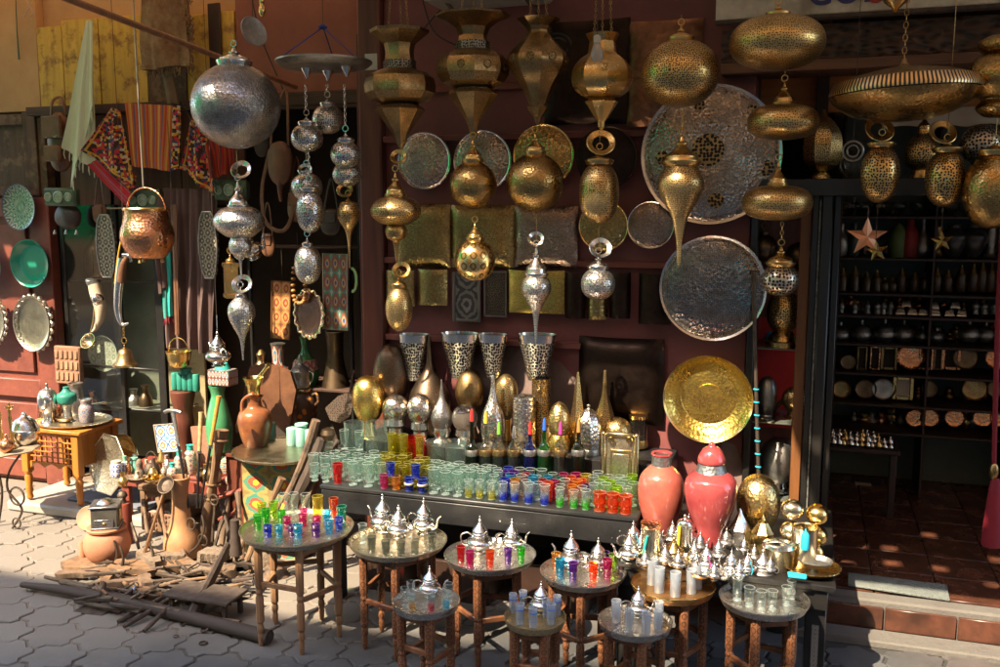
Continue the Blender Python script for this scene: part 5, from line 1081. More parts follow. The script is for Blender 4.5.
# ---------------------------------------------------------------- tumblers
def tum(kind, name='glass_tumbler'):
    m = MB()
    if kind == 0:   # ribbed tea glass
        o = [(.0155, 0), (.0165, .003), (.016, .012), (.0185, .02), (.017, .028), (.0195, .040), (.0205, .045), (.0185, .050), (.0215, .072), (.0222, .080)]
    elif kind == 1: # tall straight
        o = [(.017, 0), (.018, .003), (.019, .03), (.020, .06), (.0215, .088), (.0218, .092)]
    elif kind == 2: # short beaded
        o = [(.016, 0), (.0175, .004), (.0155, .014), (.019, .022), (.019, .034), (.0165, .040), (.0195, .048), (.0205, .056)]
    else: o = [(.019, 0), (.0200, .003), (.0200, .05), (.0215, .096), (.0217, .098)]
    i_ = [(r-.0022, max(z, .009)) for r, z in reversed(o) if z > .006]
    m.lathe(o+[(o[-1][0]-.001, o[-1][1]+.0008)]+i_+[(0, .009)], (0, 0, 0), 24 if kind < 2 else 18)
    if kind < 2:
        for i, (x, y, z) in enumerate(m.v):
            if .006 < z < (.060 if kind == 0 else .05) and math.hypot(x, y) > .0158 and i % 2: m.v[i] = (x*.955, y*.955, z)
    return m
_tp = {}
_park = []
def tumbler(kind, mt, loc, label, group, s=1.0, name='tea_glass'):
    k = (kind, mt)
    if k not in _tp:
        o = tum(kind).build(name, 'glass_'+mt, None, (0, 0, 0), 50); COL.objects.unlink(o); _tp[k] = o
        if 1:
            me = o.data; me.materials.append(MT('glass_'+mt)); me.materials.append(MT('glass_edge' if mt in ('aqua', 'clear') or mt.endswith('_foot') else 'edge_'+mt)); h = max(v.co.z for v in me.vertices)
            for pl in me.polygons:
                zs_ = [me.vertices[q].co.z for q in pl.vertices]
                if min(zs_) > h*.96 or (max(zs_) < .0045) or (min(zs_) > .0085 and max(zs_) < .0095 and mt[-4:] != 'foot'): pl.material_index = 1
    o = _tp[k].copy(); COL.objects.link(o); o.location = loc; o.scale = (s, s, s*rnd.uniform(.97, 1.03)); o.rotation_euler = (0, 0, rnd.uniform(0, 6)); tag(o, label, 'glass', group); o['_o'] = Vector(loc); return o
LB = {'aqua': 'clear pale aqua tea glass in the rows on the black counter', 'olive': 'olive yellow tea glass in the rows on the black counter', 'cyan': 'cyan tea glass in the coloured rows on the black counter', 'red': 'red tea glass in the coloured rows on the black counter', 'orange': 'orange tea glass in the coloured rows on the black counter',
 'teal': 'teal tea glass in the coloured rows on the black counter', 'blue': 'blue tea glass in the coloured rows on the black counter', 'purple': 'purple tea glass in the coloured rows on the black counter', 'magenta': 'magenta tea glass in the coloured rows on the black counter', 'yellow': 'yellow tea glass in the coloured rows on the black counter',
 'amber': 'amber tea glass in the coloured rows on the black counter', 'lime': 'light green tea glass at the right end of the rows on the counter', 'green': 'bright green tea glass at the front edge of the counter', 'clear': 'clear uncoloured tea glass among the coloured rows on the counter'}
GR = 'tea glasses in rows on the black counter'
fr = [(316, 0, 'aqua', .9), (327, 0, 'aqua', .9), (339, 0, 'red', 1.0), (354, 1, 'aqua', 1), (369, 1, 'aqua', 1.05), (385, 2, 'magenta', .95), (397, 2, 'amber', .95), (410, 2, 'blue', 1.0), (423, 2, 'blue', 1.0), (434, 1, 'aqua', 1.05), (446, 1, 'aqua', 1), (458, 1, 'aqua', 1), (469, 0, 'olive', .85), (480, 0, 'olive', .85), (492, 0, 'olive', .88), (503, 0, 'blue', .9), (515, 0, 'blue', .9), (529, 0, 'blue', .95), (545, 0, 'blue', .95), (560, 0, 'green', .85), (574, 0, 'green', .85), (586, 0, 'green', .88), (600, 2, 'orange', 1.25), (613, 2, 'orange', 1.25), (626, 2, 'orange', 1.25)]
FL = {'red': 'red tea glass alone among clear ones at the left of the counter', 'magenta': 'small magenta glass left of the amber one at the counter edge', 'amber': 'small amber glass between the magenta and blue ones', 'blue2': 'squat blue and gilt glass at the counter edge', 'green': LB['green']}
for px, kd, cl, s_ in fr:
    x = P(px, 500, YF+.045).x
    lb = LB.get(cl)
    if px == 339: lb = FL['red']
    elif px == 385: lb = FL['magenta']
    elif px == 397: lb = FL['amber']
    elif px in (410, 423): lb = 'squat blue glass with a pale band at the counter edge'
    elif cl == 'orange': lb = 'squat orange glass at the right front corner of the counter'
    elif cl == 'olive': lb = 'small olive glass in the front row beside the blue ones'
    elif cl == 'blue': lb = 'deep blue footed tea glass in the front row of the counter'
    elif cl == 'aqua' : lb = 'clear pale aqua glass standing in the front row of the counter'
    o = tumbler(kd, cl+('_foot' if cl in ('olive', 'blue', 'green') and kd == 0 else ''), (x, YF+.04, CZ+.0005), lb, GR, s_)
    if px in (410, 423):
        m = MB(); m.lathe([(.0195, .026), (.0205, .027), (.0205, .033), (.0195, .034)], (0, 0, 0), 18); q = m.build('band', 'bone', None, (0, 0, 0)); q.parent = o
tumbler(2, 'blue', (P(391, 490, YF+.04).x, YF+.04, CZ+.054), 'small blue glass stacked on the magenta and amber glasses', GR, .95); tumbler(2, 'blue', (P(416, 490, YF+.04).x, YF+.04, CZ+.056), 'squat blue glass stacked on the two banded ones', GR, .95)
r4 = random.Random(11)
for row in range(5):
    Y = YF+.09+row*.042
    px = 314+row*5
    while px < 636:
        if px < 384: cl = 'aqua'; kd = 1
        elif px < 428: cl = 'olive'; kd = 1
        elif px < 500: cl = 'aqua'; kd = 1 if row < 3 else 0
        elif px < 592:
            cl = r4.choice(['red', 'orange', 'teal', 'blue', 'magenta', 'purple', 'clear', 'cyan', 'clear', 'aqua', 'clear', 'amber']); kd = 0
            if row >= 3 and px > 560: cl = r4.choice(['clear', 'yellow', 'magenta'])
            if row == 4 and px < 545: cl = 'clear'
        else: cl = r4.choice(['lime', 'aqua', 'clear', 'aqua', 'aqua']); kd = 1
        if Y > -.40 and 596 < px: px += 12; continue
        x = P(px, 480, Y).x
        if Y < -.385: tumbler(kd, cl, (x+r4.uniform(-.003, .003), Y+r4.uniform(-.005, .005), CZ+.0005), LB[cl], GR, (1.0 if kd else .95)*r4.uniform(.86, 1.04))
        px += 11.2
# second tier of stacked glasses seen in the photo
for row, lst in ((1, ((330, 'aqua'), (345, 'aqua'), (360, 'aqua'), (392, 'olive'), (404, 'olive'), (420, 'olive'))),):
    for px, cl in lst:
        Y = YF+.09+3*.042; tumbler(1, cl, (P(px, 470, Y).x, Y, CZ+.0935), 'aqua glass stacked on the rear rows of the counter' if cl == 'aqua' else 'olive glass stacked on the rear rows of the counter', GR, .9)
# ---------------------------------------------------------------- teapots (one made, the rest copied)
def teapot_proto(mt='silver'):
    t = thing('teapot', 'teapot', 'teapot', (0, 0, 0))
    m = MB(); m.lathe(cr([(.17, 0), (.19, .02), (.13, .06), (.2, .11), (.31, .2), (.33, .29), (.27, .38), (.17, .45), (.16, .49)], 3), (0, 0, 0), 28, wob=.018); m.build('body', mt, t)
    m = MB(); m.lathe([(.165, .49), (.2, .50), (.21, .515), (.19, .53), (.18, .56), (.19, .60), (.14, .67), (.09, .73), (.055, .78), (.06, .80)]+[(.045, .815), (.025, .83), (.04, .86), (.045, .88), (.02, .905), (.012, .95), (.018, .97), (0, 1.0)], (0, 0, 0), 24)
    lid = m.build('lid', mt, t)
    m = MB(); m.tube(cr([(.27, 0, .18), (.38, 0, .24), (.42, 0, .36), (.45, 0, .48), (.53, 0, .56)], 4), [.06, .058, .055, .05, .046, .042, .04, .038, .036, .034, .032, .030, .028, .026, .024, .024, .024], 10); m.build('spout', mt, t)
    m = MB(); m.tube(cr([(-.2, 0, .44), (-.33, 0, .50), (-.47, 0, .44), (-.50, 0, .30), (-.43, 0, .17), (-.29, 0, .15)], 4), .022, 8); m.build('handle', mt, t)
    return t
TP = {}
for mt in ('silver', 'gold_smooth', 'silver_dull'):
    TP[mt] = freeze(teapot_proto('teapot_'+mt))
_used = set()
def teapot(px, py, z, h_px, label, rz, mt='silver', group='silver teapots', Y=None, lib=True):
    p = G(px, py, z) if Y is None else Vector((P(px, py, Y).x, Y, z)); s = h_px*U(px, py, p.y)
    k_ = rnd.uniform(.9, 1.12); return copy_tree(TP[mt], (p.x, p.y, z+.0005), label, group, R(rz), (s*k_, s*k_, s))
# ---------------------------------------------------------------- tray tables
_leg = {}
def table(label, px, py, hw, z, nleg, topmt, legmt, h_leg=None, rot=0, rimmt=None, bare=False):
    p = G(px, py, z); r = hw*U(px, py, p.y)
    t = thing('tray_table', label, 'table', (p.x, p.y, 0), 'round tray tables')
    m = MB(); m.lathe([(0, z-.008), (r*.5, z-.008), (r*.93, z-.010), (r*.99, z+.006), (r, z+.010), (r*.975, z+.010), (r*.93, z-.001), (r*.8, z), (0, z)], (p.x, p.y, 0), 56); m.build('tabletop', topmt, t)
    m = MB(); m.lathe([(r*.985, z+.0095), (r*1.005, z+.0105), (r*1.005, z+.014), (r*.985, z+.0145)], (p.x, p.y, 0), 56); m.build('rim', rimmt or topmt, t)
    lr = r*.72; zt = z-.012; w_ = .0128
    pts = []
    for k in range(nleg):
        a = R(rot+360*k/nleg); x = p.x+lr*math.cos(a); y = p.y+lr*math.sin(a); pts.append((x, y))
        pr = [(w_*.55, 0), (w_*.75, .012), (w_*.9, .04), (w_*.7, .05), (w_*1.0, .06), (w_*1.0, .075), (w_*.75, .085), (w_*1.15, .095), (w_*1.15, zt*.46), (w_*.85, zt*.49), (w_*1.1, zt*.52), (w_*.85, zt*.55), (w_*1.2, zt*.58), (w_*1.2, zt-.001)]
        m = MB(); m.lathe(pr, (x, y, 0), 8, ph=R(22.5)+a); m.build('leg', legmt, t, None, 25)
    for k in range(nleg):
        a = pts[k]; b_ = pts[(k+1) % nleg]
        for f in (.50, .93) if k % 2 == 0 else (.60, .93):
            d = Vector((b_[0]-a[0], b_[1]-a[1], 0)); L = d.length-w_*2.0; cx_ = (a[0]+b_[0])/2; cy_ = (a[1]+b_[1])/2
            m = MB(); Mx = Matrix.Translation((cx_, cy_, zt*f)) @ Matrix.Rotation(math.atan2(d.y, d.x), 4, 'Z'); m.box((0, 0, 0), (L, .013, .018), .002, Mx); m.build('stretcher', 'wood_leg' if legmt == 'leg_inlay' else legmt, t)
    return p, r
def onT(z): return z+.0008
Z1, Z2, Z3 = .413, .386, .366
table('round tray table with pale plain legs loaded with many coloured small glasses, leftmost', 297, 530, 56, Z1, 5, 'tray_top', 'wood_pale2', rot=15); wood('wood_pale2', (.36, .19, .09), (.2, .1, .045), .5)
table('round tray table with a brassy top and three silver teapots, second from left', 398, 543, 49, Z2, 5, 'tray_top', 'leg_inlay', rot=-70)
table('round silver tray table with a red, magenta and orange glass, third in the back row', 490, 557, 46, Z3, 5, 'tray_silver_top', 'leg_inlay', rot=-92, rimmt='silver'); metal('tray_silver_top', (.84, .80, .74), (.36, .31, .26), .22, tarn=.5, uvp=(26, 10, .6), ham=60)
table('small low tray table with one teapot and tall clear glasses, front left', 426, 604, 34, .32, 4, 'tray_silver_top', 'leg_inlay', rot=-60, rimmt='silver')
table('round tray table with purple, blue and orange glasses, fourth in the back row', 583, 574, 43, .37, 5, 'tray_silver_top', 'leg_inlay', rot=-80)
table('small low tray table with blue banded white glasses', 535, 620, 31, .32, 4, 'tray_brass_top', 'leg_inlay', rot=-50); metal('tray_brass_top', (.80, .64, .36), (.34, .24, .12), .32, tarn=.5, uvp=(24, 9, .6))
table('small low tray table with frosted white glasses, front right', 635, 624, 37, .32, 4, 'tray_silver_top', 'leg_inlay', rot=-65)
table('orange copper tray table with a gilt teapot and tall frosted glasses', 673, 587, 42, .37, 5, 'copper_tray', 'leg_inlay', rot=-60, rimmt='gold_smooth')
table('round silver tray table with six clear glasses and a dark teapot, rightmost', 764, 601, 44, .37, 5, 'tray_silver_top', 'leg_inlay', rot=-100)
# contents : (px,py base,kind,colour,scale,label)
def put(z, lst, where):
    for px, py, kd, cl, s_, lb in lst:
        p = G(px, py, z); tumbler(kd, cl, (p.x, p.y, onT(z)), lb+' '+where, 'tea glasses on the tray tables', s_)
T1 = 'on the leftmost tray table'
put(Z1, [(258, 530, 0, 'green', .75, 'left front green glass'), (266, 525, 0, 'green', .8, 'second green glass'), (274, 519, 0, 'lime', .85, 'light green glass'), (262, 519, 0, 'lime', .8, 'rear light green glass'), (282, 526, 0, 'green', .75, 'green glass by the pink ones'),
  (268, 537, 2, 'blue', .8, 'squat dark blue glass'), (279, 537, 2, 'cyan', .75, 'squat pale blue glass'), (287, 529, 2, 'magenta', .8, 'squat pink glass at left'), (303, 526, 2, 'magenta', .8, 'squat pink glass in the middle'), (304, 520, 2, 'magenta', .75, 'rear squat pink glass'), (317, 528, 2, 'magenta', .8, 'squat pink glass at right'),
  (298, 538, 2, 'cyan', .9, 'squat cyan glass in front'), (316, 537, 2, 'purple', .85, 'squat violet glass'), (329, 533, 2, 'cyan', .85, 'cyan glass on the right'), (339, 529, 2, 'blue', .8, 'pale blue glass at the right rim'), (327, 524, 2, 'cyan', .9, 'rear cyan glass'), (342, 525, 0, 'teal', .9, 'teal glass at the right rim'),
  (334, 518, 1, 'orange', .85, 'tall orange glass'), (318, 519, 1, 'yellow', 1.0, 'tall yellow glass'), (306, 515, 1, 'clear', .9, 'tall clear glass in the rear middle'), (294, 514, 1, 'clear', .9, 'tall clear glass behind the pink ones'), (284, 515, 1, 'clear', .9, 'tall clear glass at the rear left'), (292, 536, 2, 'purple', .75, 'squat plum glass')], T1)
teapot(383, 531, Z2, 39, 'tall silver teapot, left of three on the second tray table', 160); teapot(399, 537, Z2, 34, 'silver teapot in the middle of the second tray table', 20); teapot(424, 533, Z2, 37, 'silver teapot at the right of the second tray table', -10)
put(Z2, [(372, 553, 0, 'smoke', .75, 'first small smoky glass from the left'), (386, 557, 0, 'smoke', .75, 'second small smoky glass'), (401, 558, 0, 'smoke', .75, 'third small smoky glass'), (415, 556, 0, 'smoke', .75, 'fourth small smoky glass'), (432, 551, 0, 'smoke', .75, 'rightmost small smoky glass'), (363, 543, 1, 'clear', .75, 'clear glass at the left rim')], 'on the second tray table')
teapot(480, 552, Z3, 38, 'fluted silver teapot on the third tray table', 0); teapot(512, 549, Z3, 32, 'smaller silver teapot on the third tray table', 15)
put(Z3, [(461, 562, 0, 'red', .72, 'red glass'), (470, 567, 0, 'magenta', .72, 'magenta glass'), (490, 567, 0, 'orange', .72, 'orange glass'), (508, 564, 0, 'purple', .68, 'dark purple glass'), (521, 563, 0, 'green', .7, 'green glass')], 'on the third tray table')
teapot(430, 596, .32, 32, 'silver teapot on the small front left tray table', 10)
put(.32, [(405, 606, 1, 'clear', .65, 'clear glass at the left rim'), (412, 610, 1, 'amber_foot', .62, 'glass of amber tint'), (431, 611, 1, 'red_foot', .62, 'clear red based glass'), (446, 608, 1, 'cyan_foot', .62, 'pale blue glass'), (411, 599, 1, 'clear', .65, 'clear rear glass'), (449, 601, 1, 'clear', .65, 'clear glass at the right rim')], 'on the small front left tray table')
teapot(571, 570, .37, 42, 'tall pointed silver teapot on the fourth tray table', 170); teapot(598, 570, .37, 34, 'shorter pointed silver teapot on the fourth tray table', 10)
put(.37, [(556, 570, 0, 'amber', .75, 'amber glass'), (560, 577, 0, 'cyan', .8, 'blue glass'), (573, 580, 0, 'purple', .75, 'dark purple glass'), (593, 581, 0, 'orange', .75, 'orange glass with a clear foot'), (607, 578, 0, 'magenta', .8, 'magenta glass'), (613, 571, 0, 'lime', .72, 'olive glass'), (605, 568, 0, 'purple', .72, 'rear purple glass')], 'on the fourth tray table')
teapot(541, 613, .32, 34, 'silver teapot among blue banded glasses', 20)
def banded(lst, z, where):
    for i, (px, py, s_) in enumerate(lst):
        p = G(px, py, z); o = tumbler(3, 'frost', (p.x, p.y, onT(z)), ('leftmost', 'second', 'third', 'fourth', 'fifth', 'sixth', 'seventh')[i]+' white glass with a blue band '+where, 'blue banded white glasses', s_)
        m = MB(); m.lathe([(.0200, .068), (.0214, .069), (.0218, .073), (.0206, .074)], (0, 0, 0), 18); q = m.build('band', 'blue_band', None, (0, 0, 0)); q.parent = o
        m = MB(); m.lathe([(.0200, .03), (.0206, .0302), (.0206, .0318), (.0200, .032)], (0, 0, 0), 18); q = m.build('band', 'blue_band', None, (0, 0, 0)); q.parent = o
plain('blue_band', (.05, .16, .5), .3)
banded([(513, 612, .62), (520, 624, .65), (533, 627, .65), (551, 624, .65), (557, 615, .65), (523, 609, .62), (546, 617, .6)], .32, 'on the small middle tray table')
teapot(638, 616, .32, 32, 'silver teapot between the frosted glasses on the front right tray table', 20)
def frosted(lst, z, where, k=3):
    for i, (px, py, s_) in enumerate(lst):
        p = G(px, py, z); tumbler(k, 'frost', (p.x, p.y, onT(z)), ('leftmost', 'second', 'third', 'fourth', 'fifth')[i]+' frosted white glass '+where, 'frosted white glasses', s_)
frosted([(616, 622, .72), (629, 631, .68), (646, 633, .66), (659, 622, .66), (658, 629, .62)][:5], .32, 'on the front right tray table')
teapot(673, 575, .37, 43, 'gilt pointed teapot behind the tall frosted glasses', 180, 'gold_smooth', 'gilt teapots')
frosted([(652, 584, .86), (659, 592, .82), (675, 596, .82), (691, 593, .8), (697, 588, .84)], .37, 'on the orange copper tray table')
teapot(762, 586, .37, 42, 'dark silver teapot on the rightmost tray table', 200, 'silver_dull')
put(.37, [(737, 600, 1, 'clear', .78, 'clear glass at the left'), (749, 606, 0, 'clear', .78, 'second clear glass'), (761, 609, 0, 'clear', .74, 'front clear glass'), (772, 609, 0, 'clear', .74, 'clear glass right of the front one'), (786, 605, 0, 'clear', .74, 'small clear glass near the right rim'), (791, 599, 1, 'clear', .66, 'clear glass at the right rim')], 'on the rightmost tray table')
# bucket
p = G(778, 637, 0); p.y += .12; t = thing('bucket', 'black plastic bucket with a wire handle behind the rightmost tray table', 'bucket', (p.x, p.y, 0)); m = MB(); m.lathe([(.09, 0), (.095, .003), (.12, .2), (.126, .205), (.126, .215), (.118, .215), (.09, .01), (0, .01)], (p.x, p.y, 0), 32); m.build('pail', 'rubber', t)
m = MB(); m.tube([(p.x+.125*math.cos(R(a)), p.y-.02-.10*math.sin(R(a)), .2-.09*math.sin(R(a))) for a in range(0, 181, 12)], .002, 6); m.build('handle', 'steel', t)
# ---------------------------------------------------------------- goods on the right black table
def tb_(name, label, cat, cx, yb, parts, group=None, seg=28): return stand(name, label, cat, cx, yb, TZ, parts, group, seg=seg)
tb_('vase', 'salmon pink glazed vase with a silver neck, left of two', 'vase', 660, 528, [('body', 'pink_orange', S([(14, 530), (16, 526), (21, 508), (23, 492), (21, 477), (14, 468), (10, 465)]), 40), ('neck', 'pewter', [(10, 466), (9.6, 464), (9.8, 455)]), ('lip', 'pink_glaze', [(9.8, 455.3), (10.8, 454), (10.5, 452.5), (8, 453.5), (8, 462)])], seg=40)
tb_('lidded_vase', 'taller pink glazed vase with a domed lid and silver collar, right of two', 'vase', 709, 543, [('body', 'pink_glaze', S([(14, 545), (15, 541), (17, 525), (23, 507), (26, 488), (23, 477), (15, 471)]), 40), ('collar', 'pewter', [(15.5, 471.5), (14.5, 469), (13, 463), (12.5, 463)]), ('lid', 'pink_glaze', S([(12.6, 463), (14, 461), (13, 456), (9, 449), (4, 446), (3, 443), (0, 441)]))], seg=40)
tb_('egg_lamp', 'big gold mosaic egg lamp standing right of the pink vases', 'lamp', 757, 535, [('base', 'gold_smooth', [(10, 536), (9, 531), (9, 529)]), ('shade', 'gold_mosaic', E(474, 531, 21.5, 2.1), 36)])
for cx, yb, yt, hw, mt, lb in ((739, 545, 508, 11.5, 'silver', 'small silver lantern shaped box with a pointed roof'), (762, 549, 515, 11.5, 'gold_smooth', 'small gold lantern shaped box with a pointed roof')):
    tb_('pointed_box', lb, 'box', cx, yb, [('box', mt, [(hw, yb+1), (hw*1.02, yb-2), (hw*.98, yb-17)], 8), ('roof', mt, [(hw*1.04, yb-17), (hw*.9, yb-19), (hw*.45, yb-27), (hw*.2, yt+5), (1.5, yt+2), (0, yt)], 8)])
for cx, ys, r_, mt, lb in ((790, (509, 531, 548), 11, 'gold_pale', 'stack of pale gilt balls beside the gold egg lamp'), (815, (514, 535, 552), 11, 'gold_smooth', 'stack of yellow gilt balls at the right end of the table')):
    tb_('ball_stack', lb, 'candle holder', cx, 560, [('ball', mt, E(ys[2]-9, ys[2]+12, r_*.8)), ('ball', mt, E(ys[1]-10, ys[1]+10, r_)), ('top_ball', mt, [(0, ys[0]+10)]+E(ys[0]-10, ys[0]+10, r_, lo=.06, hi=.86)+[(5.5, ys[0]-6.5), (6, ys[0]-2)])])
metal('gold_pale', (.80, .70, .48), (.4, .3, .15), .18, tarn=.4)
t = tb_('canister', 'pale gilt cylinder with a turquoise tassel', 'canister', 803, 566, [('body', 'gold_pale', [(13, 567), (13, 528), (13.4, 526), (12, 526), (12, 560)]), ('lid', 'gold_pale', [(12, 527), (0, 525)])])
q = t.location; m = MB(); u = U(803, 540, q.y)
m.lathe([(4*u, 0), (4.3*u, 2*u), (4*u, 14*u), (2.5*u, 17*u), (1*u, 18*u), (0, 22*u)], (P(805, 545, q.y-.06).x, q.y-.053, P(805, 550, q.y-.06).z), 12); o = m.build('tassel', 'cyan', t)
t = tb_('tin_bucket', 'round gilt pot with a swing handle in front of the cylinder', 'pot', 778, 568, [('pot', 'gold_pale', [(13, 569), (15, 563), (16, 547), (17, 545.5), (15.5, 546), (14, 560)]), ('lid', 'silver', [(16, 546), (15, 543), (8, 541), (0, 540)])])
m = MB(); q = t.location; u = U(778, 550, q.y); m.tube(cr([(q.x-16*u, q.y, q.z+22*u), (q.x-12*u, q.y-.02, q.z+28*u), (q.x+2*u, q.y-.03, q.z+31*u), (q.x+14*u, q.y-.01, q.z+24*u)], 4), .0035, 8); m.build('handle', 'white_metal', t)
def dish(name, label, cx, py, hw, hy_, z, mt, rz=0, tilt=0, cat='dish', base=None):
    p = G(cx, py, z); r = hw*U(cx, py, p.y); t = thing(name, label, cat, (p.x, p.y, z)); ell_ = hy_/hw*2.4
    m = MB(); m.lathe([(r*.45, z+.001), (r*.5, z+.002), (r*.8, z+.008), (r*1.0, z+.022), (r*.99, z+.025), (r*.78, z+.012), (0, z+.006)], (p.x, p.y, 0), 40, ell=min(1, ell_)); m.build('bowl', mt, t); return t
dish('oval_dish', 'large shallow gilt dish projecting over the right table corner', 812, 573, 28, 11, TZ, 'brass_engraved', cat='dish'); 
t = dish('oval_dish', 'small green tinged oval dish lying in the gilt dish', 815, 567, 17, 6, TZ+.022, 'pewter')
m = MB(); p = G(797, 577, TZ+.03); m.box((p.x, p.y, TZ+.034), (.055, .03, .008), .002).jitter(.004, 30); solo(m, 'tassel', 'turquoise tassel lying on the gilt dish', 'tassel', 'cyan', (p.x, p.y, TZ+.03))
d = [(629, 562, 34, 200, 'silver', 'silver', 'small silver pot with a violet ribbon at the left end of the right table', 'magenta'), (633, 549, 30, 30, 'silver', None, 'small silver teapot with a turquoise strap behind the violet ribbon pot', 'cyan'), (672, 545, 26, 200, 'silver', None, 'small silver teapot before the left pink vase', None), (688, 546, 34, 10, 'silver', None, 'bright silver jug shaped pot between the pink vases', None),
 (665, 566, 24, 150, 'silver_dull', None, 'dull silver teapot behind the gilt teapot', None), (706, 572, 32, 20, 'silver', None, 'silver teapot with a pink ribbon before the tall vase', 'pink'), (731, 575, 28, -160, 'silver', None, 'silver teapot with a red tassel by the pointed silver box', 'red'), (718, 562, 26, 70, 'silver_dull', None, 'small dark teapot behind the pink ribbon teapot', None),
 (747, 574, 24, 30, 'silver', None, 'small silver teapot below the gold pointed box', 'cyan'), (694, 562, 24, 120, 'silver', None, 'small silver teapot behind the copper tray table', None), (656, 546, 24, 60, 'silver_dull', None, 'dark little teapot behind the gilt tankard', None)]
for px, py, h_, rz, mt, _, lb, rb in d:
    t = teapot(px, py, TZ, h_, lb, rz, mt, 'small teapots on the right table')
    if rb:
        m = MB(); m.tube(cr([(.05, -.19, .62), (.02, -.3, .5), (.06, -.36, .3), (.0, -.37, .1)], 4), .03, 8, flat=.5); q = m.build('ribbon', {'magenta': 'magenta', 'cyan': 'cyan', 'pink': 'candle_pink', 'red': 'red_cloth'}[rb], None, (0, 0, 0)); q.parent = t
for i, (px, py, h_, rz) in enumerate(((645, 572, 20, 40), (678, 574, 22, 190), (696, 574, 21, 100), (714, 584, 20, 10), (739, 584, 22, 60), (754, 566, 20, 250), (770, 578, 19, 150), (641, 556, 22, 300), (700, 556, 22, 45), (726, 552, 22, 130), (744, 558, 19, 200), (660, 556, 20, 0))):
    teapot(px, py-4, TZ, h_, 'tiny silver teapot crowded among the others on the right table', rz, 'silver' if i % 3 == 1 else 'silver_dull', 'tiny crowded teapots on the right table')
t = tb_('tankard', 'gilt tankard with a copper rim and turquoise strap near the left pink vase', 'tankard', 650, 562, [('body', 'gold_pale', S([(10, 564), (10.5, 555), (9, 540), (9.5, 526)])), ('rim', 'copper', [(9.5, 527), (10.5, 525), (10.3, 522), (0, 521)])])
q = t.location; u = U(650, 540, q.y); m = MB(); m.tube([(q.x-2*u, q.y-10*u, q.z+30*u), (q.x-4*u, q.y-11.5*u, q.z+18*u), (q.x-5*u, q.y-11*u, q.z+8*u)], 1.3*u, 8); m.build('strap', 'teal', t)
t = tb_('tankard', 'silver tankard with a yellow strap behind the gilt teapot', 'tankard', 684, 553, [('body', 'silver', S([(8, 554), (8.5, 545), (7.5, 534), (8, 524)])), ('lid', 'silver', S([(8, 524), (6, 520), (1.5, 518), (1.5, 515), (0, 514)]))])
q = t.location; u = U(684, 540, q.y); m = MB(); m.tube([(q.x-4*u, q.y-8*u, q.z+30*u), (q.x-5*u, q.y-9.2*u, q.z+8*u)], 1.6*u, 8); m.build('strap', 'candle_yellow', t)
for i, (px, py, hw) in enumerate(((700, 583, 12), (640, 566, 12), (722, 584, 11), (684, 570, 13), (768, 576, 9))):
    dish('small_dish', ['small silver dish at the front edge of the right table, second from left', 'silver dish under the gilt tankard at the left end', 'small silver dish before the red tasselled teapot', 'silver dish behind the gilt teapot', 'tiny gilt dish under the pot with a swing handle'][i], px, py-5, hw, hw*.4, TZ, 'silver' if i < 4 else 'brass', cat='dish')
m = MB(); m.tube([G(621, 560, TZ+.008), G(690, 566, TZ+.008)], .009, 10); solo(m, 'rolled_cloth', 'rolled grey cloth at the left front edge of the right table', 'cloth', 'mat_grey', G(655, 563, TZ))
# ---------------------------------------------------------------- pole, silver lamps on the left
a = P(40, -12, -1.05); b_ = P(296, 87, .22)
m = MB(); m.tube([a, a.lerp(b_, .5), b_], [.014, .013, .0125], 14).jitter(.001, 12); solo(m, 'wooden_pole', 'long brown wooden pole slanting down from the top left', 'pole', 'pole', b_)
lamp('huge round hammered silver ball lantern at upper left', 236, -.72, 63, 149, 44, 'silver_hammered', 16, 16, top=22, cm='silver', ringy=None, stack=3)
c_ = P(253, 32, -.70); t = thing('lamp_lid', 'open round silver lid disc hanging beside the cap of the huge silver lantern', 'lid', (c_.x, c_.y, c_.z-.05)); m = MB(); m.lathe([(0, 0), (.05, 0), (.058, .006), (.055, .01), (.045, .005), (0, .004)], (0, 0, 0), 30, Matrix.Translation(c_) @ Matrix.Rotation(R(75), 4, 'Y') @ Matrix.Rotation(R(20), 4, 'X')); m.build('disc', 'pewter', t); hangwire(t, c_.x, c_.y, c_.z+.055, TOPZ)
t = lamp('tiny brass bell pendant at the very top left of the silver chandelier', 262, -.5, 2, 17, 3.4, 'gold_smooth', 5, 2, prof=S([(0, 17), (2, 16), (3.4, 10), (2, 5), (2.6, 2)]), cm='gold_smooth', name='brass_pendant', cat='pendant')
def tri(label, cx, Y, yt, yb, hw, prof, ch, cw, top, mt='silver_perf', cm='silver', ringy=None, p=2.2, chain=False, group='silver lanterns on chains', **k):
    return lamp(label, cx, Y, yt, yb, hw, mt, ch, cw, p, top, cm, group, chain, prof, ringy=ringy, stack=2, **k)
tri('flattened silver lantern with a lower spindle hanging under the huge silver ball', 240, -.6, 207, 276, 25, S([(.8, 276), (1.5, 262), (4, 257), (10, 252), (11, 244), (9, 238), (14, 236), (23, 228), (25, 220), (20, 211), (12, 207)]), 26, 10, 150, ringy=(245, 171, 10), mt='silver_perf')
tri('sunlit silver drop pendant with long tip, lowest of the left chain', 242, -.6, 297, 360, 13, S([(.8, 360), (1.4, 350), (3, 338), (8, 328), (13, 316), (12, 305), (6, 298)]), 9, 5, 278, ringy=(244, 285, 10))
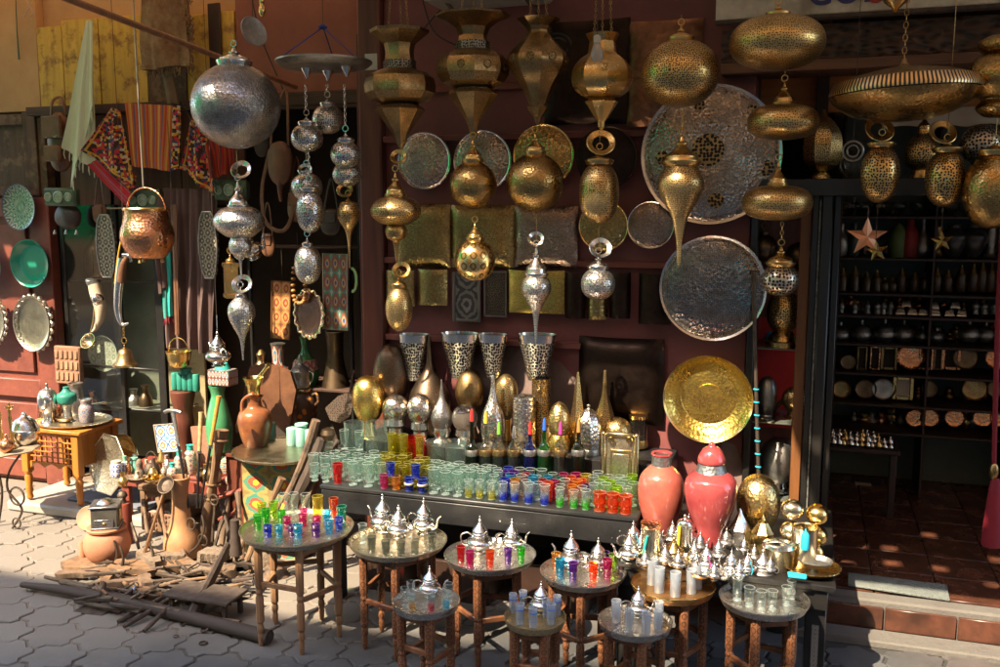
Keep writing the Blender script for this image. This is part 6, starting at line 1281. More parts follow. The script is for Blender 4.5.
# chandelier
Y = -.5; c_ = P(324, 67, Y); u = U(324, 67, Y); t = thing('hanging_chandelier', 'round silver canopy tray hung on blue cords carrying three chains', 'chandelier', (c_.x, Y, c_.z))
m = MB(); m.lathe([(0, c_.z-.006), (34*u, c_.z-.006), (42*u, c_.z-.002), (47*u, c_.z+.012), (48*u, c_.z+.016), (48*u, c_.z+.022), (44*u, c_.z+.022), (40*u, c_.z+.006), (0, c_.z+.004)], (c_.x, Y, 0), 56); m.build('canopy_tray', 'pewter', t)
hub = []
for px, dy in ((307, -.03), (328, .06), (347, -.02)):
    x = P(px, 75, Y+dy).x; hub.append((x, Y+dy)); m = MB(); m.lathe([(.022, c_.z-.0065), (.02, c_.z-.014), (.008, c_.z-.034), (.005, c_.z-.045), (0, c_.z-.046)], (x, Y+dy, 0), 20); m.build('socket_cone', 'silver', t)
ap = Vector((c_.x, Y, P(326, 27, Y).z))
for k in range(3):
    a = R(90+120*k+12); m = MB(); m.tube([ap, Vector((c_.x+44*u*math.cos(a), Y+44*u*math.sin(a), c_.z+.022))], .0022, 6); m.build('cord', 'blue_rope', t)
m = MB(); m.lathe(cr([(0, ap.z-.012), (.014, ap.z-.004), (.016, ap.z+.004), (0, ap.z+.014)], 3), (ap.x, Y, 0), 10).jitter(.004, 60); m.build('knot', 'blue_rope', t); hangwire(t, ap.x, Y, ap.z+.01, TOPZ)
tri('silver ball lantern on the left chain of the chandelier', 307, Y-.03, 124, 152, 16, None, 8, 8, 84, chain=True); tri('silver ball lantern on the short middle chain of the chandelier', 328, Y+.06, 105, 134, 15.5, None, 7, 7, 84, chain=True)
tri('silver ball lantern on the right chain of the chandelier', 346, Y-.02, 141, 168, 15.5, None, 9, 8, 84, chain=True)
tri('second silver ball directly under the right chandelier ball', 347, Y+.02, 162, 187, 14.5, None, 4, 5, 152)
tri('silver ball lantern with a tilted lid behind the upper silver egg', 307, Y+.09, 173, 201, 15.5, None, 6, 6, 140, ringy=(303, 171, 7))
tri('upper pierced silver egg lantern under the left chandelier chain', 310, Y-.05, 190, 233, 13.5, None, 8, 9, 152, chain=True); tri('lower pierced silver egg lantern, second of two in line', 308, Y-.04, 245, 284, 13.5, None, 8, 5, 233)
tri('brass drop lantern with long curved stem under the chandelier', 349, Y, 205, 268, 11.5, S([(.8, 268), (1.2, 255), (1.8, 240), (4, 230), (9, 222), (11.5, 213), (9, 206), (8, 204)]), 8, 8, 188, mt='brass_perf', cm='brass', ringy=(338, 191, 8), group='hanging lanterns')
c_ = P(352, 280, Y); t = thing('crescent_ornament', 'brass crescent hanging from the tip of the brass drop lantern', 'ornament', (c_.x, Y, c_.z-.03)); u = U(352, 280, Y)
pts = [(12*u*math.cos(R(a))*.5, 13*u*math.sin(R(a))) for a in range(-100, 101, 20)]+[((7.5*math.cos(R(a))*.45-.0)*u, 10*u*math.sin(R(a))) for a in range(100, -101, -20)]
m = MB(); m.prism([(x+.0, z) for x, z in pts], .006, Matrix.Translation(c_)); m.build('crescent', 'gold_smooth', t); hangwire(t, c_.x-.002, Y+.003, c_.z+12*u, P(349, 268, Y).z)
# ---------------------------------------------------------------- textiles
def cloth(name, label, cat, corners, Y, mt, wav=.012, k=3, fr=None, group=None, th=.006, nu=26, nv=26, sag=0, par=None, ysl=0.0):
    q = [P(x, y, Y) for x, y in corners]   # tl,tr,br,bl
    sd = rnd.random()*6
    def fn(u, v):
        a = q[3].lerp(q[2], u); b_ = q[0].lerp(q[1], u); p = a.lerp(b_, v)
        wv = wav*(math.sin(u*k*6.28+sd)+.4*math.sin(u*k*13+sd*2+v*3))*(1.1-v*.6)
        return Vector((p.x+wav*.35*math.sin(v*7+sd)*(1-v), Y-abs(wav)*1.2+wv+ysl*(1-v), p.z-sag*math.sin(math.pi*u)*v+wav*.3*math.sin(u*9+sd)*(1-v)))
    c0 = sum(q, Vector())/4; t = par or thing(name, label, cat, (c0.x, Y, min(p.z for p in q)), group)
    m = MB(); m.sheet(fn, nu, nv, th); m.build('cloth', mt, t)
    if fr:
        m = MB(); n, L = fr[:2]
        for i in range(n):
            p = Vector(fn((i+.5)/n, 0)); m.tube([p, p+Vector((rnd.uniform(-.004, .004), -.004, -L*.5)), p+Vector((rnd.uniform(-.006, .006), -.002, -L))], [.0035, .004, .0018], 6)
        m.build('fringe', mt if len(fr) < 3 else fr[2], t)
    return t
cloth('scarf', 'pale mint scarf with fringed ends hanging over the yellow boards', 'scarf', ((88, 21), (93, 21), (97, 170), (64, 148)), YL-.12, 'cloth_pale', .009, 1.3, (8, .05), sag=0)
t = [o for o in COL.objects if o.name.startswith('scarf')][0]
cloth('', '', '', ((89, 22), (94, 24), (96, 105), (72, 188)), YL-.14, 'cloth_pale', .008, 1.5, (6, .05), par=t)
cloth('kilim_bag', 'dark red folded kilim with a flowered border hanging beside the mint scarf', 'kilim', ((114, 108), (121, 110), (137, 190), (86, 150)), YL-.13, 'kilim_dark', .012, 1.5); t = [o for o in COL.objects if o.name.startswith('kilim_bag')][-1]
cloth('', '', '', ((89, 165), (98, 160), (134, 196), (126, 206)), YL-.135, 'kilim_plain', .006, 1, par=t); cloth('', '', '', ((88, 152), (92, 140), (138, 176), (130, 200)), YL-.11, 'kilim_red', .008, 1.5, par=t)
cloth('kilim_bag', 'orange striped kilim bag hanging under the yellow boards', 'kilim', ((127, 103), (176, 106), (172, 171), (134, 166)), YL-.12, 'kilim_orange', .008, 1.5)
t = [o for o in COL.objects if o.name.startswith('kilim_bag')][-1]; cloth('', '', '', ((174, 105), (182, 106), (180, 168), (172, 171)), YL-.128, 'kilim_dark', .003, 1, par=t, nu=8)
cloth('kilim_bag', 'dark flowered kilim behind the huge silver lantern', 'kilim', ((193, 118), (206, 122), (216, 196), (183, 168)), YL-.13, 'kilim_dark', .012, 1.5); cloth('kilim_bag', 'bright red striped kilim edge behind the huge silver lantern', 'kilim', ((205, 132), (236, 130), (238, 172), (215, 178)), YL-.11, 'kilim_stripe', .014, 2)
cloth('hide_bag', 'shaggy brown hide bag hanging at the top above the rugs', 'bag', ((146, -12), (190, -14), (195, 66), (147, 72)), YL-.10, 'fur', .02, 1.2, (12, .03), th=.03)
cloth('hide_strap', 'tan hanging strap end below the shaggy hide bag', 'strap', ((164, 74), (174, 76), (180, 104), (169, 104)), YL-.09, 'leather', .003, 1, nu=6, th=.01)
t = [o for o in COL.objects if o.name.startswith('hide_bag')][0]; m = MB()
for i in range(260):
    p = P(rnd.uniform(147, 194), rnd.uniform(-6, 70), YL-.125); L = rnd.uniform(.02, .05); m.tube([p, p+Vector((rnd.uniform(-.01, .01), -.012, -L*.5)), p+Vector((rnd.uniform(-.02, .02), -.006, -L))], [.006, .005, .001], 5)
m.build('hair', 'fur', t)
cloth('drape', 'brown grey curtain hanging in the dark recess behind the copper pot', 'curtain', ((168, 188), (222, 190), (216, 352), (172, 345)), YL-.01, 'drape', .022, 4, nu=60)
cloth('drape', 'narrow taupe cloth beside the brown grey curtain', 'curtain', ((152, 196), (164, 198), (168, 286), (160, 296)), YL-.06, 'drape', .01, 2, nu=14)
cloth('beaded_band', 'long narrow beaded strap hanging to the brass pail', 'strap', ((172, 205), (177, 204), (180, 335), (176, 335)), YL-.09, 'leather', .002, 1, nu=6)
cloth('tassel_bunch', 'teal and red wool tassel bunch beside the taupe cloth', 'tassel', ((165, 250), (172, 250), (174, 315), (167, 318)), YL-.045, 'teal', .01, 3, (6, .04, 'tassel_red'), nu=14)
# leather bags
def blob(name, label, cat, cx, cy, hw, hh, Y, mt, dep=.4, parts=(), p=2.4, group=None):
    u = U(cx, cy, Y); c_ = P(cx, cy, Y); t = thing(name, label, cat, (c_.x, Y, c_.z-hh*u), group); m = MB()
    pr = [(hw*u*abs(math.cos(a))**(2/p), hh*u*(1 if math.sin(a) > 0 else -1)*abs(math.sin(a))**(2/p)) for a in [math.pi*(i/18)-math.pi/2 for i in range(19)]]
    m.lathe(pr, (c_.x, Y, c_.z), 32, ell=dep).jitter(hw*u*.08, 14, hw); m.build('body', mt, t); return t, c_, u
t, c_, u = blob('leather_backpack', 'brown leather backpack hanging left of the mint scarf', 'bag', 60, 142, 15, 29, YL-.10, 'leather', .45)
m = MB(); m.box((c_.x, YL-.155, c_.z+14*u), (24*u, .02, 22*u), .008).jitter(.004, 20); m.build('flap', 'leather', t); m = MB(); m.box((c_.x, YL-.155, c_.z-12*u), (20*u, .03, 16*u), .01).jitter(.004, 20, 2); m.build('pocket', 'leather', t)
m = MB(); m.tube(cr([(c_.x-9*u, YL-.1, c_.z+26*u), (c_.x-6*u, YL-.1, c_.z+40*u), (c_.x, YL-.08, c_.z+44*u), (c_.x+7*u, YL-.1, c_.z+38*u), (c_.x+9*u, YL-.1, c_.z+26*u)], 4), .004, 6, flat=2); m.build('strap', 'leather', t)
for i, dx in enumerate((-6, 5)): m = MB(); q = c_+Vector((dx*u, -.062, 6*u)); m.ring(q, .011, .0022, (0, 1, 0), 14, 6); m.build('buckle', 'steel', t)
t, c_, u = blob('leather_flask', 'hanging brown leather water bag on long straps under the chandelier', 'bag', 280, 163, 14, 22, YL-.1, 'leather', .4)
m = MB(); m.tube(cr([(c_.x, YL-.1, c_.z-18*u), (c_.x-1*u, YL-.1, c_.z-30*u), (c_.x, YL-.1, c_.z-38*u)], 3), [.02, .018, .014, .012, .010, .009, .008], 10); m.build('neck', 'leather', t)
m = MB(); m.tube(cr([(c_.x-10*u, YL-.1, c_.z+16*u), (c_.x-3*u, YL-.12, c_.z+45*u), (c_.x+8*u, YL-.09, c_.z+72*u), (c_.x+13*u, YL-.12, c_.z+40*u), (c_.x+10*u, YL-.1, c_.z+16*u)], 5), .0035, 6, flat=2.2); m.build('strap', 'leather', t)
m = MB(); m.tube(cr([P(270, 150, YL-.09), P(262, 190, YL-.09), P(266, 222, YL-.09), P(282, 231, YL-.09), P(292, 215, YL-.09), P(292, 180, YL-.09)], 5), .0045, 6, flat=2.5); solo(m, 'leather_strap', 'looped brown leather strap hanging below the leather water bag', 'strap', 'leather', P(282, 231, YL-.09))
t, c_, u = blob('saddle_bag', 'dark leather pouch with two small bells under the left green box', 'bag', 68, 217, 16, 12, YL-.09, 'leather_dark', .4)
for dx in (-14, 0, 13):
    m = MB(); q = c_+Vector((dx*u, -.02, -15*u)); m.lathe([(.011, -.012), (.009, 0), (.004, .012), (0, .014)], tuple(q), 12); m.build('bell', 'silver_dull', t)
for cx_, cy_, w_, h_, mt_, lb_ in ((297, 205, 11, 17, 'leather', 'brown leather pouch hanging right of the looped strap'), (331, 222, 12, 13, 'leather_dark', 'dark leather pouch behind the brass drop lantern'), (262, 142, 9, 15, 'leather_dark', 'dark leather pouch right of the huge silver ball'), (100, 214, 9, 10, 'leather', 'small brown leather pouch under the flowered kilim'), (268, 245, 8, 12, 'leather', 'small tan pouch below the looped leather strap')):
    t, c_, u = blob('leather_pouch', lb_, 'bag', cx_, cy_, w_, h_, YL-.07, mt_, .4)
    m = MB(); m.box((c_.x, YL-.07-w_*u*.33, c_.z+h_*u*.35), (w_*u*1.3, .012, h_*u*.8), .005).jitter(.003, 30); m.build('flap', mt_, t)
    m = MB(); m.tube(cr([(c_.x-w_*u*.7, YL-.07, c_.z+h_*u*.6), (c_.x-2*u, YL-.06, c_.z+(h_+26)*u), (c_.x+3*u, YL-.07, c_.z+(h_+26)*u), (c_.x+w_*u*.7, YL-.07, c_.z+h_*u*.6)], 5), .003, 6, flat=2); m.build('strap', mt_, t)
def gbox(label, cx, cy, hw, hh, Y=YL-.13):
    c_ = P(cx, cy, Y); u = U(cx, cy, Y); t = thing('green_box', label, 'box', (c_.x, Y, c_.z-hh*u), 'green boxes with round bosses')
    m = MB(); m.box((c_.x, Y, c_.z), (2*hw*u, .05, 2*hh*u), .012).jitter(.004, 14, cx); m.build('case', 'green_dull', t)
    for i, (dx, r_) in enumerate(((-.62, 4.5), (0, 6), (.62, 4.5))):
        m = MB(); q = Vector((c_.x+dx*hw*u, Y-.025, c_.z)); m.lathe([(0, 0), (r_*u, 0), (r_*u, .006), (r_*u*.75, .010), (r_*u*.65, .005), (0, .009)], (0, 0, 0), 20, Matrix.Translation(q) @ Matrix.Rotation(R(90), 4, 'X')); m.build('boss', 'boss_pale', t)
    hangwire(t, c_.x, Y, c_.z+hh*u, P(cx, cy-hh-22, Y).z)
plain('green_dull', (.08, .14, .08), .5, (.03, .05, .03), 14, .8, .5, 50); plain('boss_pale', (.35, .45, .32), .4, (.1, .2, .12), 80, .7, .4, 120)
gbox('green metal box with three round bosses at the left under the backpack', 62, 197, 20, 9); gbox('green metal box with three round bosses seen behind the copper pot handle', 146, 200, 19, 11, YL-.06); gbox('green metal box with bosses behind the flattened silver lantern', 232, 190, 19, 10, YL-.06)
m = MB(); m.tube(cr([P(26, -8, YL-.03), P(29, 5, YL-.03), P(33, 12, YL-.03), (P(30, 16, YL-.03))], 4), .003, 6); m.tube(cr([P(30, 6, YL-.03), P(26, 13, YL-.03), P(24, 17, YL-.03)], 4), .003, 6); solo(m, 'knotted_string', 'pale knotted string end hanging at the top left corner', 'string', 'white_string', P(28, 17, YL-.03))
m = MB(); m.tube([P(15, -8, YL-.02), P(17, 30, YL-.02), P(19, 60, YL-.02)], [.002, .003, .006], 6).jitter(.004, 20); solo(m, 'herb_bunch', 'thin dark green dried bunch hanging on the tan plaster', 'bunch', 'green_dull', P(19, 60, YL-.02))
# ---------------------------------------------------------------- plates on the red door
dy = YL-.035
disc('ceramic_plate', 'ceramic plate with a green rosette pattern, above the plain green one', 'plate', 21, 207, 21, dy, 'ceramic_green', 'blue_rim', 'plates on the door', .3, 40, hy=23); plain('blue_rim', (.1, .14, .25), .3)
disc('ceramic_plate', 'plain green glazed dish hanging on the red door', 'plate', 34, 263, 24, dy, 'green_glaze', None, 'plates on the door', .5, 40); disc('ceramic_plate', 'green patterned plate cut by the left edge beside the plain green dish', 'plate', -10, 266, 16, dy, 'ceramic_green', None, 'plates on the door', .3, 40, hy=20)
def ornate(label, cx, cy, hw, hy):
    t = disc('silver_tray', label, 'tray', cx, cy, hw, dy-.02, 'tray_rings2', 'silver_lace2', 'ornate silver trays on the door', .3, 48, hy=hy)
    u = U(cx, cy, dy); c_ = P(cx, cy, dy-.03); m = MB()
    n_ = 132; m.tube([Vector((c_.x+hw*u*(.96+.05*math.cos(22*2*math.pi*k/n_))*math.cos(2*math.pi*k/n_), c_.y, c_.z+hy*u*(.96+.05*math.cos(22*2*math.pi*k/n_))*math.sin(2*math.pi*k/n_))) for k in range(n_)], [.0075+.0035*math.cos(22*2*math.pi*k/n_) for k in range(n_)], 8, True)
    m.build('scalloped_edge', 'silver_lace2', t)
metal('tray_rings2', (.62, .56, .42), (.25, .2, .12), .3, eng=110, tarn=.6); metal('silver_lace2', (.75, .70, .58), (.25, .2, .14), .3, eng=200, ham=120, tarn=.5)
ornate('oval silver tray with a scalloped openwork rim hanging on the red door', 34, 323, 23, 28); ornate('oval silver tray with a scalloped rim cut by the left edge', -9, 320, 20, 25)
# ornate mirrors
def shield(label, cx, cy, hw, hh, Y):
    u = U(cx, cy, Y); c_ = P(cx, cy, Y); sh_ = [(-.45, -1), (.45, -1), (.75, -.8), (1, -.2), (1, .2), (.75, .8), (.45, 1), (-.45, 1), (-.75, .8), (-1, .2), (-1, -.2), (-.75, -.8)]
    t = thing('ornate_mirror', label, 'mirror', (c_.x, Y, c_.z-hh*u), 'elongated inlaid mirrors'); m = MB(); m.prism([(x*hw*u, z*hh*u) for x, z in sh_], .016, Matrix.Translation((c_.x, Y-.016, c_.z))); m.build('frame', 'mirror_frame', t)
    m = MB(); m.tube([(c_.x+x*hw*u, Y-.018, c_.z+z*hh*u) for x, z in sh_], .004, 8, True); m.build('edge', 'silver_dull', t)
    for k in range(7):
        for s in (-1, 1):
            m = MB(); m.lathe([(.0045, 0), (.003, .004), (0, .005)], (0, 0, 0), 8, Matrix.Translation((c_.x+s*hw*u*.55, Y-.0165, c_.z+hh*u*(-.75+.25*k))) @ Matrix.Rotation(R(90), 4, 'X')); m.build('stud', 'silver', t)
shield('elongated inlaid mirror hanging left of the copper pot', 108, 246, 11, 31, YL-.08); shield('elongated inlaid mirror hanging right of the copper pot behind the silver lantern', 210, 245, 10.5, 33, YL-.08)
# copper pot
Y = -.35; x = P(147, 225, Y).x; t = thing('copper_pot', 'hammered copper pot with a hoop handle hanging on a long rod', 'pot', (x, Y, P(147, 262, Y).z))
partl('pot', 'copper', t, 147, Y, S([(0, 258), (14, 258), (20, 253), (25.5, 242), (26, 232), (22, 220), (21, 211), (22.5, 209), (20, 210), (19.5, 222)]), 36, x); partl('rim', 'gold_smooth', t, 147, Y, [(22.8, 210.5), (23.4, 209), (22.6, 207.6), (21, 208.6)], 36, x)
u = U(147, 209, Y); zc = P(147, 210, Y).z; m = MB(); m.tube([(x+23*u*math.cos(R(a)), Y, zc+22*u*math.sin(R(a))) for a in range(0, 181, 10)], .0036, 8); m.build('handle', 'copper', t)
for k in range(3): a = R(30+120*k); m = MB(); m.lathe([(0, 0), (.009, .003), (.006, .016), (.004, .02)], (x+13*u*math.cos(a), Y+13*u*math.sin(a), P(147, 262, Y).z-.004), 10); m.build('foot', 'brass', t)
m = MB(); m.tube([(x-2*u, Y, zc+22*u), (x-3*u, Y, TOPZ)], .0042, 8); m.build('rod', 'steel_worn', t); metal('steel_worn', (.5, .42, .35), (.15, .09, .06), .4, tarn=.7)
# horns, bells, pails
def curve(name, label, cat, pts, rad, Y, mt, n=5, par=None, nm='body', seg=12):
    q = cr([tuple(P(x, y, Y+(d or 0))) for x, y, d in [(p+(0,))[:3] for p in pts]], n); rr = cr([(r_,) for r_ in rad], n); u = U(pts[0][0], pts[0][1], Y)
    t = par or thing(name, label, cat, min(q, key=lambda v: v[2])); m = MB(); m.tube(q, [max(.0008, r_[0]*u) for r_ in rr], seg); m.build(nm, mt, t); return t
t = curve('curved_horn', 'long curved silver tipped powder horn hanging under the copper pot', 'horn', [(122, 258), (120, 275), (118, 295), (118, 312), (122, 324), (129, 323)], [3.5, 4.2, 4, 3.2, 2, .8], -.2, 'white_metal'); curve('', '', '', [(127, 257), (123, 266), (121, 282)], [2, 3.5, 4], -.21, 'leather', par=t, nm='stock'); curve('', '', '', [(131, 262), (130, 256), (123, 255)], [1.2, 2, 2], -.21, 'silver', par=t, nm='butt'); q = P(125, 256, -.2); hangwire(t, q.x, -.2, q.z, TOPZ)
curve('cord', 'thin yellow cord hanging beside the curved powder horn', 'cord', [(124, 216), (122, 235), (118, 258), (115, 284)], [1, 1, 1, 1], -.17, 'yellow_cord')
t = curve('hunting_horn', 'white and silver drinking horn hanging in front of the display case', 'horn', [(94, 283), (96, 292), (100, 306), (100, 318), (96, 328), (92, 332)], [6, 6.5, 6, 4.5, 2.5, 1.2], .18, 'bone'); curve('', '', '', [(91, 299), (98, 299), (103, 299)], [1.5, 7, 1.5], .17, 'silver', par=t, nm='band'); curve('', '', '', [(94, 284), (93, 281), (93, 280)], [6.5, 7, 6.6], .18, 'pewter', par=t, nm='mouth'); q = P(94, 282, .18); hangwire(t, q.x, .18, q.z, P(94, 250, .18).z)
Y = .15; x = P(88, 342, Y).x; t = thing('ladle', 'round gilt ladle cup hanging below the drinking horn', 'ladle', (x, Y, P(88, 350, Y).z)); u = U(88, 341, Y)
m = MB(); m.lathe([(0, -8*u), (5*u, -6.5*u), (8*u, -1*u), (8.3*u, 1*u), (7.8*u, 1*u), (7*u, -1*u), (0, -6*u)], (0, 0, 0), 24, Matrix.Translation(P(88, 341, Y)) @ Matrix.Rotation(R(60), 4, 'X')); m.build('bowl', 'gold_pale', t); m = MB(); m.tube([P(90, 334, Y), P(93, 322, Y), P(95, 300, Y+.01)], .003, 8); m.build('handle', 'brass', t)
lamp('brass hand bell hanging on a chain before the display case', 125, -.1, 352, 366, 11, 'brass_aged', 8, 3, top=326, chain=True, prof=[(9, 366), (12.2, 366), (12, 364), (8.5, 361), (7, 354), (5.5, 350), (2.5, 348), (0, 348)], name='hanging_bell', cat='bell', stack=1)
def pail(label, cx, cy, hw, hh, Y, mt, top):
    x = P(cx, cy, Y).x; t = thing('brass_pail', label, 'pail', (x, Y, P(cx, cy+hh, Y).z)); partl('pail', mt, t, cx, Y, [(0, cy+hh), (hw*.6, cy+hh), (hw*.8, cy+hh-2), (hw*.92, cy), (hw*1.0, cy-hh*.7), (hw*1.1, cy-hh), (hw*.95, cy-hh*.9), (hw*.85, cy)], 28, x)
    u = U(cx, cy, Y); z = P(cx, cy-hh*.8, Y).z; m = MB(); m.tube([(x+hw*u*math.cos(R(a)), Y, z+hw*1.25*u*math.sin(R(a))) for a in range(0, 181, 12)], .0026, 8); m.build('handle', mt, t); hangwire(t, x, Y, z+hw*1.25*u, P(cx, top, Y).z); return t
pail('small polished brass pail with a hoop handle hanging in front of the curtain', 179, 359, 12, 8, -.05, 'gold_smooth', 120)
# wicker plaque
a = P(69, 365, YL-.06); t = thing('woven_plaque', 'carved reddish lattice plaque hanging on the edge of the red door', 'plaque', (a.x, a.y, P(69, 386, YL-.06).z)); u = U(69, 365, YL-.06)
m = MB(); m.box(a, (32*u, .03, 38*u), .006).jitter(.002, 30); m.build('plaque', 'clay_carved', t)
for k in range(5):
    for j in range(3): bx('peg', 'clay_pale', a.x+(-12+6*k-1.9)*u, a.x+(-12+6*k+1.9)*u, a.y-.022, a.y-.0155, a.z+(-11+11*j-4)*u, a.z+(-11+11*j+4)*u, t, .002)
plain('clay_carved', (.34, .17, .10), .85, (.2, .09, .05), 30, .8, .8, 110)
disc('ceramic_plate', 'round white and green patterned dish inside the display case', 'plate', 106, 353, 18, YL+.2, 'glass_shade', None, None, .5, 36)
# upper case items
stand('clay_jug', 'brown ringed jug inside the top of the display case', 'jug', 100, 280, wz(110, 281, Yv)+.005, [('body', 'bronze_plain', S([(8, 282), (13, 268), (12, 250), (6, 240), (7, 236)])), ('base', 'bronze_plain', [(9, 282), (8, 280)])], Y=YL+.2)
for i, (px, h_, mt) in enumerate(((82, 24, 'silver_dull'), (92, 20, 'copper'), (134, 22, 'pewter'), (146, 26, 'bronze_plain'), (74, 26, 'brass_aged'))):
    stand('small_pot', ['grey small pot on the low case shelf', 'copper small pot on the low case shelf', 'pewter small pot on the right half of the low case shelf', 'dark small pot at the right end of the low case shelf', 'brass small pot at the left end of the low case shelf'][i], 'pot', px, 409, wz(110, 412, Yv)+.004, [('body', mt, S([(5, 412), (7, 405), (6, 398), (3, 412-h_*.8), (4, 412-h_)])), ('rim', mt, [(4, 412-h_), (4.6, 411-h_), (3.5, 411-h_)])], Y=YL+.2)
# middle recess goods
def slab(name, label, cat, cx, cy, hw, hh, Y, mt, rot=0, th=.015, edge=None, group=None):
    c_ = P(cx, cy, Y); u = U(cx, cy, Y); t = thing(name, label, cat, (c_.x, Y, c_.z-hh*u), group); Mx = Matrix.Translation(c_) @ Matrix.Rotation(R(rot), 4, 'Y')
    m = MB(); m.prism([(-hw*u, -hh*u), (hw*u, -hh*u), (hw*u, hh*u), (-hw*u, hh*u)], th, Mx); m.build('panel', mt, t, None)
    if edge:
        m = MB(); m.tube([Mx @ Vector((x*hw*u, -.002, z*hh*u)) for x, z in ((-1, -1), (1, -1), (1, 1), (-1, 1))], .004, 6, True); m.build('edge', edge, t)
    return t
Yq = YL-.05
t = slab('painted_plaque', 'orange painted wooden plaque with arches beside the amber beads', 'plaque', 281, 310, 10.5, 29, Yq, 'painted_wood', 3, edge='post_orange'); hangwire(t, P(282, 290, Yq).x, Yq+.005, P(282, 281, Yq).z, P(282, 246, Yq).z)
t = slab('tiled_panel', 'tall panel of blue and green arabesque tiles right of the amber beads', 'panel', 335.5, 292, 13.5, 38, Yq, 'tile_panel', 1, edge='bone'); hangwire(t, P(336, 254, Yq).x, Yq+.005, P(336, 254, Yq).z, P(336, 240, Yq).z)
t = disc('hand_mirror', 'round coppery mirror with a scalloped brass rim hanging by beads', 'mirror', 309, 314, 16, Yq-.01, 'copper_mirror', 'gold_pale', None, .15, 40, hy=24); metal('copper_mirror', (.5, .3, .22), (.3, .15, .1), .18, tarn=.4)
u = U(309, 314, Yq); c_ = P(309, 314, Yq-.02); m = MB()
m.tube([Vector((c_.x+16*u*(1+.05*math.cos(16*2*math.pi*k/112))*math.cos(2*math.pi*k/112), c_.y, c_.z+24*u*(1+.05*math.cos(16*2*math.pi*k/112))*math.sin(2*math.pi*k/112))) for k in range(112)], .0065, 8, True)
m.build('scalloped_rim', 'gold_pale', t)
t = thing('bead_string', 'string of thick amber coloured beads hanging over the round mirror', 'beads', P(299, 303, Yq-.04))
pts = cr([(294, 268), (293, 285), (295, 300), (301, 303), (305, 298), (305, 285), (303, 272)], 3)
for i, (x_, y_) in enumerate(pts): m = MB(); c_ = P(x_, y_, Yq-.04); m.lathe([(0, -.009), (.010, -.006), (.0125, 0), (.010, .006), (0, .009)], tuple(c_), 12); m.build('bead', 'amber_beads', t)
hangwire(t, P(298, 270, Yq-.04).x, Yq-.04, P(298, 268, Yq).z, P(298, 232, Yq).z)
def shf(name, label, cat, cx, parts, dyy=.12, group=None, seg=28): return stand(name, label, cat, cx, 388, SHZ, parts, group, Y=YL+dyy, seg=seg)
shf('hookah_vase', 'green glass vase with a red and white band on the dark recess shelf', 'vase', 306, [('body', 'green_vase', S([(9, 388), (13, 380), (13, 368), (9, 361)])), ('band', 'dervish_band', [(13.2, 369), (12.2, 362), (9.4, 359)]), ('neck', 'green_vase', S([(9.2, 359), (4, 350), (4, 342), (6, 336)]))], .1)
shf('ceramic_bottle', 'lobed grey ceramic bottle below the orange plaque', 'bottle', 279, [('body', 'ceramic_box', S([(9, 386), (12, 378), (11, 370), (6, 364), (6, 352), (7, 345)]), 16), ('rim', 'pewter', [(7, 345), (7.6, 343.5), (6, 343)])])
shf('metal_flask', 'tall dull metal funnel shaped vase below the tiled panel', 'vase', 336, [('body', 'bronze_plain', S([(15, 388), (14, 384), (10, 368), (8, 355), (8.5, 342), (9, 332)])), ('rim', 'pewter', [(9, 332), (9.6, 331), (8, 331)])])
for i, px in enumerate((262,)): shf('brass_jug', 'dim brass jug at the left end of the recess shelf', 'jug', px, [('body', 'brass_aged', S([(6, 388), (9, 378), (7, 366), (4, 360), (5, 354)])), ('lid', 'brass_aged', [(5, 354), (2, 350), (0, 349)])])
# hanging silver kettle, brass lantern, green bottle set
teapot(256, 262, 0, 34, 'silver teapot hanging tilted behind the flattened silver lantern', 30, 'silver', Y=-.1).location.z = P(256, 258, -.1).z
t = COL.objects[-1]
lampb = lamp('square brass lantern hanging behind the silver drop pendant', 231, -.05, 262, 298, 9, 'brass', 8, 4, prof=[(8, 298), (10, 297), (10, 294), (8.5, 293), (8.5, 268), (10, 266), (10, 263), (4, 262)], seg=4, group='hanging lanterns', top=240)
p = P(218, 352, -.2); tk = copy_tree(TP['silver'], (p.x, p.y, P(218, 366, -.2).z), 'bright silver teapot hanging above the green glazed bottle', 'silver teapots', R(150)); s_ = 38*U(218, 352, -.2); tk.scale = (s_, s_, s_); m = MB(); m.tube([(0, 0, 1.0), (0, 0, 1.35)], .015, 6); q = m.build('hook', 'silver', None, (0, 0, 0)); q.parent = tk; m = MB(); m.tube([(0, 0, 1.35), (0, 0, (TOPZ-tk.location.z)/s_)], .008, 6); q = m.build('wire', 'iron', None, (0, 0, 0)); q.parent = tk
p = P(256, 262, -.1); tk2 = [o for o in COL.objects if o.get('label', '').startswith('silver teapot hanging tilted')][0]; tk2.rotation_euler = (R(15), R(-25), R(30)); s_ = tk2.scale[0]; m = MB(); m.tube([(p.x, p.y, 0)], .001, 4) if 0 else None
hw_ = MB(); hw_.tube([(0, 0, 1.0), (0.3, -.2, (2.2-tk2.location.z)/s_)], .012, 6); q = hw_.build('wire', 'iron', None, (0, 0, 0)); q.parent = tk2
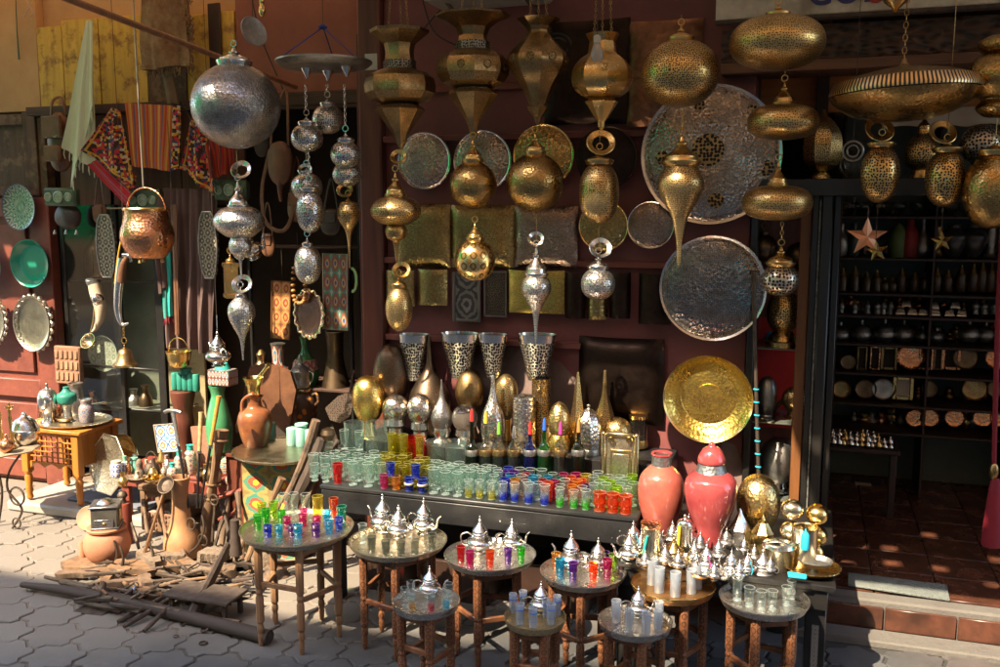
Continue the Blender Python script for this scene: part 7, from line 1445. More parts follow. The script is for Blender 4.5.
# ---------------------------------------------------------------- top fixtures
c_ = P(372, 61, -.03); bx('junction_box', 'plastic_white', c_.x-.035, c_.x+.035, -.04, -.001, c_.z-.045, c_.z+.035, None, .006, 'cream plastic junction box on the wall behind the crowned lantern', 'junction box')
t = thing('shelf_bracket', 'pale folded metal awning box on dark struts at the top of the burgundy wall', 'awning box', P(490, 8, -.15)); c_ = P(490, 2, -.15); bx('housing', 'plastic_white', P(432, 0, -.15).x, P(545, 0, -.15).x, -.26, -.03, c_.z, c_.z+.08, t, .01)
for px in (448, 530): m = MB(); q = P(px, 4, -.15); m.tube([(q.x, -.2, q.z+.01), (q.x+.06, -.003, q.z-.10)], .008, 8); m.build('strut', 'iron', t)
m = MB(); m.tube(cr([P(546, 46, -.04), P(552, 34, -.04), P(566, 36, -.05), (P(572, 48, -.04)), P(566, 62, -.04), P(552, 62, -.05), P(547, 50, -.04), P(556, 38, -.05), P(568, 44, -.04), P(564, 58, -.05)], 5), .004, 6); solo(m, 'cable_coil', 'coil of black cable on the wall beside the pear shaped lantern', 'cable', 'rubber', P(558, 60, -.04))
for i, pts in enumerate(([(250, -10), (262, 40), (285, 95), (290, 120)], [(355, -10), (375, 30), (390, 45), (410, 42), (440, 10)], [(420, -10), (433, 30), (455, 45)])):
    m = MB(); m.tube(cr([P(x, y, -.03) if i else P(x, y, YL-.03) for x, y in pts], 5), .003, 6); solo(m, 'cable', ['thin black cable running down the plaster left of the chandelier', 'drooping black cable behind the crowned lantern', 'short black cable under the awning box'][i], 'cable', 'rubber', P(*pts[-1], -.03 if i else YL-.03))
# ---------------------------------------------------------------- orange carved table with its goods
TZ2 = .46; a = G(38, 432, TZ2); Yt = .055
lf = G(30, 501, .06); rf = G(81, 504, .06); tw = (rf.x-lf.x)/2+.02; cxm = (lf.x+rf.x)/2; yf = (lf.y+rf.y)/2
t = thing('carved_table', 'orange varnished wooden table with a lattice apron at the left', 'table', (cxm, yf+.12, .06)); dpt = .26
bx('tabletop', 'wood_orange', cxm-tw-.03, cxm+tw+.05, yf-.035, yf+dpt+.03, TZ2-.02, TZ2, t, .004)
for sx in (-1, 1):
    for sy in (0, 1):
        x = cxm+sx*tw; y = yf+sy*dpt; m = MB(); z0_ = .0645
        m.lathe([(.012, z0_), (.019, z0_+.01), (.014, z0_+.03), (.02, z0_+.05), (.016, z0_+.07), (.021, z0_+.12), (.0155, z0_+.135), (.021, z0_+.145), (.021, z0_+.15)], (x, y, 0), 16); m.box((x, y, (z0_+.15+TZ2-.021)/2), (.042, .042, TZ2-.021-z0_-.151), .003); m.build('leg', 'wood_orange', t)
xa, xb = cxm-tw+.022, cxm+tw-.022; za, zb_ = .29, TZ2-.03
for y in (yf, yf+dpt):
    bx('rail', 'wood_orange', xa, xb, y-.01, y+.01, TZ2-.045, TZ2-.021, t)
m = MB(); n = 12; pts = [(xa, .275), (xa, .235)]+[(xa+(xb-xa)*i/n, .238+.022*abs(math.sin(math.pi*i/n*3))*(1 if i % 4 else .3)+.008) for i in range(1, n)]+[(xb, .235), (xb, .275)]
m.prism(pts, .018, Matrix.Translation((0, yf-.009, 0))); m.build('apron', 'wood_orange', t)
m = MB()
for i in range(1, 8): m.box((xa+(xb-xa)*i/8, yf, (.276+TZ2-.046)/2), (.007, .008, TZ2-.046-.276), .001)
for i in range(1, 5): m.box(((xa+xb)/2, yf-.001, .276+(TZ2-.046-.276)*i/5), (xb-xa, .007, .007), .001)
for i in range(1, 8):
    for j in range(1, 5): m.lathe([(0, -.006), (.007, 0), (0, .006)], (0, 0, 0), 8, Matrix.Translation((xa+(xb-xa)*i/8, yf-.004, .276+(TZ2-.046-.276)*j/5)) @ Matrix.Rotation(R(90), 4, 'X'))
m.build('lattice', 'wood_orange', t)
bx('side_panel', 'wood_orange', cxm+tw-.008, cxm+tw+.008, yf+.022, yf+dpt-.022, .26, TZ2-.021, t)
p = G(66, 424, TZ2+.004); tr = thing('serving_tray', 'large round silver tray on the orange carved table', 'tray', (cxm+.03, yf+.13, TZ2)); r_ = .205; m = MB(); m.lathe([(0, TZ2+.001), (r_*.8, TZ2+.001), (r_*.95, TZ2+.008), (r_, TZ2+.018), (r_*.985, TZ2+.019), (r_*.9, TZ2+.006), (0, TZ2+.004)], (cxm+.03, yf+.13, 0), 56, ell=.85); m.build('tray', 'tray_top', tr)
TT = TZ2+.006
def on(name, label, cat, cx, yb, z, parts, group=None, seg=28): return stand(name, label, cat, cx, yb, z, parts, group, seg=seg)
on('sugar_bowl', 'silver footed bowl with a lid on the tray at the left', 'bowl', 49, 422, TT, [('foot', 'silver', [(7, 422), (5, 418), (6, 412)]), ('bowl', 'silver', S([(6, 412), (9, 406), (9.5, 398), (8, 394)])), ('lid', 'silver_dull', S([(8.5, 394), (6, 390), (1.5, 388), (1.2, 384), (0, 383)]))])
on('oil_lamp', 'green glazed lamp top on a metal stem, on the silver tray', 'lamp', 68, 421, TT, [('stem', 'pewter', S([(7, 422), (5, 418), (4, 410), (6, 404)])), ('shade', 'green_paint', S([(6, 404), (9, 402), (9.5, 395), (5, 392), (3, 389), (3, 387)]), 12)])
on('painted_jug', 'blue patterned ceramic jug at the right of the silver tray', 'jug', 87, 422, TT, [('body', 'blue_mosaic', S([(6, 423), (7.5, 416), (7, 408), (5, 404), (6, 400)])), ('rim', 'pewter', [(6, 400.3), (6.5, 399), (5.2, 399)])]); pattern('blue_mosaic', [(.35, .33, .3), (.06, .12, .3), (.4, .2, .12), (.3, .3, .3), (.1, .2, .25)], 8, 5, .4, .2)
on('tall_jug', 'tall brownish jug behind the green lamp on the silver tray', 'jug', 77, 414, TT, [('body', 'silver_dull', S([(7, 416), (8, 404), (7, 394), (6, 388), (7, 384)])), ('rim', 'pewter', [(7, 384.3), (7.6, 383), (6, 383)])])
dish('small_dish', 'small dark dish with brass studs on the silver tray', 64, 422, 10, 2.5, TT, 'brass_aged')
p = G(33, 424, TT); m = MB(); m.box((p.x, p.y-.06, TT+.02), (.12, .05, .012), .004, Matrix.Translation((0, 0, 0))); solo(m, 'serving_tongs', 'flat gilt utensil resting across the silver tray rim', 'utensil', 'gold_pale', (p.x, p.y-.06, TT))
for i, px in enumerate((41, 56)): on('tiny_cup', ['tiny copper cup left of the silver footed bowl', 'tiny copper cup right of the silver footed bowl'][i], 'cup', px+2, 420, TT, [('cup', 'copper', S([(2.5, 421), (4, 417), (3.5, 412), (4, 409)])), ('rim', 'copper', [(4, 409.2), (4.3, 408.4), (3.6, 408.4)])])
# iron stand at the left edge with brass goods
p = G(8, 446, .42); y0 = p.y; t = thing('iron_table', 'wrought iron stand with a pale leaf shaped top at the left edge', 'table', (p.x, y0, 0))
m = MB(); m.lathe([(0, .40), (.10, .40), (.16, .402), (.165, .41), (.155, .415), (0, .412)], (p.x-.02, y0, 0), 22, wob=.05).jitter(.008, 16); m.build('tabletop', 'wood_leaf', t); wood('wood_leaf', (.38, .30, .2), (.22, .16, .1), .6, ax=0)
m = MB(); m.tube(cr([(p.x+.09, y0, .40), (p.x+.02, y0-.02, .3), (p.x, y0-.02, .2), (p.x+.06, y0, .1), (p.x+.01, y0-.02, .004)], 5), .006, 8); m.build('leg', 'iron', t); m = MB(); m.tube(cr([(p.x-.12, y0, .40), (p.x-.06, y0, .2), (p.x-.1, y0, .005)], 5), .006, 8); m.build('leg', 'iron', t); m = MB(); m.ring((p.x+.045, y0-.01, .17), .045, .005, (0, 1, 0), 20, 8); m.build('scroll', 'iron', t); m = MB(); m.ring((p.x+.03, y0-.01, .03), .025, .004, (0, 1, 0), 20, 8); m.build('scroll', 'iron', t)
IT = .4155
on('sugar_pot', 'silver ribbed pot with a domed lid on the iron stand', 'pot', 26, 444, IT, [('bowl', 'silver', S([(8, 446), (13, 438), (13.5, 430), (12, 428)])), ('lid', 'silver', S([(12.5, 428), (9, 420), (3, 416), (2, 413), (0, 412)]))])
on('candlestick', 'tall brass candlestick with a flat top on the iron stand', 'candlestick', 12, 448, IT, [('foot', 'brass', [(5, 449), (4, 446), (1.6, 444)]), ('stem', 'brass', [(1.6, 444), (2.4, 436), (1.2, 430), (2, 420), (1.2, 414), (1.6, 410)]), ('pan', 'brass', [(1.6, 410), (4, 408), (4, 406.5), (1, 406), (1, 403), (0, 402)])]); on('candlestick', 'shorter brass candlestick at the extreme left edge', 'candlestick', 2, 447, IT, [('foot', 'brass', [(5, 448), (4, 445), (1.6, 443)]), ('stem', 'brass', [(1.6, 443), (2.4, 435), (1.2, 428), (2, 418), (1.6, 412), (0, 411)])]); on('copper_pot', 'small round copper pot with a point on the iron stand', 'pot', 7, 452, IT, [('body', 'copper', S([(3, 453), (7, 448), (6, 442), (2, 439), (1, 435), (0, 434)])), ('foot', 'copper', [(3, 453.5), (3.4, 452.5)])])
# octagonal tray leaning
u = U(113, 466, -.02); c_ = P(111, 464, -.02); t = thing('octagonal_tray', 'large octagonal engraved tray leaning on the orange table', 'tray', (c_.x, c_.y, c_.z-31*u))
Mx = Matrix.Translation(c_) @ Matrix.Rotation(R(-18), 4, 'Z') @ Matrix.Rotation(R(80), 4, 'X')
m = MB(); m.lathe([(0, 0), (.75*31*u, 0), (.82*31*u, .008), (.95*31*u, .012), (31*u, .02), (31*u*.99, .023), (.8*31*u, .014), (0, .005)], (0, 0, 0), 8, Mx, ph=R(22.5)); m.build('tray', 'octo', t, None, 20); m = MB(); m.tube([Mx @ Vector((31*u*math.cos(R(45*k+22.5)), 31*u*math.sin(R(45*k+22.5)), .022)) for k in range(8)], .0045, 8, True); m.build('rim', 'silver_lace2', t)
u = U(128, 455, .05); c_ = P(124, 450, .06); t = disc('brass_tray', 'round brass ringed tray standing behind the octagonal tray', 'tray', 124, 451, 17, .06, 'brass', 'gold_smooth', None, .3, 40, lean=-8, prof=[(0, 0), (.6, .0), (.7, .1), (.75, .3), (.85, .35), (.9, .7), (1, 1)])
# ---------------------------------------------------------------- low red crate table with small goods
LZ = .30; a = G(112, 478, LZ); b_ = G(236, 497, LZ)
y0 = -.16; X0 = P(116, 480, y0).x; X1 = P(238, 490, y0).x
t = thing('low_bench', 'low red painted bench cluttered with small ceramics and brass', 'bench', ((X0+X1)/2, y0+.1, 0))
bx('seat', 'red_paint', X0, X1, y0, y0+.26, LZ-.02, LZ, t, .004); bx('apron', 'red_paint', X0+.01, X1-.01, y0+.004, y0+.02, LZ-.085, LZ-.022, t); 
for x in (X0+.03, X1-.05): bx('leg', 'red_paint', x-.02, x+.025, y0+.022, y0+.05, 0, LZ-.022, t); bx('leg', 'red_paint', x-.02, x+.02, y0+.2, y0+.24, 0, LZ-.022, t)
def lo(name, label, cat, cx, yb, parts, group=None, seg=24): return stand(name, label, cat, cx, yb, LZ, parts, group, seg=seg)
lo('ceramic_jar', 'small blue and white ceramic jar at the left end of the red bench', 'jar', 117, 477, [('body', 'blue_white', S([(5, 478), (6, 474), (6, 466), (5, 463)])), ('lid', 'bone', [(5, 463), (5, 461), (0, 460)])]); lo('ceramic_jar', 'second blue and white jar, partly behind the first on the red bench', 'jar', 126, 474, [('body', 'blue_white', S([(5, 475), (5.5, 471), (5, 465), (4, 463)])), ('lid', 'bone', [(4, 463), (4, 462), (0, 461)])])
def fluted(label, cx, yb, z, w_, h_, mt, n=3, Y=None, par_n='green_box'):
    p = G(cx, yb, z) if Y is None else Vector((P(cx, yb, Y).x, Y, z)); u = U(cx, yb, p.y); t = thing('fluted_jar', label, 'jar', (p.x, p.y, z)); m = MB(); r_ = w_/n
    for i in range(n): m.lathe([(r_*.98*u, z+.0005), (r_*1.05*u, z+.004), (r_*1.05*u, z+h_*u-.004), (r_*.9*u, z+h_*u)], (p.x+(i-(n-1)/2)*2*r_*u*.93, p.y, 0), 16)
    m.build('body', mt, t); m = MB(); m.lathe([(w_*.35*u, z+h_*u-.002), (w_*.32*u, z+(h_+3)*u), (w_*.40*u, z+(h_+3.5)*u), (w_*.38*u, z+(h_+5)*u), (0, z+(h_+5)*u)], (p.x, p.y, 0), 16); m.build('neck', mt, t); return t
fluted('small green fluted jar on the red bench', 135, 474, LZ, 9, 12, 'green_light', 3)
t = fluted('large green fluted jar balanced on a dark pedestal vase', 186, 392, P(186, 390, -.02).z, 17, 17, 'green_paint', 5, Y=-.02)
stand('pedestal_vase', 'dark bronze pedestal vase under the large green fluted jar', 'vase', 186, 480, LZ, [('body', 'wood_red', S([(9, 460), (7, 445), (10, 425), (9, 412), (11, 400), (12, 392), (11.5, 391)])), ('foot', 'wood_red', [(11, 470), (9, 455)])], Y=-.02)
lo('iron_teapot', 'small rusty iron kettle with a hoop handle on the red bench', 'kettle', 152, 474, [('body', 'iron', S([(6, 475), (8, 470), (6, 464), (3, 462)])), ('lid', 'iron', [(3, 462), (1, 460), (0, 460)])]); p = G(152, 470, LZ); u = U(152, 470, p.y); q = [o for o in COL.objects if o.name.startswith('iron_teapot')][-1]; m = MB(); m.tube([(p.x+6*u*math.cos(R(a)), p.y, LZ+11*u+8*u*math.sin(R(a))) for a in range(0, 181, 18)], .003, 8); m.build('handle', 'iron', q)
dish('brass_dish', 'shallow brass dish heaped with a small brass pot on the red bench', 154, 482, 12, 4, LZ, 'gold_smooth'); lo('brass_cup', 'small brass lidded cup in the shallow brass dish', 'cup', 153, 480, [('cup', 'brass', S([(3, 478), (5, 474), (4, 471)])), ('lid', 'brass', [(4, 471), (2, 468), (0, 467)])])
dish('stone_mortar', 'rough stone dish on the red bench', 136, 482, 13, 4, LZ, 'stone_rubble'); lo('silver_pot', 'small dark silver pot right of the brass dish', 'pot', 168, 474, [('body', 'silver_dull', S([(4, 478), (6, 470), (5, 464)])), ('lid', 'silver_dull', S([(5, 464), (2, 461), (0, 459)]))])
lo('figurine', 'small brown figurine in front of the green fluted jar', 'figurine', 140, 479, [('body', 'stone_rubble', S([(4, 480), (5, 474), (3, 468), (3.5, 464), (2, 460), (0, 459)])), ('base', 'stone_rubble', [(4.6, 480), (4.4, 479)])])
t = slab('ceramic_tile', 'square star patterned ceramic tile leaning behind the red bench goods', 'tile', 167, 438, 13, 14, .04, 'tile_star', -8, edge='bone')
for i, (px, yb, hw, hh, lb) in enumerate(((180, 476, 5, 24, 'orange and white ceramic bottle in the middle of the red bench'), (191, 474, 6, 28, 'striped blue and orange ceramic bottle right on the red bench'), (173, 484, 5, 20, 'yellow and white ceramic bottle at the bench front'))):
    lo('ceramic_bottle', lb, 'bottle', px, yb, [('body', 'ceramic_multi', S([(hw*.9, yb+1), (hw*1.1, yb-hh*.3), (hw, yb-hh*.7), (hw*.5, yb-hh*.85)])), ('neck', 'teal', [(hw*.5, yb-hh*.85), (hw*.45, yb-hh), (hw*.6, yb-hh-1), (0, yb-hh-1)])])
m = MB(); p = G(178, 484, LZ); m.box((p.x, p.y, LZ+.022), (.045, .03, .044), .003).jitter(.001, 20); solo(m, 'green_block', 'small green lacquered box at the front of the red bench', 'box', 'green_light', (p.x, p.y, LZ))
lo('brass_camel', 'small brass animal figure on the red bench', 'figurine', 162, 470, [('body', 'brass', S([(3, 472), (2, 466), (5, 462), (4, 458), (1.5, 452), (0, 448)])), ('base', 'brass', [(4, 472.5), (4, 471)])])
stand('painted_bowl', 'red and blue patterned ceramic bowl behind the walking sticks', 'bowl', 228, 468, LZ, [('bowl', 'ceramic_multi', S([(8, 480), (14, 470), (15, 458), (10, 450)])), ('foot', 'ceramic_multi', [(9, 481), (8.5, 480)])], Y=.0)
# green vase & ceramic box stack behind pedestal
stand('green_vase', 'tall glossy green glazed bottle vase behind the brown jug', 'vase', 221, 470, 0.30, [('body', 'green_vase', S([(9, 470), (12, 445), (13, 424), (9, 405), (6.5, 395), (9, 386)])), ('foot', 'green_vase', [(10, 471), (9.5, 469)])], Y=-.03)
p = P(225, 377, -.03); t = thing('painted_box', 'square patterned ceramic box standing on the green vase', 'box', (p.x, -.03, P(225, 386, -.03).z)); u = U(225, 377, -.03); m = MB(); m.box((p.x-.012, -.03, p.z), (25*u, .08, 16*u), .003); m.build('box', 'ceramic_box', t); m = MB(); m.lathe([(8*u, p.z+8*u), (7*u, p.z+10*u), (5*u, p.z+14*u), (0, p.z+14*u)], (p.x-.012, -.03, 0), 16); m.build('lid', 'teal', t)
# ---------------------------------------------------------------- painted pedestal with tray
PZ = .48; c0 = G(287, 452, PZ); y0 = c0.y; x0_ = P(234, 480, y0).x; x1_ = P(300, 480, y0).x
t = thing('painted_pedestal', 'wooden pedestal cabinet painted with red and yellow diamonds', 'pedestal', ((x0_+x1_)/2, y0, 0)); bx('carcass', 'wood_red', x0_, x1_+.04, y0-.06, y0+.16, 0, PZ-.03, t, .004)
zt = wz(270, 462, y0-.07); xm = P(242, 480, y0-.07).x; xe = P(296, 480, y0-.07).x
bx('painted_panel', 'painted_chest', xm, xe, y0-.069, y0-.061, wz(270, 560, y0-.07), zt, t, .001); bx('top_board', 'wood_red', x0_-.01, x1_+.05, y0-.075, y0+.17, PZ-.029, PZ-.012, t)
r_ = 52*U(283, 452, y0); cx_ = P(283, 452, y0).x; tr = thing('round_tray', 'round gilt tray with a beaded edge on the painted pedestal', 'tray', (cx_, y0+.02, PZ-.012)); m = MB(); m.lathe([(0, PZ-.0115), (r_*.8, PZ-.0115), (r_*.96, PZ-.006), (r_, PZ+.004), (r_*.985, PZ+.005), (r_*.93, PZ-.004), (0, PZ-.007)], (cx_, y0+.02, 0), 56); m.build('tray', 'tray_brass2', tr)
metal('tray_brass2', (.66, .60, .42), (.3, .25, .15), .28, tarn=.5, eng=130)
m = MB(); m.tube([(cx_+r_*.99*math.cos(a*math.pi/32), y0+.02+r_*.99*math.sin(a*math.pi/32), PZ+.004) for a in range(64)], [.0035 if k % 2 else .0055 for k in range(64)], 6, True); m.build('beaded_rim', 'tray_brass2', tr)
PT = PZ-.0068
t = stand('brown_jug', 'brown dappled clay jug with a loop handle on the pedestal tray', 'jug', 256, 446, PT, [('body', 'brown_glaze', S([(10, 448), (14, 438), (17, 422), (15, 412), (8, 407), (7, 403)])), ('neck', 'brown_glaze', [(7, 403), (6.5, 400), (8, 397), (9, 396), (7, 397)])]); plain('brown_glaze', (.34, .12, .04), .3, (.14, .045, .025), 16, .9, .3, 50, coat=.2)
q = t['_o']; u = U(256, 430, q[1]); m = MB(); m.tube(cr([(q[0]+5*u, q[1], q[2]+49*u), (q[0]+2*u, q[1]-7*u, q[2]+54*u), (q[0]-7*u, q[1]-9*u, q[2]+48*u), (q[0]-8*u, q[1]-10*u, q[2]+37*u), (q[0]-5*u, q[1]-12*u, q[2]+31*u)], 4), .0075, 8); m.build('handle', 'brown_glaze', t)
zz = PT+52*u; t = thing('brass_mortar', 'brass mortar with a pestle balanced on top of the brown jug', 'mortar', (q[0], q[1], zz)); m = MB(); m.lathe([(5.5*u, zz), (6*u, zz+1*u), (6.5*u, zz+8*u), (9.5*u, zz+16*u), (11*u, zz+18*u), (10*u, zz+18*u), (7*u, zz+12*u), (0, zz+8*u)], (q[0], q[1], 0), 28, wob=.03); m.build('mortar', 'gold_smooth', t)
m = MB(); a = Vector((q[0]-1*u, q[1], zz+10*u)); b_ = Vector((q[0]+19*u, q[1]-.01, zz+32*u)); m.tube([a, a.lerp(b_, .3), a.lerp(b_, .92), a.lerp(b_, .93), b_], [3.4*u, 2*u, 1.7*u, 2.8*u, 2.6*u], 12); m.build('pestle', 'gold_smooth', t)
t = stand('two_handled_pot', 'brown pot with orange spots and two ear handles at the back of the pedestal', 'pot', 302, 425, PT, [('body', 'spotted', S([(10, 432), (14, 420), (16, 408), (14, 398), (10, 393), (11, 390)])), ('rim', 'gold_pale', [(11, 390.5), (12, 389), (12, 387.5), (9, 388)])]); 
def spotted(n):
    b = NB(n); v = b.voro(22, 'F1'); c = b.mix(b.ramp(v, [(.24, 1.0), (.30, 0.0)]), b.mix(b.noise(30, 5), (.16, .09, .05), (.06, .035, .025)), (.75, .26, .03)); return b.fin(c, .35, 0.0, b.bump(b.noise(60), .3, .002))
_defs['spotted'] = spotted
q = t['_o']; u = U(302, 410, q[1])
for s in (-1, 1): m = MB(); m.tube(cr([(q[0]+s*14*u, q[1], q[2]+20*u), (q[0]+s*19*u, q[1], q[2]+26*u), (q[0]+s*17*u, q[1], q[2]+33*u), (q[0]+s*11*u, q[1], q[2]+31*u)], 4), .0065, 8); m.build('handle', 'spotted', t)
zz = P(302, 387, q[1]).z; t = thing('pewter_teapot', 'pewter teapot standing on the rim of the two handled pot', 'teapot', (q[0]-.003, q[1], zz)); m = MB(); m.lathe([(r_2*u, zz+h*u) for r_2, h in S([(9, 0), (10, 3), (9, 9), (10, 16), (8, 19), (3, 23), (2, 27), (1.5, 32), (0, 33)], 3)], (q[0], q[1], 0), 24); m.build('body', 'pewter', t)
m = MB(); m.tube(cr([(q[0]-8*u, q[1], zz+6*u), (q[0]-12*u, q[1], zz+12*u), (q[0]-14*u, q[1], zz+20*u)], 4), .0045, 8); m.build('spout', 'pewter', t); m = MB(); m.tube(cr([(q[0]+9*u, q[1], zz+17*u), (q[0]+14*u, q[1], zz+14*u), (q[0]+13*u, q[1], zz+7*u), (q[0]+9*u, q[1], zz+4*u)], 4), .003, 8); m.build('handle', 'pewter', t)
fluted('aqua fluted tin jar with a round neck on the pedestal tray', 302, 446, PT, 17, 18, 'aqua_tin', 3); fluted('aqua square tin behind the brown jug on the pedestal tray', 271, 440, PT, 5, 18, 'aqua_tin', 1)
# dark carved cushion panel behind the jug
t = thing('leather_board', 'worn dark brown leather panel leaning behind the brown jug', 'panel', P(262, 440, .12)); pts = [P(x, y, .10) for x, y in ((236, 425), (250, 366), (268, 363), (290, 372), (296, 390), (288, 436), (270, 420), (236, 432))]; m = MB(); m.prism([(p.x, p.z) for p in pts], .02, Matrix.Translation((0, .10, 0))).jitter(.004, 12); m.build('panel', 'leather', t)
# ---------------------------------------------------------------- walking sticks in the leather churn
Z0 = .0
t = stand('leather_churn', 'tall orange brown leather churn leaning among the tools', 'churn', 183, 572, .02, [('body', 'clay_pale2', S([(12, 572), (18, 560), (18, 540), (12, 526), (9, 512), (8, 492), (10, 480), (10.5, 478), (8.5, 479), (7, 500)]))], Y=-.42); plain('clay_pale2', (.50, .24, .09), .6, (.22, .11, .07), 10, .9, .5, 50)
def cane(label, x0p, y0p, x1p, y1p, Y0, Y1, mt='black_frame', top='brass', hl=.3, cross=False):
    a = P(x0p, y0p, Y0); b_ = P(x1p, y1p, Y1); t = thing('walking_stick', label, 'walking stick', a, 'walking sticks'); m = MB(); c_ = a.lerp(b_, 1-hl); m.tube([a, c_], [.0055, .0065], 10); m.build('shaft', mt, t)
    m = MB(); n = 5; m.tube([c_.lerp(b_, i/n) for i in range(n+1)], [.0075, .0095, .008, .010, .009, .011], 12); m.build('handle', top, t)
    m = MB(); m.tube([c_-(b_-c_)*.03, c_+(b_-c_)*.04], .0105, 12); m.build('ferrule', 'silver', t)
    if cross: m = MB(); m.tube(cr([tuple(b_+Vector((-.045, 0, -.004))), tuple(b_+Vector((-.02, 0, .006))), tuple(b_+Vector((.02, 0, .006))), tuple(b_+Vector((.045, 0, .0)))], 4), .009, 12); m.build('crossbar', top, t)
cane('black walking stick with a silver T shaped handle', 189, 508, 173, 412, -.42, -.36, top='silver_dull', hl=.35, cross=True); cane('black walking stick with a pale bone and brass handle, middle one', 197, 508, 201, 412, -.42, -.36, top='bone_amber', hl=.42); cane('black walking stick with an amber studded handle leaning right', 200, 508, 219, 396, -.41, -.35, top='amber_handle', hl=.45)
plain('bone_amber', (.6, .42, .2), .4, (.3, .15, .06), 40, .8); plain('amber_handle', (.72, .32, .05), .35, (.3, .15, .05), 60, .9)
t = thing('carved_frame', 'small carved wooden panel standing behind the walking sticks', 'panel', P(203, 470, -.05)); slab_ = slab('carved_stand', 'carved brown wooden folding stand behind the walking sticks', 'stand', 205, 448, 14, 22, -.06, 'clay_carved', -6); bpy.data.objects.remove(t)
# ladle, carved wooden post, mortar post
def iron(name, label, cat, pts, rad, mt='iron', flat=1.0, n=4, seg=8, jit=.002, group=None):
    q = [Vector(p) for p in cr([tuple(p) for p in pts], n)]; rr = [r_[0] for r_ in cr([(r_,) for r_ in rad], n)]; m = MB(); m.tube(q, rr, seg, flat=flat)
    if jit: m.jitter(jit, 25, len(COL.objects) % 17)
    lo_ = min(v[2] for v in m.v); o = min(q, key=lambda v: v.z); o = Vector((o.x, o.y, lo_)); return solo(m, name, label, cat, mt, o, group)
t = thing('long_ladle', 'long handled metal ladle leaning diagonally over the tools', 'ladle', P(138, 578, -.62)); m = MB(); a = P(137, 576, -.62); b_ = P(163, 495, -.5); m.tube([a, a.lerp(b_, .5), b_], [.009, .0075, .007], 10); m.build('handle', 'ladle_brown', t); m = MB(); u = U(166, 487, -.5); m.lathe([(0, -5*u), (6*u, -4*u), (9*u, 0), (9.3*u, 1*u), (8.5*u, 1*u), (6*u, -2*u), (0, -3*u)], (0, 0, 0), 24, Matrix.Translation(P(166, 485, -.5)) @ Matrix.Rotation(R(55), 4, 'X')); m.build('bowl', 'iron', t); metal('ladle_brown', (.55, .32, .18), (.2, .1, .05), .35, tarn=.7)
t = thing('carved_pillar', 'carved rough wooden pillar leaning in the middle of the tools', 'carved post', P(200, 570, -.34)); a = P(200, 572, -.36); b_ = P(221, 430, -.26); q = [a.lerp(b_, k/10) for k in range(11)]; m = MB(); m.tube(q, [.040, .045, .046, .046, .044, .042, .03, .024, .03, .034, .046], 10, flat=.6).jitter(.004, 22); m.build('post', 'carved_sun', t)
for k, s in ((.52, .05), (.62, .045), (.93, .05)): c_ = a.lerp(b_, k); m = MB(); m.ring(c_, s*.72, .006, (b_-a), 16, 8); m.build('carved_ring', 'carved_sun', t)
iron('carved_beam', 'long grey carved wooden beam leaning to the right of the pedestal', 'carved post', [P(268, 552, -.5), P(290, 510, -.48), P(310, 470, -.45), P(322, 438, -.44)], [.018, .026, .03, .022], 'wood_grey', jit=.004); 
t = thing('wooden_pestle', 'dark wooden spoon with a round head leaning on the carved beam', 'pestle', P(303, 478, -.42)); m = MB(); a = P(303, 478, -.43); b_ = P(322, 438, -.43); m.tube([a, b_], .009, 10); m.build('handle', 'wood_grey', t); m = MB(); c_ = P(328, 434, -.43); m.lathe([(0, -.032), (.02, -.026), (.032, 0), (.026, .02), (0, .03)], tuple(c_), 16); m.build('head', 'bronze_plain', t)
iron('wooden_club', 'second wooden club crossing behind the carved beam', 'club', [P(286, 500, -.5), P(305, 455, -.46), P(316, 420, -.45)], [.012, .017, .02], 'wood_old')
iron('turned_leg', 'pale turned wooden leg leaning before the painted pedestal', 'turned leg', [P(247, 560, -.62), P(262, 522, -.55), P(272, 500, -.52), P(282, 478, -.5)], [.012, .016, .011, .018], 'carved_sun')
t = thing('pierced_spatula', 'triangular pierced iron skimmer with a long handle by the glasses', 'skimmer', P(348, 430, -.12)); pts = [P(x, y, -.12) for x, y in ((325, 408), (338, 396), (349, 392), (354, 400), (350, 416), (340, 423), (330, 420))]; m = MB(); m.prism([(p.x, p.z) for p in pts], .008, Matrix.Translation((0, -.12, 0))); m.build('blade', 'iron_pierced', t); m = MB(); m.tube([P(349, 396, -.116), P(354, 370, -.115)], .004, 8); m.build('handle', 'iron', t); metal('iron_pierced', (.3, .22, .17), (.1, .06, .04), .5, perf=(90, .25))
# carved window panel
t = thing('wooden_window', 'pale carved wooden window panel with two arches standing under the red bench', 'window', P(163, 560, -.22)); c_ = P(162, 526, -.22); u = U(162, 526, -.22); z0_ = .03; zt_ = wz(162, 492, -.22); wv = 20*u
for s in (-1, 0, 1): bx('post', 'carved_sun', c_.x+s*wv-.014, c_.x+s*wv+.014, -.235, -.205, z0_, zt_, t, .005)
bx('top_rail', 'carved_sun', c_.x-wv-.02, c_.x+wv+.02, -.24, -.20, zt_+.001, zt_+.03, t, .006); bx('lattice_panel', 'clay_carved', c_.x-wv+.015, c_.x+wv-.015, -.226, -.214, z0_, z0_+(zt_-z0_)*.45, t, .002)
m = MB()
for s in (-.5, .5):
    for k in range(4):
        for j in range(3): m.box((c_.x+s*wv+(j-1)*.02, -.229, z0_+.012+k*.022), (.011, .006, .013), .002)
m.build('pegs', 'carved_sun', t)
for s in (-.5, .5): m = MB(); cx_ = c_.x+s*wv; w2 = wv/2-.014; zz = zt_-.03; m.prism([(w2, .03), (w2, -.03)]+[(w2*math.cos(R(a)), -.03+.032*math.sin(R(a))) for a in range(15, 180, 15)]+[(-w2, -.03), (-w2, .03)], .012, Matrix.Translation((cx_, -.226, zz))); m.build('arch', 'carved_sun', t)
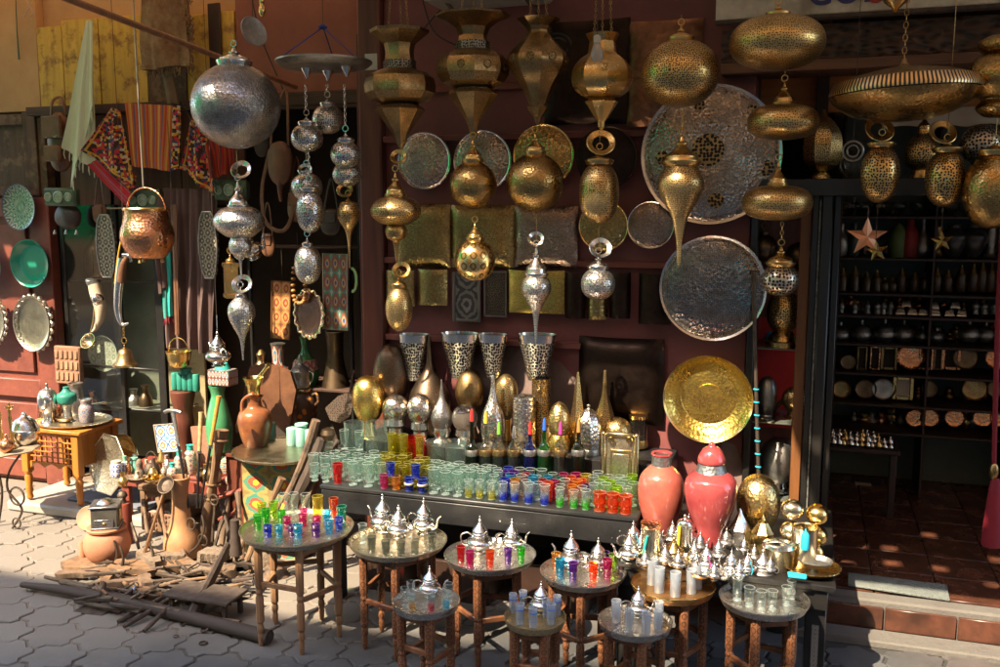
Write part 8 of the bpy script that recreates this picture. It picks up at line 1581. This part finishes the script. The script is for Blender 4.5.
# terracotta pot and brass-cornered box
t = stand('terracotta_pot', 'wide terracotta pot with a flat rim among the tools', 'pot', 108, 557, .035, [('body', 'terracotta', S([(15, 559), (20, 553), (22.5, 544), (20, 534), (15, 530)]), 36), ('rim', 'terracotta', [(15, 530), (18.5, 529), (19, 527), (18, 526), (0, 526)], 36)])
q = t['_o']; u = U(108, 540, q[1]); zz = P(108, 525.6, q[1]).z+.0008; t = thing('coffee_grinder', 'antique dark box with brass fittings standing on the terracotta pot', 'box', (q[0], q[1], zz)); m = MB(); Mx = Matrix.Translation((q[0]+.006, q[1], 0)) @ Matrix.Rotation(R(30), 4, 'Z'); m.box((0, 0, zz+11*u), (25*u, 25*u, 21*u), .004, Mx); m.build('box', 'box_dark', t); plain('box_dark', (.10, .09, .07), .4, (.04, .035, .03), 20, .7)
m = MB(); m.box((0, 0, zz+22.3*u), (28*u, 28*u, 2*u), .003, Mx); m.build('moulding', 'silver_dull', t); m = MB(); m.box((0, 0, zz+.9*u), (27*u, 27*u, 1.6*u), .003, Mx); m.build('plinth', 'silver_dull', t); m = MB(); m.lathe([(9*u, zz+23.6*u), (7*u, zz+25*u), (5*u, zz+27*u), (0, zz+28*u)], (q[0]+.006, q[1], 0), 20); m.build('lid', 'silver', t)
m = MB(); m.box((13*u, 0, zz+11*u), (.003, 9*u, 11*u), .001, Mx); m.build('ornament', 'gold_smooth', t); m = MB(); m.box((-0.3*u, -13*u, zz+6*u), (18*u, .004, 8*u), .001, Mx); m.build('drawer', 'pewter', t); m = MB(); m.box((0, -13.4*u, zz+6*u), (3*u, .008, 2*u), .001, Mx); m.build('knob', 'gold_smooth', t)
stand('iron_weight', 'dark iron knob weight standing beside the antique box', 'weight', 125, 535, .0, [('body', 'red_paint', [(8, 560), (8, 505), (7, 503), (0, 503)]), ('knob', 'iron', S([(4, 503), (3, 499), (5, 496), (3, 492), (0, 491)]))], Y=-.34)
stand('wooden_stake', 'short wooden stake standing left of the terracotta pot', 'stake', 83, 557, .03, [('body', 'terracotta', [(3.6, 560), (3.4, 542), (2.6, 541), (0, 541)], 14)])
u = U(88, 518, -.12); t = thing('leaning_shell', 'orange and white broken dish leaning against the terracotta pot', 'dish', G(87, 528, .003)); c_ = P(90, 515, -.24); m = MB(); m.lathe([(0, 0), (.045, .004), (.062, .016), (.06, .019), (.04, .008), (0, .004)], (0, 0, 0), 24, Matrix.Translation((c_.x, c_.y, .058)) @ Matrix.Rotation(R(70), 4, 'X') @ Matrix.Rotation(R(20), 4, 'Y')); m.build('dish', 'pink_dish', t); plain('pink_dish', (.5, .36, .26), .7, (.62, .25, .05), 9, .8)
# ---------------------------------------------------------------- junk pile on the pavement
jr = random.Random(21)
def plank(label, x, y, L, W, H, ang, mt, z=0.0, name='wooden_plank', cat='plank', tilt=0, cut=.3, group=None):
    p = G(x, y, z); n = 10; m = MB(); pts = []
    for i in range(n+1): pts.append((-L/2+L*i/n, W/2*(1+jr.uniform(-.25, .15))*(1 if 0 < i < n else 1-cut)))
    for i in range(n, -1, -1): pts.append((-L/2+L*i/n, -W/2*(1+jr.uniform(-.25, .15))*(1 if 0 < i < n else 1-cut)))
    Mx = Matrix.Translation((p.x, p.y, z+H+.001)) @ Matrix.Rotation(R(ang), 4, 'Z') @ Matrix.Rotation(R(tilt), 4, 'Y') @ Matrix.Rotation(R(-90), 4, 'X')
    m.prism([(a, b_) for a, b_ in pts], H, Mx).jitter(H*.22, 30, jr.random()*9); lo_ = min(v[2] for v in m.v)
    if tilt == 0: m.v = [(a, b_, c_-lo_+z+.001) for a, b_, c_ in m.v]; lo_ = z
    return solo(m, name, label, cat, mt, (p.x, p.y, lo_), group)
J = [('flat weathered board at the left tip of the pile', 78, 577, .18, .05, .02, 20, 'wood_old', .01), ('long pale board under the terracotta pot', 105, 572, .42, .14, .025, -5, 'carved_sun', .0), ('cracked pale slab in the sunlit middle of the pile', 136, 572, .22, .12, .03, 12, 'carved_sun', .02), ('bleached root piece below the long ladle', 150, 566, .20, .05, .045, -30, 'stone_rubble', .03),
 ('thin dark board sticking out at the front left', 112, 596, .30, .05, .015, -12, 'wood_old', .0), ('greyish slab beside the leather churn', 165, 560, .18, .10, .03, 25, 'stone_rubble', .03), ('rough pale lump in front of the leather churn', 176, 574, .14, .09, .045, 60, 'carved_sun', .0), ('small brown wedge in the middle of the pile', 146, 586, .12, .05, .03, -40, 'wood_old', .02),
 ('pale splintered board right of the churn', 205, 572, .20, .10, .02, 10, 'stone_rubble', .03), ('dark wood block behind the jointed beam', 222, 580, .12, .08, .05, 30, 'wood_old', .0), ('weathered stick end near the blue cloth', 125, 585, .16, .035, .02, 40, 'wood_old', .025), ('rounded pale stone slab by the churn foot', 214, 560, .12, .09, .04, 0, 'stone_rubble', .06)]
for lb, x, y, L, W, H, an, mt, z in J: plank(lb, x, y, L, W, H, an, mt, z)
m = MB(); a = G(22, 586, .02); c_ = G(120, 600, .028); b_ = G(270, 637, .03); m.tube([a, a.lerp(c_, .4)+Vector((0, 0, .006)), c_, c_.lerp(b_, .5), b_], [.012, .02, .023, .025, .026], 14).jitter(.009, 9); solo(m, 'wooden_shaft', 'long dark wooden shaft lying along the front of the tools', 'shaft', 'wood_log', (a.x, a.y, 0)); wood('wood_log', (.075, .05, .036), (.035, .024, .018), .75, ax=0)
# low plank bench of the pile
p = G(205, 592, .09); t = thing('low_stool', 'low dark plank stool carrying iron pieces, behind the jointed beam', 'stool', (p.x, p.y, 0)); m = MB(); m.box((p.x, p.y, .086), (.30, .15, .014), .003, None).jitter(.003, 14); m.build('seat', 'wood_grey', t)
for dx in (-.12, .125):
    for dy_ in (-.05, .05): bx('leg', 'wood_grey', p.x+dx-.009, p.x+dx+.009, p.y+dy_-.009, p.y+dy_+.009, 0, .078, t)
t = thing('jointed_beam', 'heavy notched wooden beam with iron rings leaning on the low stool', 'beam', G(193, 622, 0)); a = G(192, 618, .022); b_ = P(228, 545, -.62); q = [a, a.lerp(b_, .25)+Vector((0, 0, .0)), a.lerp(b_, .30), a.lerp(b_, .7), b_]; m = MB(); m.tube(q, [.034, .036, .027, .026, .018], 8, flat=.6).jitter(.002, 18); m.build('beam', 'wood_log', t)
for k, (px, py) in enumerate(((184, 622), (205, 628), (214, 625), (207, 618))): m = MB(); c_ = G(px, py, .012); m.ring(c_, .017, .004, (jr.uniform(-1, 1), jr.uniform(-1, 1), .8), 14, 6); m.build('iron_ring', 'iron', t)
m = MB(); c_ = G(203, 643, .005); m.ring(c_, .014, .003, (0, 0, 1), 16, 6); solo(m, 'iron_ring', 'small loose iron ring lying on the paving', 'ring', 'iron', (c_.x, c_.y, 0)); m = MB(); c_ = G(176, 636, .004); m.ring(c_, .009, .002, (0, 0, 1), 14, 6); solo(m, 'iron_ring', 'tiny iron ring left of the loose one on the paving', 'ring', 'iron', (c_.x, c_.y, 0))
tools = [('pair of iron fire tongs lying on the paving, front arm', (118, 622), (176, 590), .006), ('long thin iron bar beside the tongs', (124, 627), (182, 592), .005), ('short iron bar right of the tongs', (144, 631), (170, 606), .005), ('iron rod slanting from the pile to the paving', (128, 606), (160, 584), .006), ('thin iron rod lying across the shaft at left', (45, 577), (110, 590), .0045), ('iron bar lying behind the shaft', (60, 582), (135, 598), .005)]
for i, (lb, a, b_, r_) in enumerate(tools):
    z1_ = .05 if i < 4 else .03; iron('iron_bar', lb, 'bar', [G(*a, r_+.004), G((a[0]+b_[0])/2, (a[1]+b_[1])/2, .03 if i < 4 else .015), G(*b_, z1_)], [r_*1.6, r_*1.9, r_*1.4], group='iron bars in the pile')
t = thing('iron_hoe', 'rusty iron hoe with a broad blade lying at the left of the paving', 'hoe', G(95, 608, .0)); c_ = G(95, 606, .012); m = MB(); m.prism([(-.08, -.04), (.06, -.055), (.09, .0), (.05, .045), (-.03, .03)], .006, Matrix.Translation(c_) @ Matrix.Rotation(R(-75), 4, 'X') @ Matrix.Rotation(R(-10), 4, 'Y')); m.build('blade', 'iron', t); m = MB(); m.tube([c_+Vector((0, .01, .0)), c_+Vector((.0, .05, .05)), c_+Vector((-.02, .08, .06))], .009, 8); m.build('socket', 'iron', t)
t = thing('iron_hoe', 'second rusty hoe blade beneath the first, nearer the shaft', 'hoe', G(112, 608, 0)); c_ = G(113, 604, .02); m = MB(); m.prism([(-.05, -.03), (.06, -.04), (.08, .02), (.0, .035)], .006, Matrix.Translation(c_) @ Matrix.Rotation(R(-70), 4, 'X')); m.build('blade', 'iron', t); m = MB(); m.tube([c_, c_+Vector((.04, .07, .04))], .007, 8); m.build('socket', 'iron', t)
t = thing('blue_tassel', 'pale blue ribbon tied to an iron ring on the tools', 'ribbon', G(132, 606, .0)); c_ = G(136, 584, .06); m = MB(); m.ring(c_, .012, .003, (0, 1, .3), 16, 6); m.build('ring', 'steel', t)
for k, (dx, dz, dy_) in enumerate(((-.03, -.055, -.05), (.006, -.05, -.045), (-.014, -.045, -.06))): m = MB(); m.tube(cr([tuple(c_+Vector((0, -.005, -.01))), tuple(c_+Vector((dx*.4, dy_*.5, -.012+dz*.3))), tuple(c_+Vector((dx, dy_, max(dz, -.05))))], 4), [.004, .006, .008, .009, .010, .010, .009, .008, .006], 8, flat=.5); m.build('ribbon', 'pale_blue', t)
for i, (px, py, an) in enumerate(((152, 563, 70), (168, 552, 100), (116, 560, 80), (122, 566, 60))):
    a = G(px, py, .05); iron('iron_clamp', ['upright iron clamp behind the ladle', 'small iron hook near the carved panel', 'iron pincers standing in front of the terracotta pot, left arm', 'iron pincers lying right of the terracotta pot'][i], 'tool', [a, a+Vector((.01, 0, .04)), a+Vector((-.005, 0, .09))], [.007, .006, .004])
t = thing('sheep_shears', 'old black iron shears hanging on the leather churn', 'shears', P(198, 545, -.47))
for s in (-1, 1): m = MB(); c_ = P(197+s*6, 532+s*8, -.475); m.ring(c_, .026, .004, (.2, 1, .1*s), 18, 6); m.build('loop', 'iron', t)
m = MB(); m.tube(cr([P(202, 515, -.47), P(204, 530, -.478), P(198, 545, -.478), P(190, 552, -.475)], 4), .005, 8); m.build('blade', 'iron', t)
iron('iron_pin', 'upright iron pin with a collar right of the leather churn', 'tool', [P(212, 560, -.44), P(213, 530, -.42), P(215, 500, -.40)], [.010, .007, .006]); 
m = MB(); m.ring(P(214, 500, -.43), .024, .004, (.2, 1, 0), 20, 6); solo(m, 'iron_ring', 'large iron ring hanging over the carved pillar', 'ring', 'iron', P(214, 506, -.43))
for i, (a, b_) in enumerate((((208, 500), (242, 490)), ((218, 520), (236, 512)))): iron('red_slat', ['upper red slat of a broken folding stand beside the pillar', 'lower red slat of a broken folding stand beside the pillar'][i], 'slat', [P(*a, -.3), P(*b_, -.25)], [.011, .011], 'red_paint', jit=0)
for i in range(58):
    a = (jr.uniform(70, 235), jr.uniform(556, 604)); an = jr.choice((20, 30, -25, 35, 15, 60, 110)); L = jr.uniform(14, 46); b_ = (a[0]+L*math.cos(R(an)), a[1]-abs(L)*.35*math.sin(R(an)))
    r_ = jr.uniform(.004, .0085); z_ = jr.uniform(.03, .055); k = jr.random() < .5
    iron('metal_scrap' if k else 'wooden_stick', 'rusty iron piece tangled in the pile of old tools' if k else 'thin weathered stick tangled in the pile of old tools', 'scrap' if k else 'stick', [G(*a, z_), G((a[0]+b_[0])/2, (a[1]+b_[1])/2, z_+.012), G(*b_, z_+jr.uniform(0, .05))], [r_, r_*1.2, r_*.7], 'iron' if k else jr.choice(('wood_old', 'carved_sun', 'wood_grey')), group='iron scraps in the tool pile' if k else 'sticks in the tool pile', seg=6)
for i in range(11):
    plank('splintered wood piece scattered over the pile of old tools', jr.uniform(72, 232), jr.uniform(560, 600), jr.uniform(.05, .13), jr.uniform(.02, .05), jr.uniform(.012, .03), jr.uniform(-80, 80), jr.choice(('carved_sun', 'wood_old', 'stone_rubble')), jr.choice((0, .02, .03)), 'wood_scrap', 'scrap', group='splintered wood in the tool pile')
for i, (xa_, ya_, xb_, yb_, Ya, r_, mt) in enumerate(((150, 560, 143, 500, -.4, .008, 'wood_old'), (172, 575, 158, 498, -.46, .009, 'carved_sun'), (222, 575, 232, 470, -.34, .012, 'wood_old'), (236, 585, 222, 505, -.4, .010, 'wood_log'), (228, 560, 246, 468, -.3, .013, 'carved_sun'), (210, 590, 222, 520, -.5, .008, 'iron'),
    (243, 570, 238, 492, -.38, .010, 'wood_old'), (140, 566, 128, 512, -.42, .007, 'iron'), (298, 520, 327, 452, -.5, .009, 'wood_old'), (256, 545, 300, 470, -.52, .008, 'carved_sun'), (190, 590, 170, 520, -.52, .009, 'wood_old'), (162, 590, 176, 540, -.55, .007, 'iron'), (232, 600, 252, 520, -.5, .011, 'wood_old'), (314, 505, 338, 440, -.44, .008, 'wood_grey'))):
    a = P(xa_, ya_, Ya); b_ = P(xb_, yb_, Ya+.12); a.z = max(a.z, .02)
    iron('tool_handle', 'worn upright handle crowded among the old tools beside the painted pedestal', 'tool', [a, a.lerp(b_, .35), a.lerp(b_, .7), b_], [r_, r_*1.25, r_*.85, r_*1.5], mt, group='upright handles among the tools')
for i, (xa_, ya_, xb_, yb_, r_) in enumerate(((60, 590, 180, 612, .009), (90, 578, 215, 600, .008), (75, 602, 140, 612, .007), (150, 612, 240, 622, .008), (100, 592, 200, 584, .009))):
    a = G(xa_, ya_, .02); b_ = G(xb_, yb_, .045); iron('wooden_pole', 'long thin pole lying flat across the front of the tool pile', 'pole', [a, a.lerp(b_, .5), b_], [r_, r_*1.2, r_], ('wood_old', 'wood_log', 'iron')[i % 3], group='long poles lying in front of the tools')
for i in range(22):
    px = jr.uniform(122, 232); yb_ = jr.uniform(470, 486); h_ = jr.uniform(9, 22); w_ = jr.uniform(2.5, 5)
    lo('oddment', 'small metal or ceramic oddment crowded on the red bench', 'oddment', px, yb_, [('body', jr.choice(('brass', 'silver_dull', 'copper', 'ceramic_multi', 'iron', 'bone', 'green_light', 'brass_aged')), S([(w_*.7, yb_+1), (w_, yb_-h_*.35), (w_*.45, yb_-h_*.7), (w_*.55, yb_-h_)]), 14)], 'small oddments on the red bench')
for i in range(12):
    px = jr.uniform(68, 112) if i < 5 else jr.uniform(255, 350); h_ = jr.uniform(12, 26); w_ = jr.uniform(4, 7)
    if i >= 5: shf('shelf_vessel', 'dim metal vessel crowded on the dark recess shelf', 'vessel', px, [('body', jr.choice(('pewter', 'brass_aged', 'copper', 'silver_dull')), S([(w_*.7, 388), (w_, 388-h_*.35), (w_*.4, 388-h_*.75), (w_*.5, 388-h_)]), 16)], .24, 'dim vessels on the recess shelf')
# round stone & things below the first tray table
stand('grey_post', 'short dark post standing behind the leftmost tray table', 'post', 238, 612, 0, [('body', 'iron', [(6, 613), (6, 575), (5, 573), (0, 573)], 14)], Y=-.45); stand('wooden_mallet', 'dark wooden mallet block standing by the low stool', 'mallet', 236, 583, .09, [('body', 'wood_log', [(6, 586), (6.5, 560), (5, 540), (4.5, 520), (0, 519)], 12)], Y=-.5)
t, c_, u = blob('sack', 'rough brown sack slumped behind the leftmost tray table', 'sack', 275, 590, 20, 26, -.45, 'wood_old', .7); t.location.z += .0
t, c_, u = blob('sack', 'pale dusty sack lying under the pedestal behind the table', 'sack', 262, 560, 16, 18, -.42, 'stone_rubble', .6)
for i, (px, py, mt) in enumerate(((380, 574, 'silver'), (386, 590, 'green_light'), (405, 580, 'copper'))): stand('under_table_pot', ['silver scrap pot in the shade under the counter', 'pale green pot in the shade under the counter', 'copper pot in the shade under the counter'][i], 'pot', px, py+20, 0, [('body', mt, S([(5, 612), (8, 602), (6, 592)])), ('lid', mt, [(6, 592), (2, 589), (0, 588)])], Y=-.42)
for o in (list(TP.values())):
    def rm(x):
        for k in ALLKIDS(x): rm(k)
        bpy.data.objects.remove(x)
    rm(o)
for o in bpy.data.objects:
    if '_o' in o: del o['_o']
for me, mt in PEND:
    try:
        if not me.materials: me.materials.append(MT(mt))
    except ReferenceError: pass
